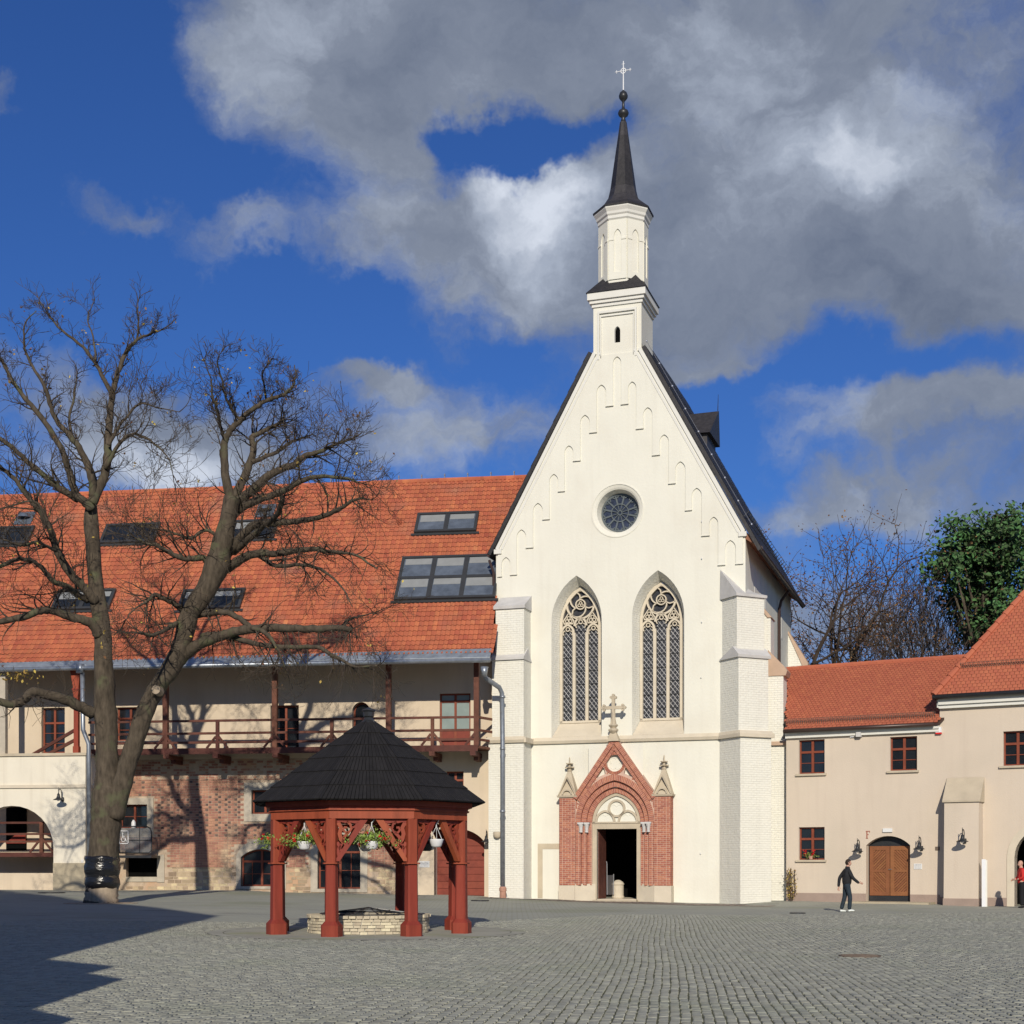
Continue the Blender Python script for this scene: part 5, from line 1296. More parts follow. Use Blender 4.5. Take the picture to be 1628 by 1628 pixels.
# ------------------------------------------------------------------ right-hand ranges
def right_range():
    fr = RIGHT; c = fr.empty('linking_range', 'low peach range with a red tile roof between chapel and corner house', 'building')
    U0, U1 = fr.u(1250), fr.u(1494)
    ze = fr.z(1370, 1156, -.35); RW1 = 3.4; zr = fr.z(1370, 1056, RW1)
    def R_(px0, px1, py0, py1): a = fr.uz((px0+px1)/2, py1); b = fr.uz((px0+px1)/2, py0); return fr.u(px0), fr.u(px1), a[1], b[1]
    Wa, Wb, Wc = R_(1270, 1311, 1176, 1230), R_(1415, 1458, 1171, 1225), R_(1270, 1311, 1315, 1367)
    D = R_(1377, 1447, 1329, 1420); hd = sarch(D[0], D[1], -.4, D[3]-.38, .38)
    wl = MB(); wl.prism(rect(U0, U1, -.6, ze), 0, .5, holes=[rect(*Wa), rect(*Wb), rect(*Wc), hd]); wl.build('wall', 'pink_plaster', c)
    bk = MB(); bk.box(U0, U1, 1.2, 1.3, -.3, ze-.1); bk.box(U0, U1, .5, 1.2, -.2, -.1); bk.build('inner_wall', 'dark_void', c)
    for k, W in enumerate((Wa, Wb, Wc)):
        casement(c, *W, .14, tr=.36, bars=1, fw=.06)
        s = MB(); s.box(W[0]-.12, W[1]+.08, -.1, .12, W[2]-.085, W[2]-.002); s.build('window_sill', 'sandstone', c)
    co = MB(); co.box(U0, U1, -.14, 0, ze-.30, ze-.07); co.box(U0, U1, -.20, -.1405, ze-.18, ze-.071); co.build('cornice', 'cornice_white', c)
    pl = MB(); pl.box(U0, D[0]-.005, -.02, 0, -.5, .44); pl.build('plinth', 'plinth_plaster', c); pl = MB(); pl.box(D[1]+.005, U1+.001, -.02, 0, -.5, .42); pl.build('plinth', 'plinth_plaster', c)
    m_ = (zr-ze)/(RW1+.35)
    UB = fr.u(1249, RW1); UF = fr.u(1249, -.26); rf = MB(); rf.hexa([(UF, -.26, ze-.06), (U1, -.26, ze-.06), (U1+2.5, RW1, zr-.12), (UB, RW1, zr-.12), (UF, -.26, ze+.04), (U1, -.26, ze+.04), (U1+2.5, RW1, zr), (UB, RW1, zr)])
    rf.hexa([(UB, RW1, zr-.12), (U1+2.5, RW1, zr-.12), (U1+2.5, 7.5, ze), (UB, 7.5, ze), (UB, RW1, zr), (U1+2.5, RW1, zr), (U1+2.5, 7.5, ze+.1), (UB, 7.5, ze+.1)])
    roof = rf.build('roof', 'brown_metal', c)
    tl = MB(); pantiles(tl, lambda w: fr.u(1249, w), lambda w: U1+.05+max(0, w)*1.0, -.27, ze+.05, RW1, zr, .17, .155, curve=False, rg=random.Random(2)); tl.build('roof_tiles', ['roof_tile_new', 'tile_edge_shade_new'], roof, kind='stuff')
    rd = MB(); u = UB; rg = random.Random(3)
    while u < U1+2.2: rd.tube([(u, RW1, zr+.0), (u+.4, RW1, zr+.03)], [.12, .10], 8, r=rg.gauss(0, .3)); u += .34
    rd.build('ridge_tiles', 'roof_tile_new', roof, kind='stuff')
    sn = MB()
    for j in range(3): sn.tube([(U0, -.05+.02*j, ze+.03+.35*m_+.07+.06*j), (U1-.2, -.05+.02*j, ze+.03+.35*m_+.07+.06*j)], .008, 4)
    u = U0
    while u < U1-.1: sn.beam((u, -.05, ze+.3*m_), (u, -.0, ze+.3*m_+.27), .01, .03); u += .09
    sn.build('snow_guard', 'rust', roof, kind='stuff')
    gt = MB(); gt.tube([(U0, -.34, ze-.02), (U1-.15, -.34, ze-.02)], .085, 8); gt.build('gutter', 'brown_metal', c, smooth=True)
    # double door with slanting planks under a dark arch head
    wd = .32; dm = MB(); zt = fr.z(1412, 1345); uc = (D[0]+D[1])/2
    dm.box(D[0], D[1], wd+.05, wd+.08, .0, D[3]); door = dm.build('double_door', 'dark_metal', c)
    for s_ in (-1, 1):
        a, b = (D[0]+.06, uc-.012) if s_ < 0 else (uc+.012, D[1]-.06)
        f = MB(); f.prism(rect(a, b, .36, zt), wd-.02, wd+.03, holes=[rect(a+.16, b-.16, .52, (.36+zt)/2-.05), rect(a+.16, b-.16, (.36+zt)/2+.05, zt-.16)]); lf = f.build('door_leaf', 'oak_door', door)
        for (z0, z1, dr) in ((.52, (.36+zt)/2-.05, -1), ((.36+zt)/2+.05, zt-.16, 1)):
            a2, b2 = a+.16, b-.16; t = z0-(b2-a2)
            while t < z1:
                sg = -s_*dr
                P = [(a2, t), (b2, t+(b2-a2)), (b2, t+(b2-a2)+.10), (a2, t+.10)]
                if sg < 0: P = [(a2+b2-x, z) for x, z in reversed(P)]
                # clip the strip to the panel
                def cl(poly, zlim, keep_above):
                    out = []
                    for i in range(len(poly)):
                        p, q = poly[i], poly[(i+1) % len(poly)]; pi = (p[1] >= zlim) == keep_above; qi = (q[1] >= zlim) == keep_above
                        if pi: out.append(p)
                        if pi != qi: tt = (zlim-p[1])/(q[1]-p[1]); out.append((p[0]+(q[0]-p[0])*tt, zlim))
                    return out
                P = cl(P, z0, True)
                if len(P) > 2: P = cl(P, z1, False)
                if len(P) > 2:
                    k = MB(); k.prism(P, wd+.0, wd+.03); k.build('plank', 'oak_door', lf)
                t += .118
    kp = MB(); kp.box(D[0]+.04, D[1]-.04, wd-.03, wd+.04, .12, .345); kp.build('kick_plate', 'dark_metal', door)
    hn = MB(); z = fr.z(1418, 1382); hn.tube([(uc+.07, wd-.02, z), (uc+.07, wd-.07, z), (uc-.05, wd-.07, z)], .012, 6); hn.build('handle', 'steel', door)
    st = MB(); st.box(D[0]-.6, D[1]+1.0, -1.1, .3, -.3, .13); st.build('door_step', 'plinth_tan', c)
    return c, fr, U1, ze
rr, _, RU1, RZE = right_range()

def corner_house():
    fr = RIGHT; c = fr.empty('corner_house', 'peach corner house with steep hipped red roof at right edge', 'building')
    U0 = RU1+.001; U1 = U0+12
    ze = fr.z(1560, 1106, -.3)
    def R_(px0, px1, py0, py1): a = fr.uz((px0+px1)/2, py1); b = fr.uz((px0+px1)/2, py0); return fr.u(px0), fr.u(px1), a[1], b[1]
    W = R_(1595, 1640, 1162, 1217); ug = fr.u(1613); A = (ug, ug+2.3, -.4, fr.z(1640, 1316)); ha = sarch(A[0], A[1], A[2], A[3]-1.14, 1.14, 16)
    wl = MB(); wl.prism(rect(U0, U1, -.6, ze), -.0, .5, holes=[rect(*W), ha]); wl.box(U0, U0+.4, .501, 7, 4, ze); wl.build('wall', 'pink_plaster', c)
    iv = MB(); iv.box(U0+.5, U1, 2.9, 3.0, -.3, 7); iv.box(A[0]-1, A[1]+1, .5, 2.9, -.12, -.02); iv.build('inner_wall', 'dark_void', c)
    ar = MB(); o = sarch(A[0]-.28, A[1]+.28, A[2], A[3]-1.14, 1.42, 16); ar.prism(o, -.03, -.001, holes=[ha], back=False); ar.loft(lift(ha, -.03), lift(ha, .5)); ar.build('arch_surround', 'sandstone_pale', c)
    casement(c, *W, .14, tr=.36, bars=1, fw=.06); s = MB(); s.box(W[0]-.14, W[1]+.1, -.1, .12, W[2]-.085, W[2]-.002); s.build('window_sill', 'sandstone', c)
    co = MB(); co.box(U0-.0, U1, -.18, 0, ze-.40, ze-.005); co.box(U0-.0, U1, -.27, -.1805, ze-.26, ze-.006); co.box(U0-.06, U0-.001, -.2, 2, ze-.36, ze-.007); co.build('cornice', 'cornice_white', c)
    pl = MB(); pl.box(U0+.001, A[0]-.285, -.021, 0, -.5, .33); pl.build('plinth', 'plinth_plaster', c)
    # hipped roof: corner eave point, hip through the place where it leaves the picture
    w0 = -.36; uA, zA = fr.uz(1484, 1107, w0); k = (1628-CX)/F
    lo, hi = 0, 20
    for _ in range(60):
        t = (lo+hi)/2; p = fr.world(uA+t, w0+t)
        if p.x/p.y < k: lo = t
        else: hi = t
    z = CH+(HY-945)*fr.world(uA+t, w0+t).y/F; m_ = (z-zA)/t; T = 6.5
    ap = (uA+T, w0+T, zA+m_*T)
    rf = MB(); e = 14
    rf.add([(uA, w0, zA), (uA+e, w0, zA), (uA+e, w0+T, ap[2]), ap, (uA, w0+2*T, zA)], [(0, 1, 2, 3), (4, 0, 3)]); rf.add([(uA, w0, zA-.12), (uA+e, w0, zA-.12), (uA+e, w0, zA), (uA, w0, zA)], [(0, 1, 2, 3)]); rf.add([(uA, w0, zA-.12), (uA+e, w0, zA-.12), (uA+e, 0, zA-.12), (uA, 0, zA-.12)], [(3, 2, 1, 0)])
    rf.add([(uA, w0, zA-.12), (uA, w0, zA), (uA, 6, zA), (uA, 6, zA-.12)], [(0, 1, 2, 3)]); rf.add([(uA, w0, zA-.12), (U0+.0, w0, zA-.12), (U0, 6, zA-.12), (uA, 6, zA-.12)], [(3, 2, 1, 0)])
    roof = rf.build('roof', 'brown_metal', c)
    tl = MB(); pantiles(tl, lambda w: uA+(w-w0), lambda w: uA+10.5, w0+.02, zA+.02, w0+T, ap[2], .18, .165, curve=False, rg=random.Random(8)); tl.build('roof_tiles', ['roof_tile_new', 'tile_edge_shade_new'], roof, kind='stuff')
    hp = MB(); n = 26; rg = random.Random(6)
    for i in range(n):
        a = i/n; b = (i+1.12)/n; hp.tube([(uA+T*a, w0+T*a, zA+m_*T*a+.05), (uA+T*b, w0+T*b, zA+m_*T*b+.03)], [.14, .11], 8, r=rg.gauss(0, .3))
    hp.build('hip_tiles', 'roof_tile_new', roof, kind='stuff')
    sn = MB(); u = uA+.9; s1 = .75
    while u < uA+9: sn.beam((u, w0+s1, zA+m_*s1+.02), (u, w0+s1-.1, zA+m_*s1+.25), .01, .03); u += .09
    for j in range(3): sn.tube([(uA+.9, w0+s1-.03*j, zA+m_*s1+.06+.08*j), (uA+9, w0+s1-.03*j, zA+m_*s1+.06+.08*j)], .009, 4)
    sn.build('snow_guard', 'rust', roof, kind='stuff')
    gt = MB(); gt.tube([(uA-.02, w0-.07, zA-.04), (uA+e, w0-.07, zA-.04)], .10, 8); gt.build('gutter', 'dark_metal', c, smooth=True)
    # leaning buttress with stone cap
    b = MB(); u0, u1 = fr.u(1501, -.75), fr.u(1556, -.75); zt = fr.z(1530, 1275, -.75); zc = fr.z(1530, 1236, -.1)
    b.hexa([(u0, -.85, -.5), (u1, -.85, -.5), (u1, 0, -.5), (u0, 0, -.5), (u0, -.72, zt), (u1, -.72, zt), (u1, 0, zt), (u0, 0, zt)]); b.prism([(u0, zt), (u1, zt), (u1, zt+.01), (u0, zt+.01)], -.6, 0)
    bt = b.build('buttress', 'pink_plaster', c)
    cp = MB(); cp.hexa([(u0-.06, -.80, zt), (u1+.06, -.80, zt), (u1+.06, 0, zt), (u0-.06, 0, zt), (u0-.06, -.80, zt+.07), (u1+.06, -.80, zt+.07), (u1+.06, -.02, zc), (u0-.06, -.02, zc)]); cp.build('cap_slab', 'sandstone', bt)
    bp = MB(); bp.box(u0-.02, u1+.02, -.875, -.0, -.5, .30); bp.build('plinth', 'plinth_plaster', bt)
    return c
house = corner_house()

# the wing behind the photographer that throws its stepped shadow over the left of the yard
def rear_wing():
    y0 = 8.0; T = .462
    sh = [(-4.35, 14.9), (-5.1, 15.9), (-5.15, 20.1), (-6.05, 21.3), (-5.9, 22.6), (-7.45, 24.2), (-7.9, 42.3)]
    pr = [(-4.2, -.5)]+[(x, (y-y0)*T) for x, y in sh]+[(-14.0, (52-y0)*T), (-23.7, (68.0-y0)*T), (-40, (68-y0)*T), (-40, -.5)]
    pr = [(x-.03*((z)/T) if z > 0 else x, z) for x, z in pr]
    o = empty('rear_wing', (0, 0, 0), 0, 'tall plastered castle wing behind the camera on the left side', 'building')
    m = MB(); m.prism(pr, -4, y0); m.build('wall', 'beige_plaster', o)
rear_wing()

# ------------------------------------------------------------------ trees
def smooth_path(pts, sub=4):
    out = []
    P = [pts[0]]+list(pts)+[pts[-1]]
    for i in range(1, len(P)-2):
        p0, p1, p2, p3 = [np.array(q, float) for q in P[i-1:i+3]]
        for j in range(sub):
            t = j/sub; out.append(.5*((2*p1)+(-p0+p2)*t+(2*p0-5*p1+4*p2-p3)*t*t+(-p0+3*p1-3*p2+p3)*t**3))
    out.append(np.array(P[-2], float)); return out

class Twigger:
    def __init__(s, seed, budget, rmin=.006, droop=0.0, curl=.35, up=.25):
        s.rg = random.Random(seed); s.mb = MB(); s.lf = []; s.budget = budget; s.rmin = rmin; s.curl = curl; s.up = up
    def rv(s): return Vector((s.rg.gauss(0, 1), s.rg.gauss(0, 1), s.rg.gauss(0, 1)))
    def grow(s, p, d, L, r, lev, droop=0.0):
        if s.budget <= 0 or lev < 0: return
        s.budget -= 1
        n = 4+(lev > 0)*2+(lev > 1)*1; pts = [p.copy()]; rad = [r]; q = p.copy(); d = d.normalized(); bend = s.rv()*s.curl
        for i in range(n):
            f = (i+1)/n
            d = (d+bend*(.30)+s.rv()*.13+Vector((0, 0, (s.up*(.3+f)-droop*(1.1-f*.9))*.32))).normalized()
            q = q+d*L/n; pts.append(q.copy()); rad.append(max(s.rmin*.7, r*(1-.72*f)))
            if lev > 0 and i >= 1 and s.rg.random() < (.92 if lev > 1 else .8):
                side = d.cross(s.rv()).normalized(); nd = (d*.62+side*.8+Vector((0, 0, s.up*.5-droop*.6))).normalized()
                s.grow(q.copy(), nd, L*s.rg.uniform(.45, .72), rad[-1]*.62, lev-1, droop)
        s.mb.tube(pts, rad, 5 if r > .04 else (4 if r > .02 else 3), caps=False)
        if lev == 0: s.lf.append(pts[-1])
        elif lev > 0: s.grow(q.copy(), d, L*.5, rad[-1], lev-1, droop)

def roughen(mb, amp, sc_):
    from mathutils import noise
    for i, (x, y, z) in enumerate(mb.v):
        n = noise.noise_vector(Vector((x*sc_, y*sc_, z*sc_*.35)))+noise.noise_vector(Vector((x*sc_*3, y*sc_*3, z*sc_*.9)))*.5
        mb.v[i] = (x+n.x*amp, y+n.y*amp, z+n.z*amp*.3)

def big_tree():
    Y0 = 50.0; gzb = g1(-14.2, 50)
    t = empty('bare_tree', (-14.2, Y0, gzb), 0, 'large forked bare tree with black wrapping round its trunk', 'tree')
    O = Vector((-14.2, Y0, gzb))
    LS = [1.0]
    def W(px, py, r, y): return ((px-CX)*y/F-O.x, y-O.y, CH+(HY-py)*y/F-O.z, r*LS[0]*y/F)
    rg = random.Random(12)
    tr = MB()
    def limb(mb, pts, y0=Y0, y1=Y0, sides=12, jit=.0):
        n = len(pts); P = [W(x, y, r, y0+(y1-y0)*i/(n-1)) for i, (x, y, r) in enumerate(pts)]
        S = smooth_path(P, 4)
        if jit:
            S = [q+np.array([rg.gauss(0, jit), rg.gauss(0, jit), rg.gauss(0, jit), 0]) if 0 < i < len(S)-1 else q for i, q in enumerate(S)]
        mb.tube([q[:3] for q in S], [max(.012, q[3]*(1+rg.uniform(-.05, .07))) for q in S], sides, caps=True); return S
    lower = [(160, 1440, 27), (161, 1425, 25), (163, 1400, 24), (166, 1350, 23.5), (169, 1300, 24), (170, 1270, 24), (171, 1250, 22)]
    S0 = limb(tr, lower, sides=30)
    L1 = [(170, 1290, 20), (171, 1240, 19.5), (169, 1180, 17.5), (167, 1120, 16.5), (165, 1060, 15), (162, 1000, 13.5), (154, 940, 12.3), (149, 880, 11.4), (145, 830, 11), (146, 795, 9.5)]
    L2 = [(180, 1300, 17), (192, 1255, 15.5), (207, 1205, 14.5), (228, 1140, 14.5), (252, 1090, 14.5), (276, 1055, 14.8), (290, 1020, 14.3), (303, 975, 14.8), (327, 938, 16.3), (345, 900, 17.5), (352, 870, 16.5), (362, 830, 13.5), (369, 790, 12)]
    SA = limb(tr, L1, Y0, Y0+.3, 24); SBt = limb(tr, L2, Y0-.1, Y0-.6, 24)
    # burrs
    roughen(tr, .05, 2.4); tr.build('trunk', ['bark'], t, smooth=True)
    bt = MB(); S_ = limb(bt, [(161, 1441, 27.5), (161, 1430, 25.8), (162, 1414, 24.6), (163, 1400, 24.3)], sides=18); roughen(bt, .04, 3.0); bt.build('bare_trunk_foot', 'bark_old', t, smooth=True)
    limbs = [
     ([(146, 810, 8), (134, 796, 7.2), (120, 784, 6.8), (110, 750, 6), (97, 713, 5.3), (72, 672, 4.8), (49, 644, 4.2), (24, 612, 3.4), (2, 572, 2.4), (-20, 545, 1.2)], 49.0),
     ([(147, 790, 7.5), (146, 760, 6.5), (129, 717, 5.5), (112, 694, 4.8), (90, 668, 4.2), (80, 642, 3.6), (75, 625, 3.2), (60, 595, 2.6), (45, 570, 2.2), (38, 540, 1.8), (40, 515, 1.3), (58, 494, .7)], 48.5),
     ([(146, 800, 9), (155, 780, 8.6), (166, 755, 7.8), (171, 720, 7), (172, 690, 6.4), (176, 650, 5.6), (179, 625, 5.2), (188, 592, 4.4), (200, 562, 3.6), (218, 540, 2.7), (240, 531, 2), (262, 522, 1.2), (280, 508, .7)], 51.0),
     ([(179, 628, 4.2), (165, 602, 3.6), (150, 575, 3.1), (125, 545, 2.5), (93, 520, 1.8), (75, 498, 1.2), (62, 475, .7)], 52.0),
     ([(218, 541, 1.8), (220, 512, 1.4), (219, 482, .7)], 51.5), ([(152, 572, 1.8), (148, 535, 1.4), (139, 505, 1.1), (150, 478, .6)], 52.6),
     ([(173, 708, 3.4), (182, 688, 2.8), (200, 665, 2.2), (222, 642, 1.8), (250, 648, 1.2), (285, 655, .7)], 50.0),
     ([(168, 745, 3.8), (190, 705, 3), (215, 690, 2.5), (245, 705, 1.8), (268, 730, 1.2), (275, 755, .7)], 48.9),
     ([(125, 795, 6), (97, 778, 6), (80, 764, 5.4), (50, 740, 4.6), (20, 712, 4), (-15, 688, 3.4), (-60, 670, 2.8), (-100, 640, 2), (-130, 610, 1.2)], 47.8),
     ([(158, 1010, 9), (146, 993, 8.5), (129, 984, 8), (103, 978, 7.4), (80, 970, 6.6), (65, 971, 6.2), (35, 981, 5.8), (0, 987, 5.2), (-40, 985, 4.6), (-80, 975, 4), (-120, 985, 3), (-165, 975, 1.8)], 47.4),
     ([(154, 958, 8.5), (135, 935, 8.2), (116, 917, 7.8), (101, 895, 7.4), (90, 873, 6.8), (83, 850, 6.2), (77, 834, 5.6), (62, 812, 5), (50, 798, 4.6), (30, 770, 4), (4, 746, 3.6), (-35, 735, 3.2), (-75, 740, 2.6), (-120, 725, 1.6)], 47.0),
     ([(140, 955, 6), (124, 945, 5.5), (105, 932, 5), (85, 924, 4.6), (68, 905, 4.2), (50, 891, 3.7), (25, 890, 3.6), (-10, 902, 3.2), (-50, 898, 2.8), (-95, 910, 2.2), (-140, 925, 1.4)], 46.8),
     ([(148, 1135, 10.5), (130, 1124, 9.6), (105, 1113, 9), (78, 1105, 8.4), (52, 1100, 8), (38, 1113, 7.6), (20, 1120, 7), (-15, 1112, 6.2), (-55, 1095, 5.6), (-100, 1060, 4.6), (-145, 1040, 3.4), (-190, 1050, 2)], 46.5),
     ([(-40, 985, 3.6), (-70, 1010, 3.2), (-105, 1030, 2.6), (-140, 1070, 1.6)], 46.2), ([(-55, 898, 2.6), (-90, 860, 2.2), (-130, 850, 1.6), (-170, 870, 1)], 46.0), ([(-100, 1060, 3.4), (-120, 1090, 2.8), (-150, 1120, 2), (-180, 1130, 1.2)], 45.5),
     ([(150, 800, 5), (152, 770, 4.6), (140, 735, 3.6), (118, 700, 3), (110, 665, 2.4), (118, 630, 1.7), (122, 595, 1)], 51.5),
     ([(90, 876, 3), (60, 862, 2.6), (35, 868, 2.2), (5, 858, 1.6)], 45.6), ([(83, 852, 2.8), (60, 800, 2), (20, 803, 1.5), (-5, 812, 1)], 46.0),
     ([(370, 800, 9), (362, 772, 8), (357, 740, 7), (357, 705, 6), (366, 685, 5.2), (380, 670, 4.8), (400, 652, 4.2), (422, 637, 3.6), (445, 630, 3), (462, 618, 2.2), (470, 600, 1.5), (468, 580, .8)], 49.0),
     ([(357, 700, 3.4), (350, 675, 2.8), (345, 650, 2.4), (338, 632, 2), (335, 600, 1.3), (325, 575, .8)], 48.6),
     ([(383, 670, 2.8), (368, 650, 2.4), (357, 628, 2), (352, 600, 1.6), (345, 575, 1), (352, 560, .6)], 48.0), ([(423, 637, 2), (420, 610, 1.6), (418, 590, 1.1), (432, 572, .7)], 47.8),
     ([(372, 790, 8), (384, 768, 7.4), (396, 740, 6.6), (403, 712, 5.6), (400, 695, 4.6), (410, 690, 4), (425, 682, 3.3), (447, 672, 2.4), (452, 655, 1.4)], 50.5),
     ([(372, 800, 9.5), (388, 792, 8.5), (405, 775, 7.6), (428, 756, 6.6), (450, 745, 5.8), (470, 738, 5.2), (485, 724, 4.5), (510, 718, 3.6), (530, 708, 2.8), (552, 700, 1.8), (575, 688, 1)], 48.0),
     ([(401, 735, 4), (420, 727, 3.6), (445, 716, 3.1), (462, 703, 2.6), (485, 695, 1.7)], 51.5),
     ([(366, 825, 8.5), (385, 806, 7.5), (410, 795, 6.5), (432, 788, 5.8), (460, 775, 5), (485, 762, 4.3), (515, 757, 3.3), (545, 760, 2.3), (575, 768, 1.2)], 47.4),
     ([(358, 885, 9), (375, 865, 8), (398, 838, 7), (420, 833, 6.2), (455, 831, 5.4), (490, 826, 4.6), (520, 818, 4), (545, 805, 3.2), (572, 792, 2.2), (590, 795, 1)], 46.8),
     ([(450, 790, 4), (440, 820, 4.6), (420, 835, 5), (395, 858, 5.6), (372, 878, 6.5)][::-1], 46.6),
     ([(360, 905, 8.5), (385, 888, 7.5), (410, 880, 6.4), (440, 880, 5.6), (468, 876, 5), (500, 873, 4.2), (530, 878, 3.2), (565, 882, 2.4), (600, 905, 1.2)], 46.4),
     ([(410, 882, 4.4), (440, 900, 3.8), (470, 898, 3.2), (510, 905, 2.4), (545, 935, 1.5), (560, 965, .9)], 45.8),
     ([(337, 905, 6.5), (325, 888, 5.6), (305, 889, 5), (290, 887, 4.7), (270, 879, 4.2), (250, 867, 3.4), (232, 864, 2.6), (215, 855, 1.5)], 48.5),
     ([(345, 850, 3.4), (325, 843, 2.8), (305, 856, 2.6), (290, 852, 2.2), (262, 843, 1.6), (240, 838, 1)], 49.0),
     ([(300, 982, 5.4), (287, 968, 5), (268, 955, 4.5), (246, 946, 3.8), (236, 955, 2.6), (215, 968, 1.5), (200, 985, .8)], 47.6),
     ([(292, 1000, 4.6), (280, 992, 4), (262, 1002, 3.6), (240, 1010, 3), (222, 1005, 2)], 47.0),
     ([(276, 1058, 11), (300, 1036, 10.3), (322, 1022, 9.4), (350, 1012, 8.6), (380, 1003, 8), (420, 999, 7.4), (455, 999, 7), (490, 1000, 6.6), (520, 999, 6.1), (545, 999, 5.6), (558, 1001, 4.4)], 46.6),
     ([(322, 1012, 5.6), (345, 1008, 5.4), (370, 1014, 5), (395, 1020, 4.6), (430, 1028, 4.4), (470, 1028, 4), (505, 1030, 3.6), (535, 1045, 3), (565, 1060, 2.2), (600, 1058, 1.5)], 45.8),
     ([(540, 998, 3.2), (555, 985, 2.4), (572, 980, 1.6), (592, 975, .9)], 46.4),
     ([(303, 978, 7.5), (330, 975, 6.5), (352, 973, 5.6), (375, 980, 5), (400, 998, 4.4), (420, 1005, 4), (440, 1030, 2.6), (452, 1060, 1.4)], 47.2),
    ]
    tw = Twigger(21, 5200, .0095, curl=.42, up=.30)
    dn = Twigger(22, 1500, .008, curl=.45, up=.1)
    for k, (pts, y1) in enumerate(limbs):
        LS[0] = .92; tw.budget = 480; dn.budget = 520
        m = MB(); ys = 50 if k not in (3, 4, 5, 13, 14, 15, 17, 18) else (50.9 if k in (3, 4, 5) else (47.2 if k < 17 else 47.5))
        S = limb(m, pts, Y0 if ys == 50 else ys, y1, 8, .012)
        m.build('limb', 'bark', t, smooth=True)
        low = pts[len(pts)//2][1] > 820 and pts[-1][0] > 300
        T = dn if (pts[0][1] > 990 and pts[-1][0] > 420) else tw
        n = len(S); step = 1 if pts[0][2] < 4 else 1
        for i in range(2, n-1, step):
            r = S[i][3]; p = Vector(S[i][:3]); d = Vector(S[min(i+1, n-1)][:3])-Vector(S[i-1][:3])
            if d.length < 1e-5: continue
            d.normalize()
            if r > .15 and rg.random() < .75: continue
            cnt = 1 if r > .06 else 2
            for _ in range(cnt):
                if rg.random() < .34: continue
                sd_ = d.cross(Vector((rg.gauss(0, 1), rg.gauss(0, 1), rg.gauss(0, 1)))).normalized()
                if T is dn: nd = (d*.3+sd_*.5+Vector((0, 0, -.5))); T.grow(p, nd, rg.uniform(.6, 1.3), min(.028, r*.4), 1, rg.uniform(.5, 1.6))
                else:
                    lv = 2 if rg.random() < .3 else 1
                    nd = d*.55+sd_*.8+Vector((0, 0, .25)); T.grow(p, nd, rg.uniform(.8, 1.7)*(.8 if low else .9)*(.5 if pts[-1][1] < 640 and p.z > 15.5 else 1), min(.035, r*.5), lv, .35 if low else .0)
        p = Vector(S[-1][:3]); d = (Vector(S[-1][:3])-Vector(S[-3][:3])).normalized(); hs = .55 if pts[-1][1] < 640 else 1.0
        if T is tw or True:
            for _ in range(3): T.grow(p, d+Vector((rg.gauss(0, .35), rg.gauss(0, .35), rg.gauss(0, .3))), rg.uniform(.8, 1.3)*hs, .020, 1 if hs < 1 else 2, .0)
    tw.mb.build('twigs', 'twig', t, kind='stuff'); dn.mb.build('hanging_twigs', 'twig', t, kind='stuff')
    lf = MB(); tips = tw.lf+dn.lf; rg.shuffle(tips)
    for p in tips[:520]:
        hi = p.z > 12
        for _ in range(rg.choice((1, 1, 2, 3) if hi else (1,))):
            lf.quadleaf(p+Vector((rg.gauss(0, .07), rg.gauss(0, .07), rg.gauss(0, .07)-.03)), rg.uniform(.035, .075), 0 if rg.random() < (.35 if hi else .8) else 1)
    c = Vector(W(30, 1075, 1, 46.8)[:3])
    for _ in range(60): lf.quadleaf(c+Vector((rg.gauss(0, .28), rg.gauss(0, .2), rg.gauss(0, .12))), rg.uniform(.04, .08), 0)
    lf.build('last_leaves', ['leaf_yellow', 'leaf_brown'], t, kind='stuff')
    LS[0] = 1.0
    # sawn stub on the right stem
    sb = MB(); a = W(250, 1098, 1, 49.2); sb.tube([(a[0], a[1]+.3, a[2]), (a[0]-.02, a[1]-.12, a[2]+.02)], [.17, .15], 12); sb.build('sawn_stub', 'bark_old', t)
    # black film wrapped round the trunk and its soil ring
    fm = MB(); rr = []; 
    ring = [(1412, 24.5), (1405, 27), (1397, 26), (1393, 24.8), (1387, 27.2), (1378, 28), (1371, 25.4), (1366, 27), (1361, 26)]
    pts = []; rad = []
    for (py, r) in ring:
        a = W(162.5, py, r, Y0); pts.append((a[0], a[1], a[2])); rad.append(a[3]+.015)
    fm.tube(pts, rad, 20)
    for i in range(len(fm.v)): x, y, z = fm.v[i]; j = math.sin(math.atan2(y, x+.2)*7+z*9)*.018; fm.v[i] = (x*(1+j), y*(1+j), z+math.sin(x*8)*.02)
    o = fm.build('trunk_wrap', 'black_film', None, smooth=True, label='crumpled black plastic film wrapped round the foot of the large bare tree', cat='plastic wrap'); o.location = O
    so = MB(); so.lathe([(1.25, -.06), (1.25, .012), (.0, .03)], (0, 0, 0), 20); o2 = so.build('tree_pit', 'bark_old', None, label='round patch of bare soil at the foot of the large tree', cat='soil', kind='structure'); o2.location = O
    return t
big_tree()

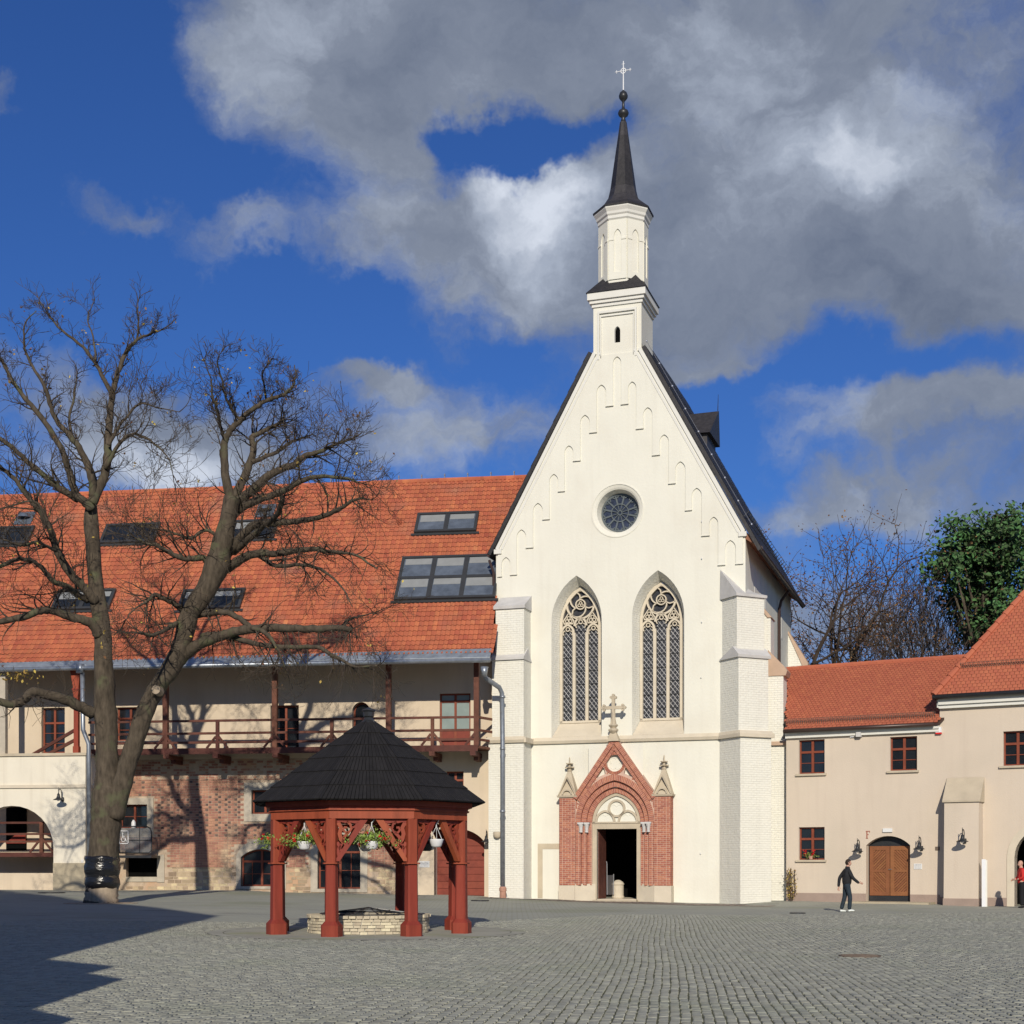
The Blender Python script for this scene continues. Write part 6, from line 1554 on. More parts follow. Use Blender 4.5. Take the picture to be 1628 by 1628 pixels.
def wild_tree(name, label, x, y, h, seed, spread=.55, leaf=None, nleaf=0, leafsize=.2, tm='twig_far', tr=.35, group=None, levels=4, bm='bark', lsp=.35, forks=4, minf=.22):
    rg = random.Random(seed); zb = g1(x, y); t = empty(name, (x, y, zb), 0, label, 'tree', group)
    tk = MB(); tw = MB(); tips = []
    def rv(): return Vector((rg.gauss(0, 1), rg.gauss(0, 1), rg.gauss(0, 1)))
    def br(p, d, L, r, lev):
        r = max(r, .019); n = 6; pts = [p.copy()]; rad = [r]; q = p.copy(); bend = rv()*.25
        for i in range(n):
            d = (d+bend*.18+rv()*.14+Vector((0, 0, .07))).normalized(); q = q+d*L/n; pts.append(q.copy()); rad.append(r*(1-.5*(i+1)/n))
            if lev > 0 and i >= 2 and lev < levels and rg.random() < .75:
                s_ = d.cross(rv()).normalized(); br(q.copy(), (d*.6+s_*spread*1.3).normalized(), L*rg.uniform(.45, .75), rad[-1]*.6, lev-1)
        (tk if lev >= levels-1 else tw).tube(pts, rad, 8 if lev >= levels-1 else (5 if lev > 1 else 3), caps=False)
        if lev <= 1: tips.append(q.copy()); tips.append(pts[3].copy())
        if lev > 0:
            for _ in range(forks if lev == levels else 2):
                s_ = d.cross(rv()).normalized(); br(q.copy(), (d*.75+s_*spread+Vector((0, 0, .12))).normalized(), L*rg.uniform(.62, .85), rad[-1]*.75, lev-1)
    br(Vector((0, 0, -.2)), Vector((rg.gauss(0, .05), 0, 1)), h*tr, h*minf/10, levels)
    tk.build('trunk', bm, t, smooth=True); tw.build('branches', tm, t, kind='stuff')
    if nleaf:
        lf = MB()
        for _ in range(nleaf):
            p = rg.choice(tips)+Vector((rg.gauss(0, lsp), rg.gauss(0, lsp), rg.gauss(0, lsp*.7))); lf.quadleaf(p, leafsize*rg.uniform(.6, 1.3), 0)
        lf.build('leaves', leaf, t, kind='stuff')
    return t
wild_tree('half_bare_tree', 'gnarled tree with rusty leaves behind the low red roof, next to the chapel', 17.6, 78, 17.8, 5, .66, 'leaf_brown', 5200, .07, tr=.44, lsp=.26, forks=5, minf=.38)
wild_tree('bare_ash_tree', 'slender bare many-stemmed tree between the rusty tree and the green tree', 23.0, 86, 15.8, 9, .34, 'leaf_brown', 300, .07, tr=.44, forks=7, minf=.24)
wild_tree('small_bare_tree', 'low bare tree just left of the steep hipped roof', 25.3, 92, 14.5, 14, .36, tr=.46, forks=4)
wild_tree('small_bare_tree', 'short tree with brown leaves standing between the rusty tree and the slender bare tree', 20.4, 80, 15.0, 31, .5, 'leaf_brown', 900, .07, tr=.46, forks=4)

def green_tree(x, y, seed, label, clumps):
    rg = random.Random(seed); zb = g1(x, y); t = empty('green_tree', (x, y, zb), 0, label, 'tree')
    tk = MB(); lf = MB(); tw = MB()
    tk.tube([(0, 0, -.2), (.2, 0, 6), (-.1, .1, 12), (.3, 0, 17)], [.55, .42, .3, .1], 10)
    for (cx_, cz_, r) in clumps:
        for _ in range(3):
            cy_ = rg.gauss(0, 1.6); c = Vector((cx_+rg.gauss(0, r*.35), cy_, cz_+rg.gauss(0, r*.3)))
            s = Vector((0, 0, max(4, c.z-4-abs(c.x)*.6))); m_ = (s+c)/2+Vector((0, 0, -.6)); tk.tube([s, m_, c], [.12, .08, .03], 5)
            sub = 10
            for _ in range(sub):
                q = c+Vector((rg.gauss(0, r*.62), rg.gauss(0, r*.7), rg.gauss(0, r*.42))); tw.tube([c, (c+q)/2+Vector((0, 0, .1)), q], [.03, .02, .01], 3, caps=False)
                br = rg.uniform(-1, 1)
                for _ in range(24):
                    p = q+Vector((rg.gauss(0, .36), rg.gauss(0, .4), rg.gauss(0, .20))); n_ = Vector((rg.gauss(0, .7), rg.gauss(-.5, .7), .6)).normalized()
                    lf.quadleaf(p, rg.uniform(.09, .20), 0, n=n_, r=max(-1, min(1, br*.5+rg.gauss(0, .5))))
    tk.build('trunk', 'bark', t, smooth=True); tw.build('branches', 'twig', t, kind='stuff'); lf.build('crown', 'leaf_green', t, kind='stuff')
def at85(px, py): return ((px-CX)*79/F, CH+(HY-py)*79/F)
bx = at85(1568, 1000)[0]; C1 = []
for (px, py, r) in ((1510, 880, 1.0), (1540, 850, 1.0), (1505, 905, 1.0), (1575, 862, 1.2), (1540, 895, 1.2), (1610, 850, 1.3), (1560, 925, 1.2), (1600, 905, 1.4), (1535, 940, .8), (1570, 960, 1.0), (1610, 945, 1.3), (1640, 890, 1.6), (1570, 990, .8), (1600, 985, 1.0), (1650, 950, 1.6), (1552, 1005, .6), (1545, 870, .9), (1640, 835, 1.3), (1590, 880, 1.0)):
    a = at85(px, py); C1.append((a[0]-bx, a[1]-g1(bx, 79), r*.88))
green_tree(bx, 79, 3, 'dense green tree rising over the ridge of the hipped red roof', C1)

# ------------------------------------------------------------------ well house, well and hanging baskets
GC = Vector((-3.37, 34.0, 0))
def well_house():
    t = empty('well_house', (GC.x, GC.y, 0), 0, 'eight-sided red timber pavilion with black shingled roof over the well', 'pavilion')
    ph = 30; Rp = 2.28
    def pol(r, deg, z=0): return (r*math.cos(R(deg)), r*math.sin(R(deg)), z)
    def turned(o, k, first):
        if first: return o
        c = o.copy(); COL.objects.link(c); c.parent = t; c.rotation_euler = (0, 0, R(45*k)); return c
    zb = -.02
    def octa(mb, c, r0, z0, r1, z1, a0=22.5):       # slightly chamfered square shaft turned to face outwards
        A = [];
        for z, r in ((z0, r0), (z1, r1)):
            ch = r*.28
            for (x, y) in ((r, -r+ch), (r, r-ch), (r-ch, r), (-r+ch, r), (-r, r-ch), (-r, -r+ch), (-r+ch, -r), (r-ch, -r)):
                ca, sa = math.cos(R(ph)), math.sin(R(ph)); A.append((c[0]+x*ca-y*sa, c[1]+x*sa+y*ca, z))
        mb.loft(A[:8], A[8:]); mb.add(A[8:], [tuple(range(8))]); 
    po = MB(); c = pol(Rp, ph)
    octa(po, c, .20, zb, .20, .27); octa(po, c, .20, .27, .13, .36); octa(po, c, .125, .36, .115, 1.62); octa(po, c, .165, 1.62, .165, 1.65); octa(po, c, .115, 1.65, .115, 2.62)
    post = po.build('post', 'red_wood', t)
    # plane of a side: from post k to post k+1
    def side(k0):
        a = Vector(pol(Rp, ph+45*k0)); b = Vector(pol(Rp, ph+45*(k0+1))); s_ = (b-a).normalized(); n = Vector((math.cos(R(ph+45*k0+22.5)), math.sin(R(ph+45*k0+22.5)), 0)); return a, b, s_, n
    a, b, s_, n = side(0); Ls = (b-a).length
    def place(mb):
        mb.v = [tuple(a+s_*x+n*(-y)+Vector((0, 0, z))) for (x, y, z) in mb.v]; return mb
    bracket = []
    for sg in (0, 1):
        br = MB(); mir = (lambda x: x) if sg == 0 else (lambda x: Ls-x)
        P = [(mir(.06), 1.68), (mir(.17), 1.68), (mir(.80), 2.62), (mir(.63), 2.62)]
        if sg: P.reverse()
        br.prism(P, -.06, .06); ob = place(br).build('brace', 'red_wood', t)
        sc_ = MB()                                   # fretwork scroll filling the corner
        m2 = lambda pts: [(mir(x), z) for x, z in pts]
        sc_.band(m2([(.11, 2.56), (.20, 2.585), (.30, 2.56), (.40, 2.575), (.52, 2.55), (.62, 2.59)]), 0.080, -.03, .03)
        sc_.band(m2([(.33, 2.56), (.40, 2.50), (.43, 2.40), (.38, 2.32), (.30, 2.31), (.25, 2.37), (.28, 2.43), (.33, 2.42)]), 0.051, -.03, .03)
        sc_.band(m2([(.14, 2.53), (.20, 2.42), (.17, 2.28), (.20, 2.16), (.27, 2.08)]), 0.087, -.03, .03)
        sc_.band(m2([(.36, 2.31), (.27, 2.22), (.24, 2.12), (.30, 2.06)]), 0.065, -.03, .03)
        sc_.band(m2([(.12, 2.10), (.17, 2.00), (.13, 1.90), (.16, 1.80)]), 0.072, -.03, .03); sc_.band(m2([(.22, 2.06), (.17, 1.98), (.20, 1.90)]), 0.058, -.03, .03)
        sc_.band(m2([(.44, 2.42), (.50, 2.44), (.57, 2.52)]), 0.043, -.03, .03)
        os_ = place(sc_).build('fretwork', 'red_wood', t); bracket += [ob, os_]
    bm = MB(); e0 = pol(Rp+.15, ph); 
    def ring_seg(mb, r0, r1, z0, z1):
        mb.hexa([pol(r0, ph, z0), pol(r1, ph, z0), pol(r1, ph+44.95, z0), pol(r0, ph+44.95, z0), pol(r0, ph, z1), pol(r1, ph, z1), pol(r1, ph+44.95, z1), pol(r0, ph+44.95, z1)])
    ring_seg(bm, Rp-.14, Rp+.14, 2.62, 2.80); bm_o = bm.build('beam', 'red_wood', t)
    b2 = MB(); ring_seg(b2, Rp-.14, Rp+.19, 2.801, 2.835); ring_seg(b2, Rp-.12, Rp+.16, 2.836, 2.90); ring_seg(b2, Rp-.1, Rp+.26, 2.901, 3.06); b2_o = b2.build('wall_plate', 'red_wood', t)
    for k in range(1, 8):
        for o in [post, bm_o, b2_o]+bracket: turned(o, k, False)
    js = MB()
    for d in (-.05, 1.3, -1.3): js.piece(); L = math.sqrt(Rp**2-d*d)-.15; js.box(-L, L, d-.06, d+.06, 2.66, 2.80)
    js.build('ceiling_joist', 'red_wood', t)
    # roof: shell and shingles, tier on tier
    prof = [(2.84, 3.02), (2.42, 3.34), (1.93, 3.69), (1.50, 4.02), (1.06, 4.33), (.62, 4.64), (.16, 4.96)]
    sh = MB()
    for (r0, z0), (r1, z1) in zip(prof, prof[1:]): sh.loft([pol(r0-.05, ph+45*k, z0-.02) for k in range(8)], [pol(r1-.05, ph+45*k, z1-.04) for k in range(8)])
    sh.build('roof', 'shingle', t)
    rg = random.Random(17); items = []
    for ti, ((r0, z0), (r1, z1)) in enumerate(zip(prof, prof[1:])):
        r1e, z1e = r1-(r0-r1)*.04, z1+(z1-z0)*.04
        for k in range(8):
            A = Vector(pol(r0, ph+45*k, z0)); B = Vector(pol(r0, ph+45*(k+1), z0)); C_ = Vector(pol(r1e, ph+45*k, z1e)); D_ = Vector(pol(r1e, ph+45*(k+1), z1e))
            nn = (B-A).cross(C_-A).normalized(); nn = nn if nn.z > 0 else -nn
            n_ = max(2, int((B-A).length/.085))
            mid = ph+45*k+22.5; facing = -math.sin(R(mid))
            for i in range(n_):
                f0, f1 = i/n_, (i+1)/n_; g_ = .06/n_
                dz = rg.uniform(-.004, .004); dd = (A-C_).normalized()*dz; up = nn*(.030+rg.uniform(-.001, .002)); lo = nn*.012
                p = [A.lerp(B, f0+g_)+dd+up, A.lerp(B, f1-g_)+dd+up, C_.lerp(D_, f1-g_)+lo, C_.lerp(D_, f0+g_)+lo, A.lerp(B, f0+g_)+dd-nn*.005, A.lerp(B, f1-g_)+dd-nn*.005]
                items.append((facing-.25*ti/6+(0 if facing > .3 else -5), [tuple(q) for q in p], rg.gauss(0, .5)))
    items.sort(key=lambda q: -q[0]); rest = MB(); FS = [(0, 1, 2, 3), (4, 5, 1, 0), (5, 2, 1), (4, 0, 3)]
    for i, (_, p, r) in enumerate(items):
        if i < 290: m = MB(); m.add(p, FS, 0, r); m.build('shingle', 'shingle', t)
        else: rest.add(p, FS, 0, r)
    rest.build('shingles_beyond', 'shingle', t, kind='stuff')
    fn = MB(); fn.lathe([(.24, 4.86), (.20, 4.95), (.13, 5.0), (.10, 5.06), (.13, 5.09), (.13, 5.19), (.16, 5.22), (.15, 5.25), (.02, 5.30)], (0, 0, 0), 8); fn.build('finial', 'dark_metal', t)
    return t
well_house()

def well():
    t = empty('stone_well', (GC.x, GC.y, 0), 0, 'round low well of pale coursed stone with iron grille beneath the pavilion', 'well')
    m = MB(); m.lathe([(1.375, -.05), (1.375, .40), (1.10, .40), (1.10, .06)], (0, 0, 0), 40); m.build('mortar_core', 'well_mortar', t)
    rg = random.Random(8); z = .02; n = 0
    for row in range(6):
        h = (.072, .075, .07, .068, .07, .075)[row]; a = rg.uniform(0, .2); a0 = a
        while a < a0+2*math.pi-.06:
            l = rg.uniform(.13, .27)/1.42; b = min(a+l, a0+2*math.pi)
            if b-a > .05 and n < 299:
                ro, ri = 1.42+rg.uniform(-.018, .012), 1.36; q = MB(); g_ = .007; j = lambda: rg.uniform(-.004, .004)
                if row == 5: ro += .03; ri = 1.08
                am = (a+b)/2
                P = [(ro*math.cos(x), ro*math.sin(x)) for x in (a+g_, am, b-g_)]+[(ri*math.cos(x), ri*math.sin(x)) for x in (b-g_, am, a+g_)]
                z0, z1 = z+.006+j(), z+h-.006+j()
                vs = [(x, y, z0) for x, y in P]+[(x, y, z1) for x, y in P]; bev = .97
                q.add(vs, [(5, 4, 1, 0), (4, 3, 2, 1), (6, 7, 10, 11), (7, 8, 9, 10)]+[(i, (i+1) % 6, (i+1) % 6+6, i+6) for i in range(6)], 0, rg.gauss(0, .5))
                q.build('stone', 'well_stone', t); n += 1
            a = b
        z += h
    g = MB(); g.tube([(1.12*math.cos(R(a)), 1.12*math.sin(R(a)), .46) for a in range(0, 361, 15)], .018, 5)
    for k in range(10):
        a = math.pi*2*k/10; g.tube([(1.15*math.cos(a), 1.15*math.sin(a), .455), (.5*math.cos(a), .5*math.sin(a), .535), (0, 0, .60)], .014, 5)
    for r_, zz in ((.85, .492), (.5, .537), (.22, .572)): g.tube([(r_*math.cos(R(a)), r_*math.sin(R(a)), zz) for a in range(0, 361, 18)], .010, 4)
    g.build('iron_grille', 'dark_metal', t)
    w = MB(); w.lathe([(1.1, .05), (1.1, .06), (0, .06)], (0, 0, 0), 24); w.build('well_cover', 'dark_void', t)
well()

def basket(deg, label, pot='pot_white', kind='geranium', spread=.42, zoff=0):
    px = deg; x = GC.x+2.09*math.cos(R(deg)); y = GC.y+2.09*math.sin(R(deg)); zt = 2.63; t = empty('hanging_basket', (x, y, 0), 0, label, 'hanging basket', 'hanging baskets in the well pavilion')
    h = MB(); hk = [(0, 0, zt-.02), (.03, 0, zt+.02), (.055, 0, zt-.01), (.045, 0, zt-.05), (.0, 0, zt-.10), (0, 0, zt-.16)]; h.tube(hk, .011, 5)
    zr = zt-.52 if kind != 'bare' else zt-.46
    for a in (90, 210, 330): h.tube([(0, 0, zt-.15), (.15*math.cos(R(a)), .15*math.sin(R(a)), zr)], .006, 4)
    h.build('hook', 'pot_white', t)
    p = MB(); p.lathe([(.085, zr-.17), (.12, zr-.14), (.155, zr-.03), (.165, zr), (.165, zr+.012), (.145, zr+.012), (.13, zr-.03)], (0, 0, 0), 18); p.build('pot', pot, t, smooth=True)
    rg = random.Random(int(px)); 
    if kind == 'geranium':
        f = MB()
        for _ in range(150):
            a = rg.uniform(0, 2*math.pi); rr = abs(rg.gauss(0, spread*.5)); c = Vector((rr*math.cos(a)*1.5, rr*math.sin(a)*.8, zr+.10+rg.gauss(0, .07)-rr*.18))
            for _ in range(6): f.quadleaf(c+Vector((rg.gauss(0, .035), rg.gauss(0, .035), rg.gauss(0, .03))), rg.uniform(.02, .042), 0, r=rg.gauss(0, .6))
        for k in range(26):
            a = rg.uniform(0, 2*math.pi); rr = rg.uniform(.1, .5); f.tube([(0, 0, zr), (rr*.6*math.cos(a), rr*.4*math.sin(a), zr+.14), (rr*1.1*math.cos(a), rr*.7*math.sin(a), zr+.04-rr*.2)], .006, 3, m=0)
        f.build('foliage', 'leaf_geranium', t, kind='stuff')
        fl = MB()
        for _ in range(8):
            a = rg.uniform(0, 2*math.pi); rr = rg.uniform(.12, .45); c = Vector((rr*math.cos(a)*1.2, -abs(rr*math.sin(a)*.8), zr+rg.uniform(-.06, .2)-.0))
            for _ in range(16): fl.quadleaf(c+Vector((rg.gauss(0, .022), rg.gauss(0, .022), rg.gauss(0, .016))), .022, 0)
        fl.build('blossoms', 'petal_red', t, kind='stuff')
    elif kind == 'heather':
        f = MB()
        for _ in range(60):
            a = rg.uniform(0, 6.28); r_ = rg.uniform(0, .13); tip = Vector((r_*1.5*math.cos(a), r_*1.5*math.sin(a), zr+rg.uniform(.12, .26))); f.tube([(r_*math.cos(a), r_*math.sin(a), zr), tip], [.008, .004], 3)
            for _ in range(3): f.quadleaf(tip-Vector((0, 0, rg.uniform(0, .1))), .018)
        f.build('heather', 'heather', t, kind='stuff')
basket(232.5, 'hanging basket of red geraniums between the two left posts', spread=.40); basket(277.5, 'hanging basket of trailing geraniums in the middle of the pavilion front', spread=.40)
basket(322.5, 'empty white hanging pot on the front right of the pavilion', kind='bare'); basket(52.5, 'dark hanging pot with spiky heather behind the white pot', 'pot_dark', 'heather')
basket(187.5, 'pale green hanging basket on the left side of the pavilion', spread=.46); basket(97.5, 'shaded geranium basket at the back of the pavilion', spread=.3)

# ------------------------------------------------------------------ wall lamps
def lamp_proto(name='wall_lamp'):
    t = empty(name, (0, 0, 0), 0, 'x', 'wall lamp', 'gooseneck wall lamps')
    a = MB(); a.lathe([(.06, -.09), (.07, 0), (.06, .09)], (0, -.02, -.06), 8)
    a.tube([(0, 0, -.05), (0, -.10, -.06), (0, -.13, .05), (0, -.12, .2), (0, -.18, .34), (0, -.30, .38), (0, -.40, .32), (0, -.43, .2)], .018, 7); a.tube([(0, -.43, .2), (0, -.43, .10)], .028, 7); a.tube([(0, -.43, .30), (0, -.43, .44)], .012, 5)
    a.build('arm', 'dark_metal', t, smooth=True)
    s = MB(); s.lathe([(.03, .17), (.055, .16), (.065, .06), (.085, .02), (.10, -.02), (.23, -.09), (.235, -.105), (.22, -.10), (.09, -.03)], (0, -.43, 0), 18); s.build('shade', 'dark_metal', t, smooth=True)
    g = MB(); g.lathe([(.075, -.03), (.08, -.10), (.05, -.14), (0, -.15)], (0, -.43, 0), 12); g.build('glass', 'pot_white', t, smooth=True)
    return t
lp = lamp_proto(); first = True
def put_lamp(fr, px, py, label, w=0.0):
    global first
    # the shade, not the wall plate, stands at this point of the wall's own space
    u, z = fr.uz(px, py, w-.43); o = lp if first else copy_tree(lp); first = False
    p = fr.world(u, w); o.location = (p.x, p.y, z); o.rotation_euler = (0, 0, -fr.a); o['label'] = label
put_lamp(RIGHT, 1363, 1350, 'wall lamp left of the arched double door, under the letter F'); put_lamp(RIGHT, 1461, 1346, 'wall lamp right of the arched double door')
put_lamp(RIGHT, 1530, 1334, 'wall lamp on the sloping-capped buttress at the right', -.78); put_lamp(LEFT, 93, 1268, 'wall lamp on the white porch right of its arch', -2.45)
put_lamp(LEFT, 773, 1335, 'wall lamp between the plank gate and the chapel buttress'); put_lamp(LEFT, 682, 1337, 'wall lamp left of the plank gate, half hidden by a post')

# ------------------------------------------------------------------ signs and fittings
def on_wall(fr, px0, px1, py0, py1, w, d, name, label, cat, m='plaque', parent=None):
    a = fr.uz(px0, py1, w); b = fr.uz(px1, py0, w); z0, z1 = fr.z((px0+px1)/2, py1, w), fr.z((px0+px1)/2, py0, w)
    t = fr.at((a[0]+b[0])/2, w, (z0+z1)/2, name, label, cat); hw, hh = (b[0]-a[0])/2, (z1-z0)/2
    q = MB(); q.box(-hw, hw, -d, 0, -hh, hh); q.build('plate', m, t); return t, hw, hh
def lines(t, hw, hh, d, rows, m='plaque_text', seed=1):
    rg = random.Random(seed); q = MB()
    for i in range(rows):
        z = hh*(.65-1.3*i/max(1, rows-1)); x = -hw*.8
        while x < hw*.7: l = rg.uniform(.02, .06); q.box(x, min(x+l, hw*.8), -d-.003, -d, z-.008, z+.008); x += l+.015
    q.build('print', m, t, kind='stuff')
t, hw, hh = on_wall(RIGHT, 1453, 1466, 1373, 1382, 0, .02, 'notice_plate', 'small white notice plate right of the arched double door', 'notice'); lines(t, hw, hh, .02, 4)
t, hw, hh = on_wall(LEFT, 667, 683, 1369, 1379, 0, .02, 'notice_plate', 'small white notice plate on the pier left of the plank gate', 'notice'); lines(t, hw, hh, .02, 4, seed=3)
t, hw, hh = on_wall(RIGHT, 1404, 1419, 1317, 1323, 0, .07, 'door_light', 'flat white light box above the arched double door', 'light box')
t, hw, hh = on_wall(RIGHT, 1487, 1494, 1346, 1352, 0, .02, 'small_plate', 'tiny brown plate in the shade of the sloping-capped buttress', 'plate', 'rust')
def text(s_, fr, px, py, h, m, name, label, cat, w=-.012):
    cu = bpy.data.curves.new(name, 'FONT'); cu.body = s_; cu.size = h/.70; cu.extrude = .006; cu.align_x = 'CENTER'
    tmp = bpy.data.objects.new('tmp', cu); COL.objects.link(tmp); dg = bpy.context.evaluated_depsgraph_get(); me = bpy.data.meshes.new_from_object(tmp.evaluated_get(dg)); bpy.data.objects.remove(tmp)
    me.name = name; me.materials.clear(); me.materials.append(MATS[m])
    for v in me.vertices: x, y, z = v.co; v.co = (x, -z, y)
    o = obj(name, me, None, label=label, cat=cat); u, z = fr.uz(px, py, w); p = fr.world(u, w, z); o.location = p; o.rotation_euler = (0, 0, -fr.a); return o
def letter_F():
    fr = RIGHT; u, z = fr.uz(1379, 1333, -.01); t = MB(); h = fr.z(1379, 1321, -.01)-z
    t.box(-.035, .0, -.02, 0, .02, h-.02); t.box(-.06, .03, -.02, 0, 0, .02); t.box(-.06, .10, -.0201, 0, h-.025, h); t.box(.085, .10, -.0202, 0, h-.07, h-.024); t.box(-.0, .055, -.0203, 0, h*.48, h*.48+.022)
    o = t.build('letter_sign', 'sign_red', None, label='brown serif letter F on the wall left of the arched door', cat='letter sign'); o.location = fr.world(u, 0, z); o.rotation_euler = (0, 0, -fr.a)
letter_F()
def camera_box():
    fr = RIGHT
    t = fr.at(*(lambda a: (a[0], 0, a[1]))(fr.uz(1367, 1168)), 'flood_light', 'small grey floodlight under the eave of the linking range', 'floodlight'); q = MB(); q.box(-.1, .1, -.22, -.02, -.1, .1); q.build('body', 'buttress_slab', t); q = MB(); q.tube([(-.02, 0, -.1), (-.2, -.03, -.14), (-.32, -.03, -.05)], .012, 4); q.build('cable', 'dark_metal', t)
    t = fr.at(*(lambda a: (a[0], 0, a[1]))(fr.uz(1354, 1170)), 'motion_sensor', 'tiny white motion sensor left of the grey floodlight', 'sensor'); q = MB(); q.box(-.05, -.02, -.06, 0, -.08, .08); q.box(-.02, .12, -.08, -.02, -.06, -.02); q.build('body', 'pot_white', t)
    t = fr.at(*(lambda a: (a[0], 0, a[1]))(fr.uz(1493, 1162, 0)), 'alarm_box', 'white and red alarm box at the junction of the two right houses', 'alarm box'); q = MB(); q.box(-.11, .11, -.12, 0, -.07, .14); q.build('body', 'pot_white', t); q = MB(); q.box(-.11, .11, -.121, 0, -.13, -.071); q.build('lens', 'petal_red', t)
camera_box()
def stele():
    y = 55.3; x = (1564-CX)*y/F; t = empty('white_stele', (x, y, g1(x, y)), R(-20), 'tall narrow white board standing by the wall right of the buttress', 'sign post'); z = CH+(HY-1366)*y/F-g1(x, y)
    q = MB(); q.box(-.07, .07, -.06, .06, 0, z); q.build('board', 'pot_white', t); q = MB(); q.box(.0701, .13, .0, .05, 0, z-.03); q.build('side_strip', 'cornice_white', t)
stele()
def bowl():
    p3 = CHAP.world(-5.0, -1.16); y = p3.y; z = CH+(HY-1333)*y/F; x = (790.5-CX)*y/F
    q = MB(); q.lathe([(.03, 0), (.10, .015), (.155, .07), (.175, .16), (.17, .28), (.15, .28), (.14, .1)], (0, 0, 0), 14); o = q.build('uplight_bowl', 'sandstone', None, smooth=True, label='clay coloured bowl lamp fixed to the left chapel buttress', cat='wall light'); o.location = (x, y, z)
bowl()
def lift():
    fr = LEFT; w = -1.0; t = fr.at(0, 0, 0, 'wheelchair_lift', 'glass sided wheelchair lift platform behind the big tree trunk', 'wheelchair lift'); U = lambda px: fr.u(px, w); Z = lambda py: fr.z(215, py, w)
    b = MB(); b.box(U(186), U(242), w-.1, -.05, Z(1364), Z(1360)); b.build('platform', 'dark_metal', t)
    f = MB()
    a, c, z0, z1 = U(190), U(241), Z(1356), Z(1314)
    loop = [(a, w, z0), (c-.12, w, z0), (c, w, z0+.12), (c, w, z1-.25), (c-.06, w, z1-.08), (c-.22, w, z1), (a, w, z1), (a, w, z0)]; f.tube(loop, .03, 7); f.tube([(U(222), w, z0), (U(222), w, z1)], .02, 6); f.tube([(a, w, Z(1336)), (c, w, Z(1336))], .02, 6); f.build('frame', 'dark_metal', t)
    g = MB(); g.box(a, c-.03, w-.006, w+.006, z0, z1-.06); g.build('panel', 'lift_glass', t)
    s0, s1, y0, y1 = U(190), U(204), Z(1341), Z(1321); q = MB(); q.band([(s0, y0+.03), (s0+.03, y0), (s1-.03, y0), (s1, y0+.03), (s1, y1-.03), (s1-.03, y1), (s0+.03, y1), (s0, y1-.03)], .035, w-.03, w-.012, closed=True); sg = q.build('lift_sign', 'pot_white', t)
    q = MB(); cx_, cz_ = (s0+s1)/2-.02, y0+.18; q.band(arcpts(cx_, cz_, .09, 130, 370, 12), .022, w-.03, w-.012); q.band([(cx_-.03, cz_+.24), (cx_-.02, cz_+.07), (cx_+.09, cz_+.06), (cx_+.14, cz_-.08), (cx_+.17, cz_-.07)], .026, w-.03, w-.012); q.band([(cx_-.02, cz_+.14), (cx_+.07, cz_+.14)], .02, w-.03, w-.012); q.prism(circ(cx_-.03, cz_+.28, .028, 10), w-.03, w-.012); q.build('wheelchair_symbol', 'pot_white', sg)
    v = MB(); v.lathe([(.06, 0), (.10, .02), (.11, .18), (.10, .3), (.05, .4), (.03, .42)], (0, 0, 0), 12); o = v.build('window_lantern', 'pot_white', None, smooth=True, label='small white lantern standing in the window left of the brick wall', cat='lantern'); u, z = fr.uz(212, 1318, .05); o.location = fr.world(u, .08, z)
lift()
def covers():
    def disc(name, px, py, r, m, label, cat):
        y = CH*F/(py-HY); 
        for _ in range(4): x = (px-CX)*y/F; y = (CH-g1(x, y)-.03)*F/(py-HY)
        x = (px-CX)*y/F; q = MB(); q.lathe([(r, -.02), (r, .034), (r*.93, .036), (r*.92, .030), (0, .03)], (0, 0, 0), 24)
        for k in range(-3, 4): l = math.sqrt(max(0, (r*.85)**2-(k*r*.24)**2)); q.box(-l, l, k*r*.24-.015, k*r*.24+.015, .03, .038)
        o = q.build(name, m, None, label=label, cat=cat, kind=None); o.location = (x, y, g1(x, y))
    disc('manhole_cover', 1367, 1519, .36, 'rust', 'rust brown round manhole cover in the setts on the right', 'manhole cover')
    disc('manhole_cover', 1268, 1451, .26, 'dark_metal', 'dark drain cover left of the walking man', 'drain cover')
    disc('manhole_cover', 82, 1419, .55, 'dark_metal', 'flat dark cover in the paving before the white porch', 'drain cover')
    disc('manhole_cover', 763, 1436, .36, 'dark_metal', 'dark drain cover in front of the downpipe by the chapel', 'drain cover')
covers()
def flower_box():
    fr = RIGHT; u, z = fr.uz(1285, 1366, 0); t = fr.at(u, 0, z, 'window_flowers', 'red geraniums in a pot on the lower window sill by the chapel', 'potted plant')
    p = MB(); p.lathe([(.07, -.01), (.10, .13), (.11, .14)], (.12, -.03, 0), 10); p.build('pot', 'clay', t); rg = random.Random(5); f = MB(); r_ = MB()
    for _ in range(90): f.quadleaf(Vector((rg.gauss(.06, .16), rg.gauss(-.04, .04), .16+rg.gauss(0, .06))), rg.uniform(.03, .05), 0, r=rg.gauss(-.5, .4))
    f.build('foliage', 'leaf_geranium', t, kind='stuff')
    for c in ((-.1, .33), (.25, .34), (-.12, .22), (.22, .2)):
        for _ in range(22): r_.quadleaf(Vector((c[0]+rg.gauss(0, .04), -.06+rg.gauss(0, .02), c[1]+rg.gauss(0, .03))), .035, 0)
    r_.build('blossoms', 'petal_red', t, kind='stuff')
flower_box()
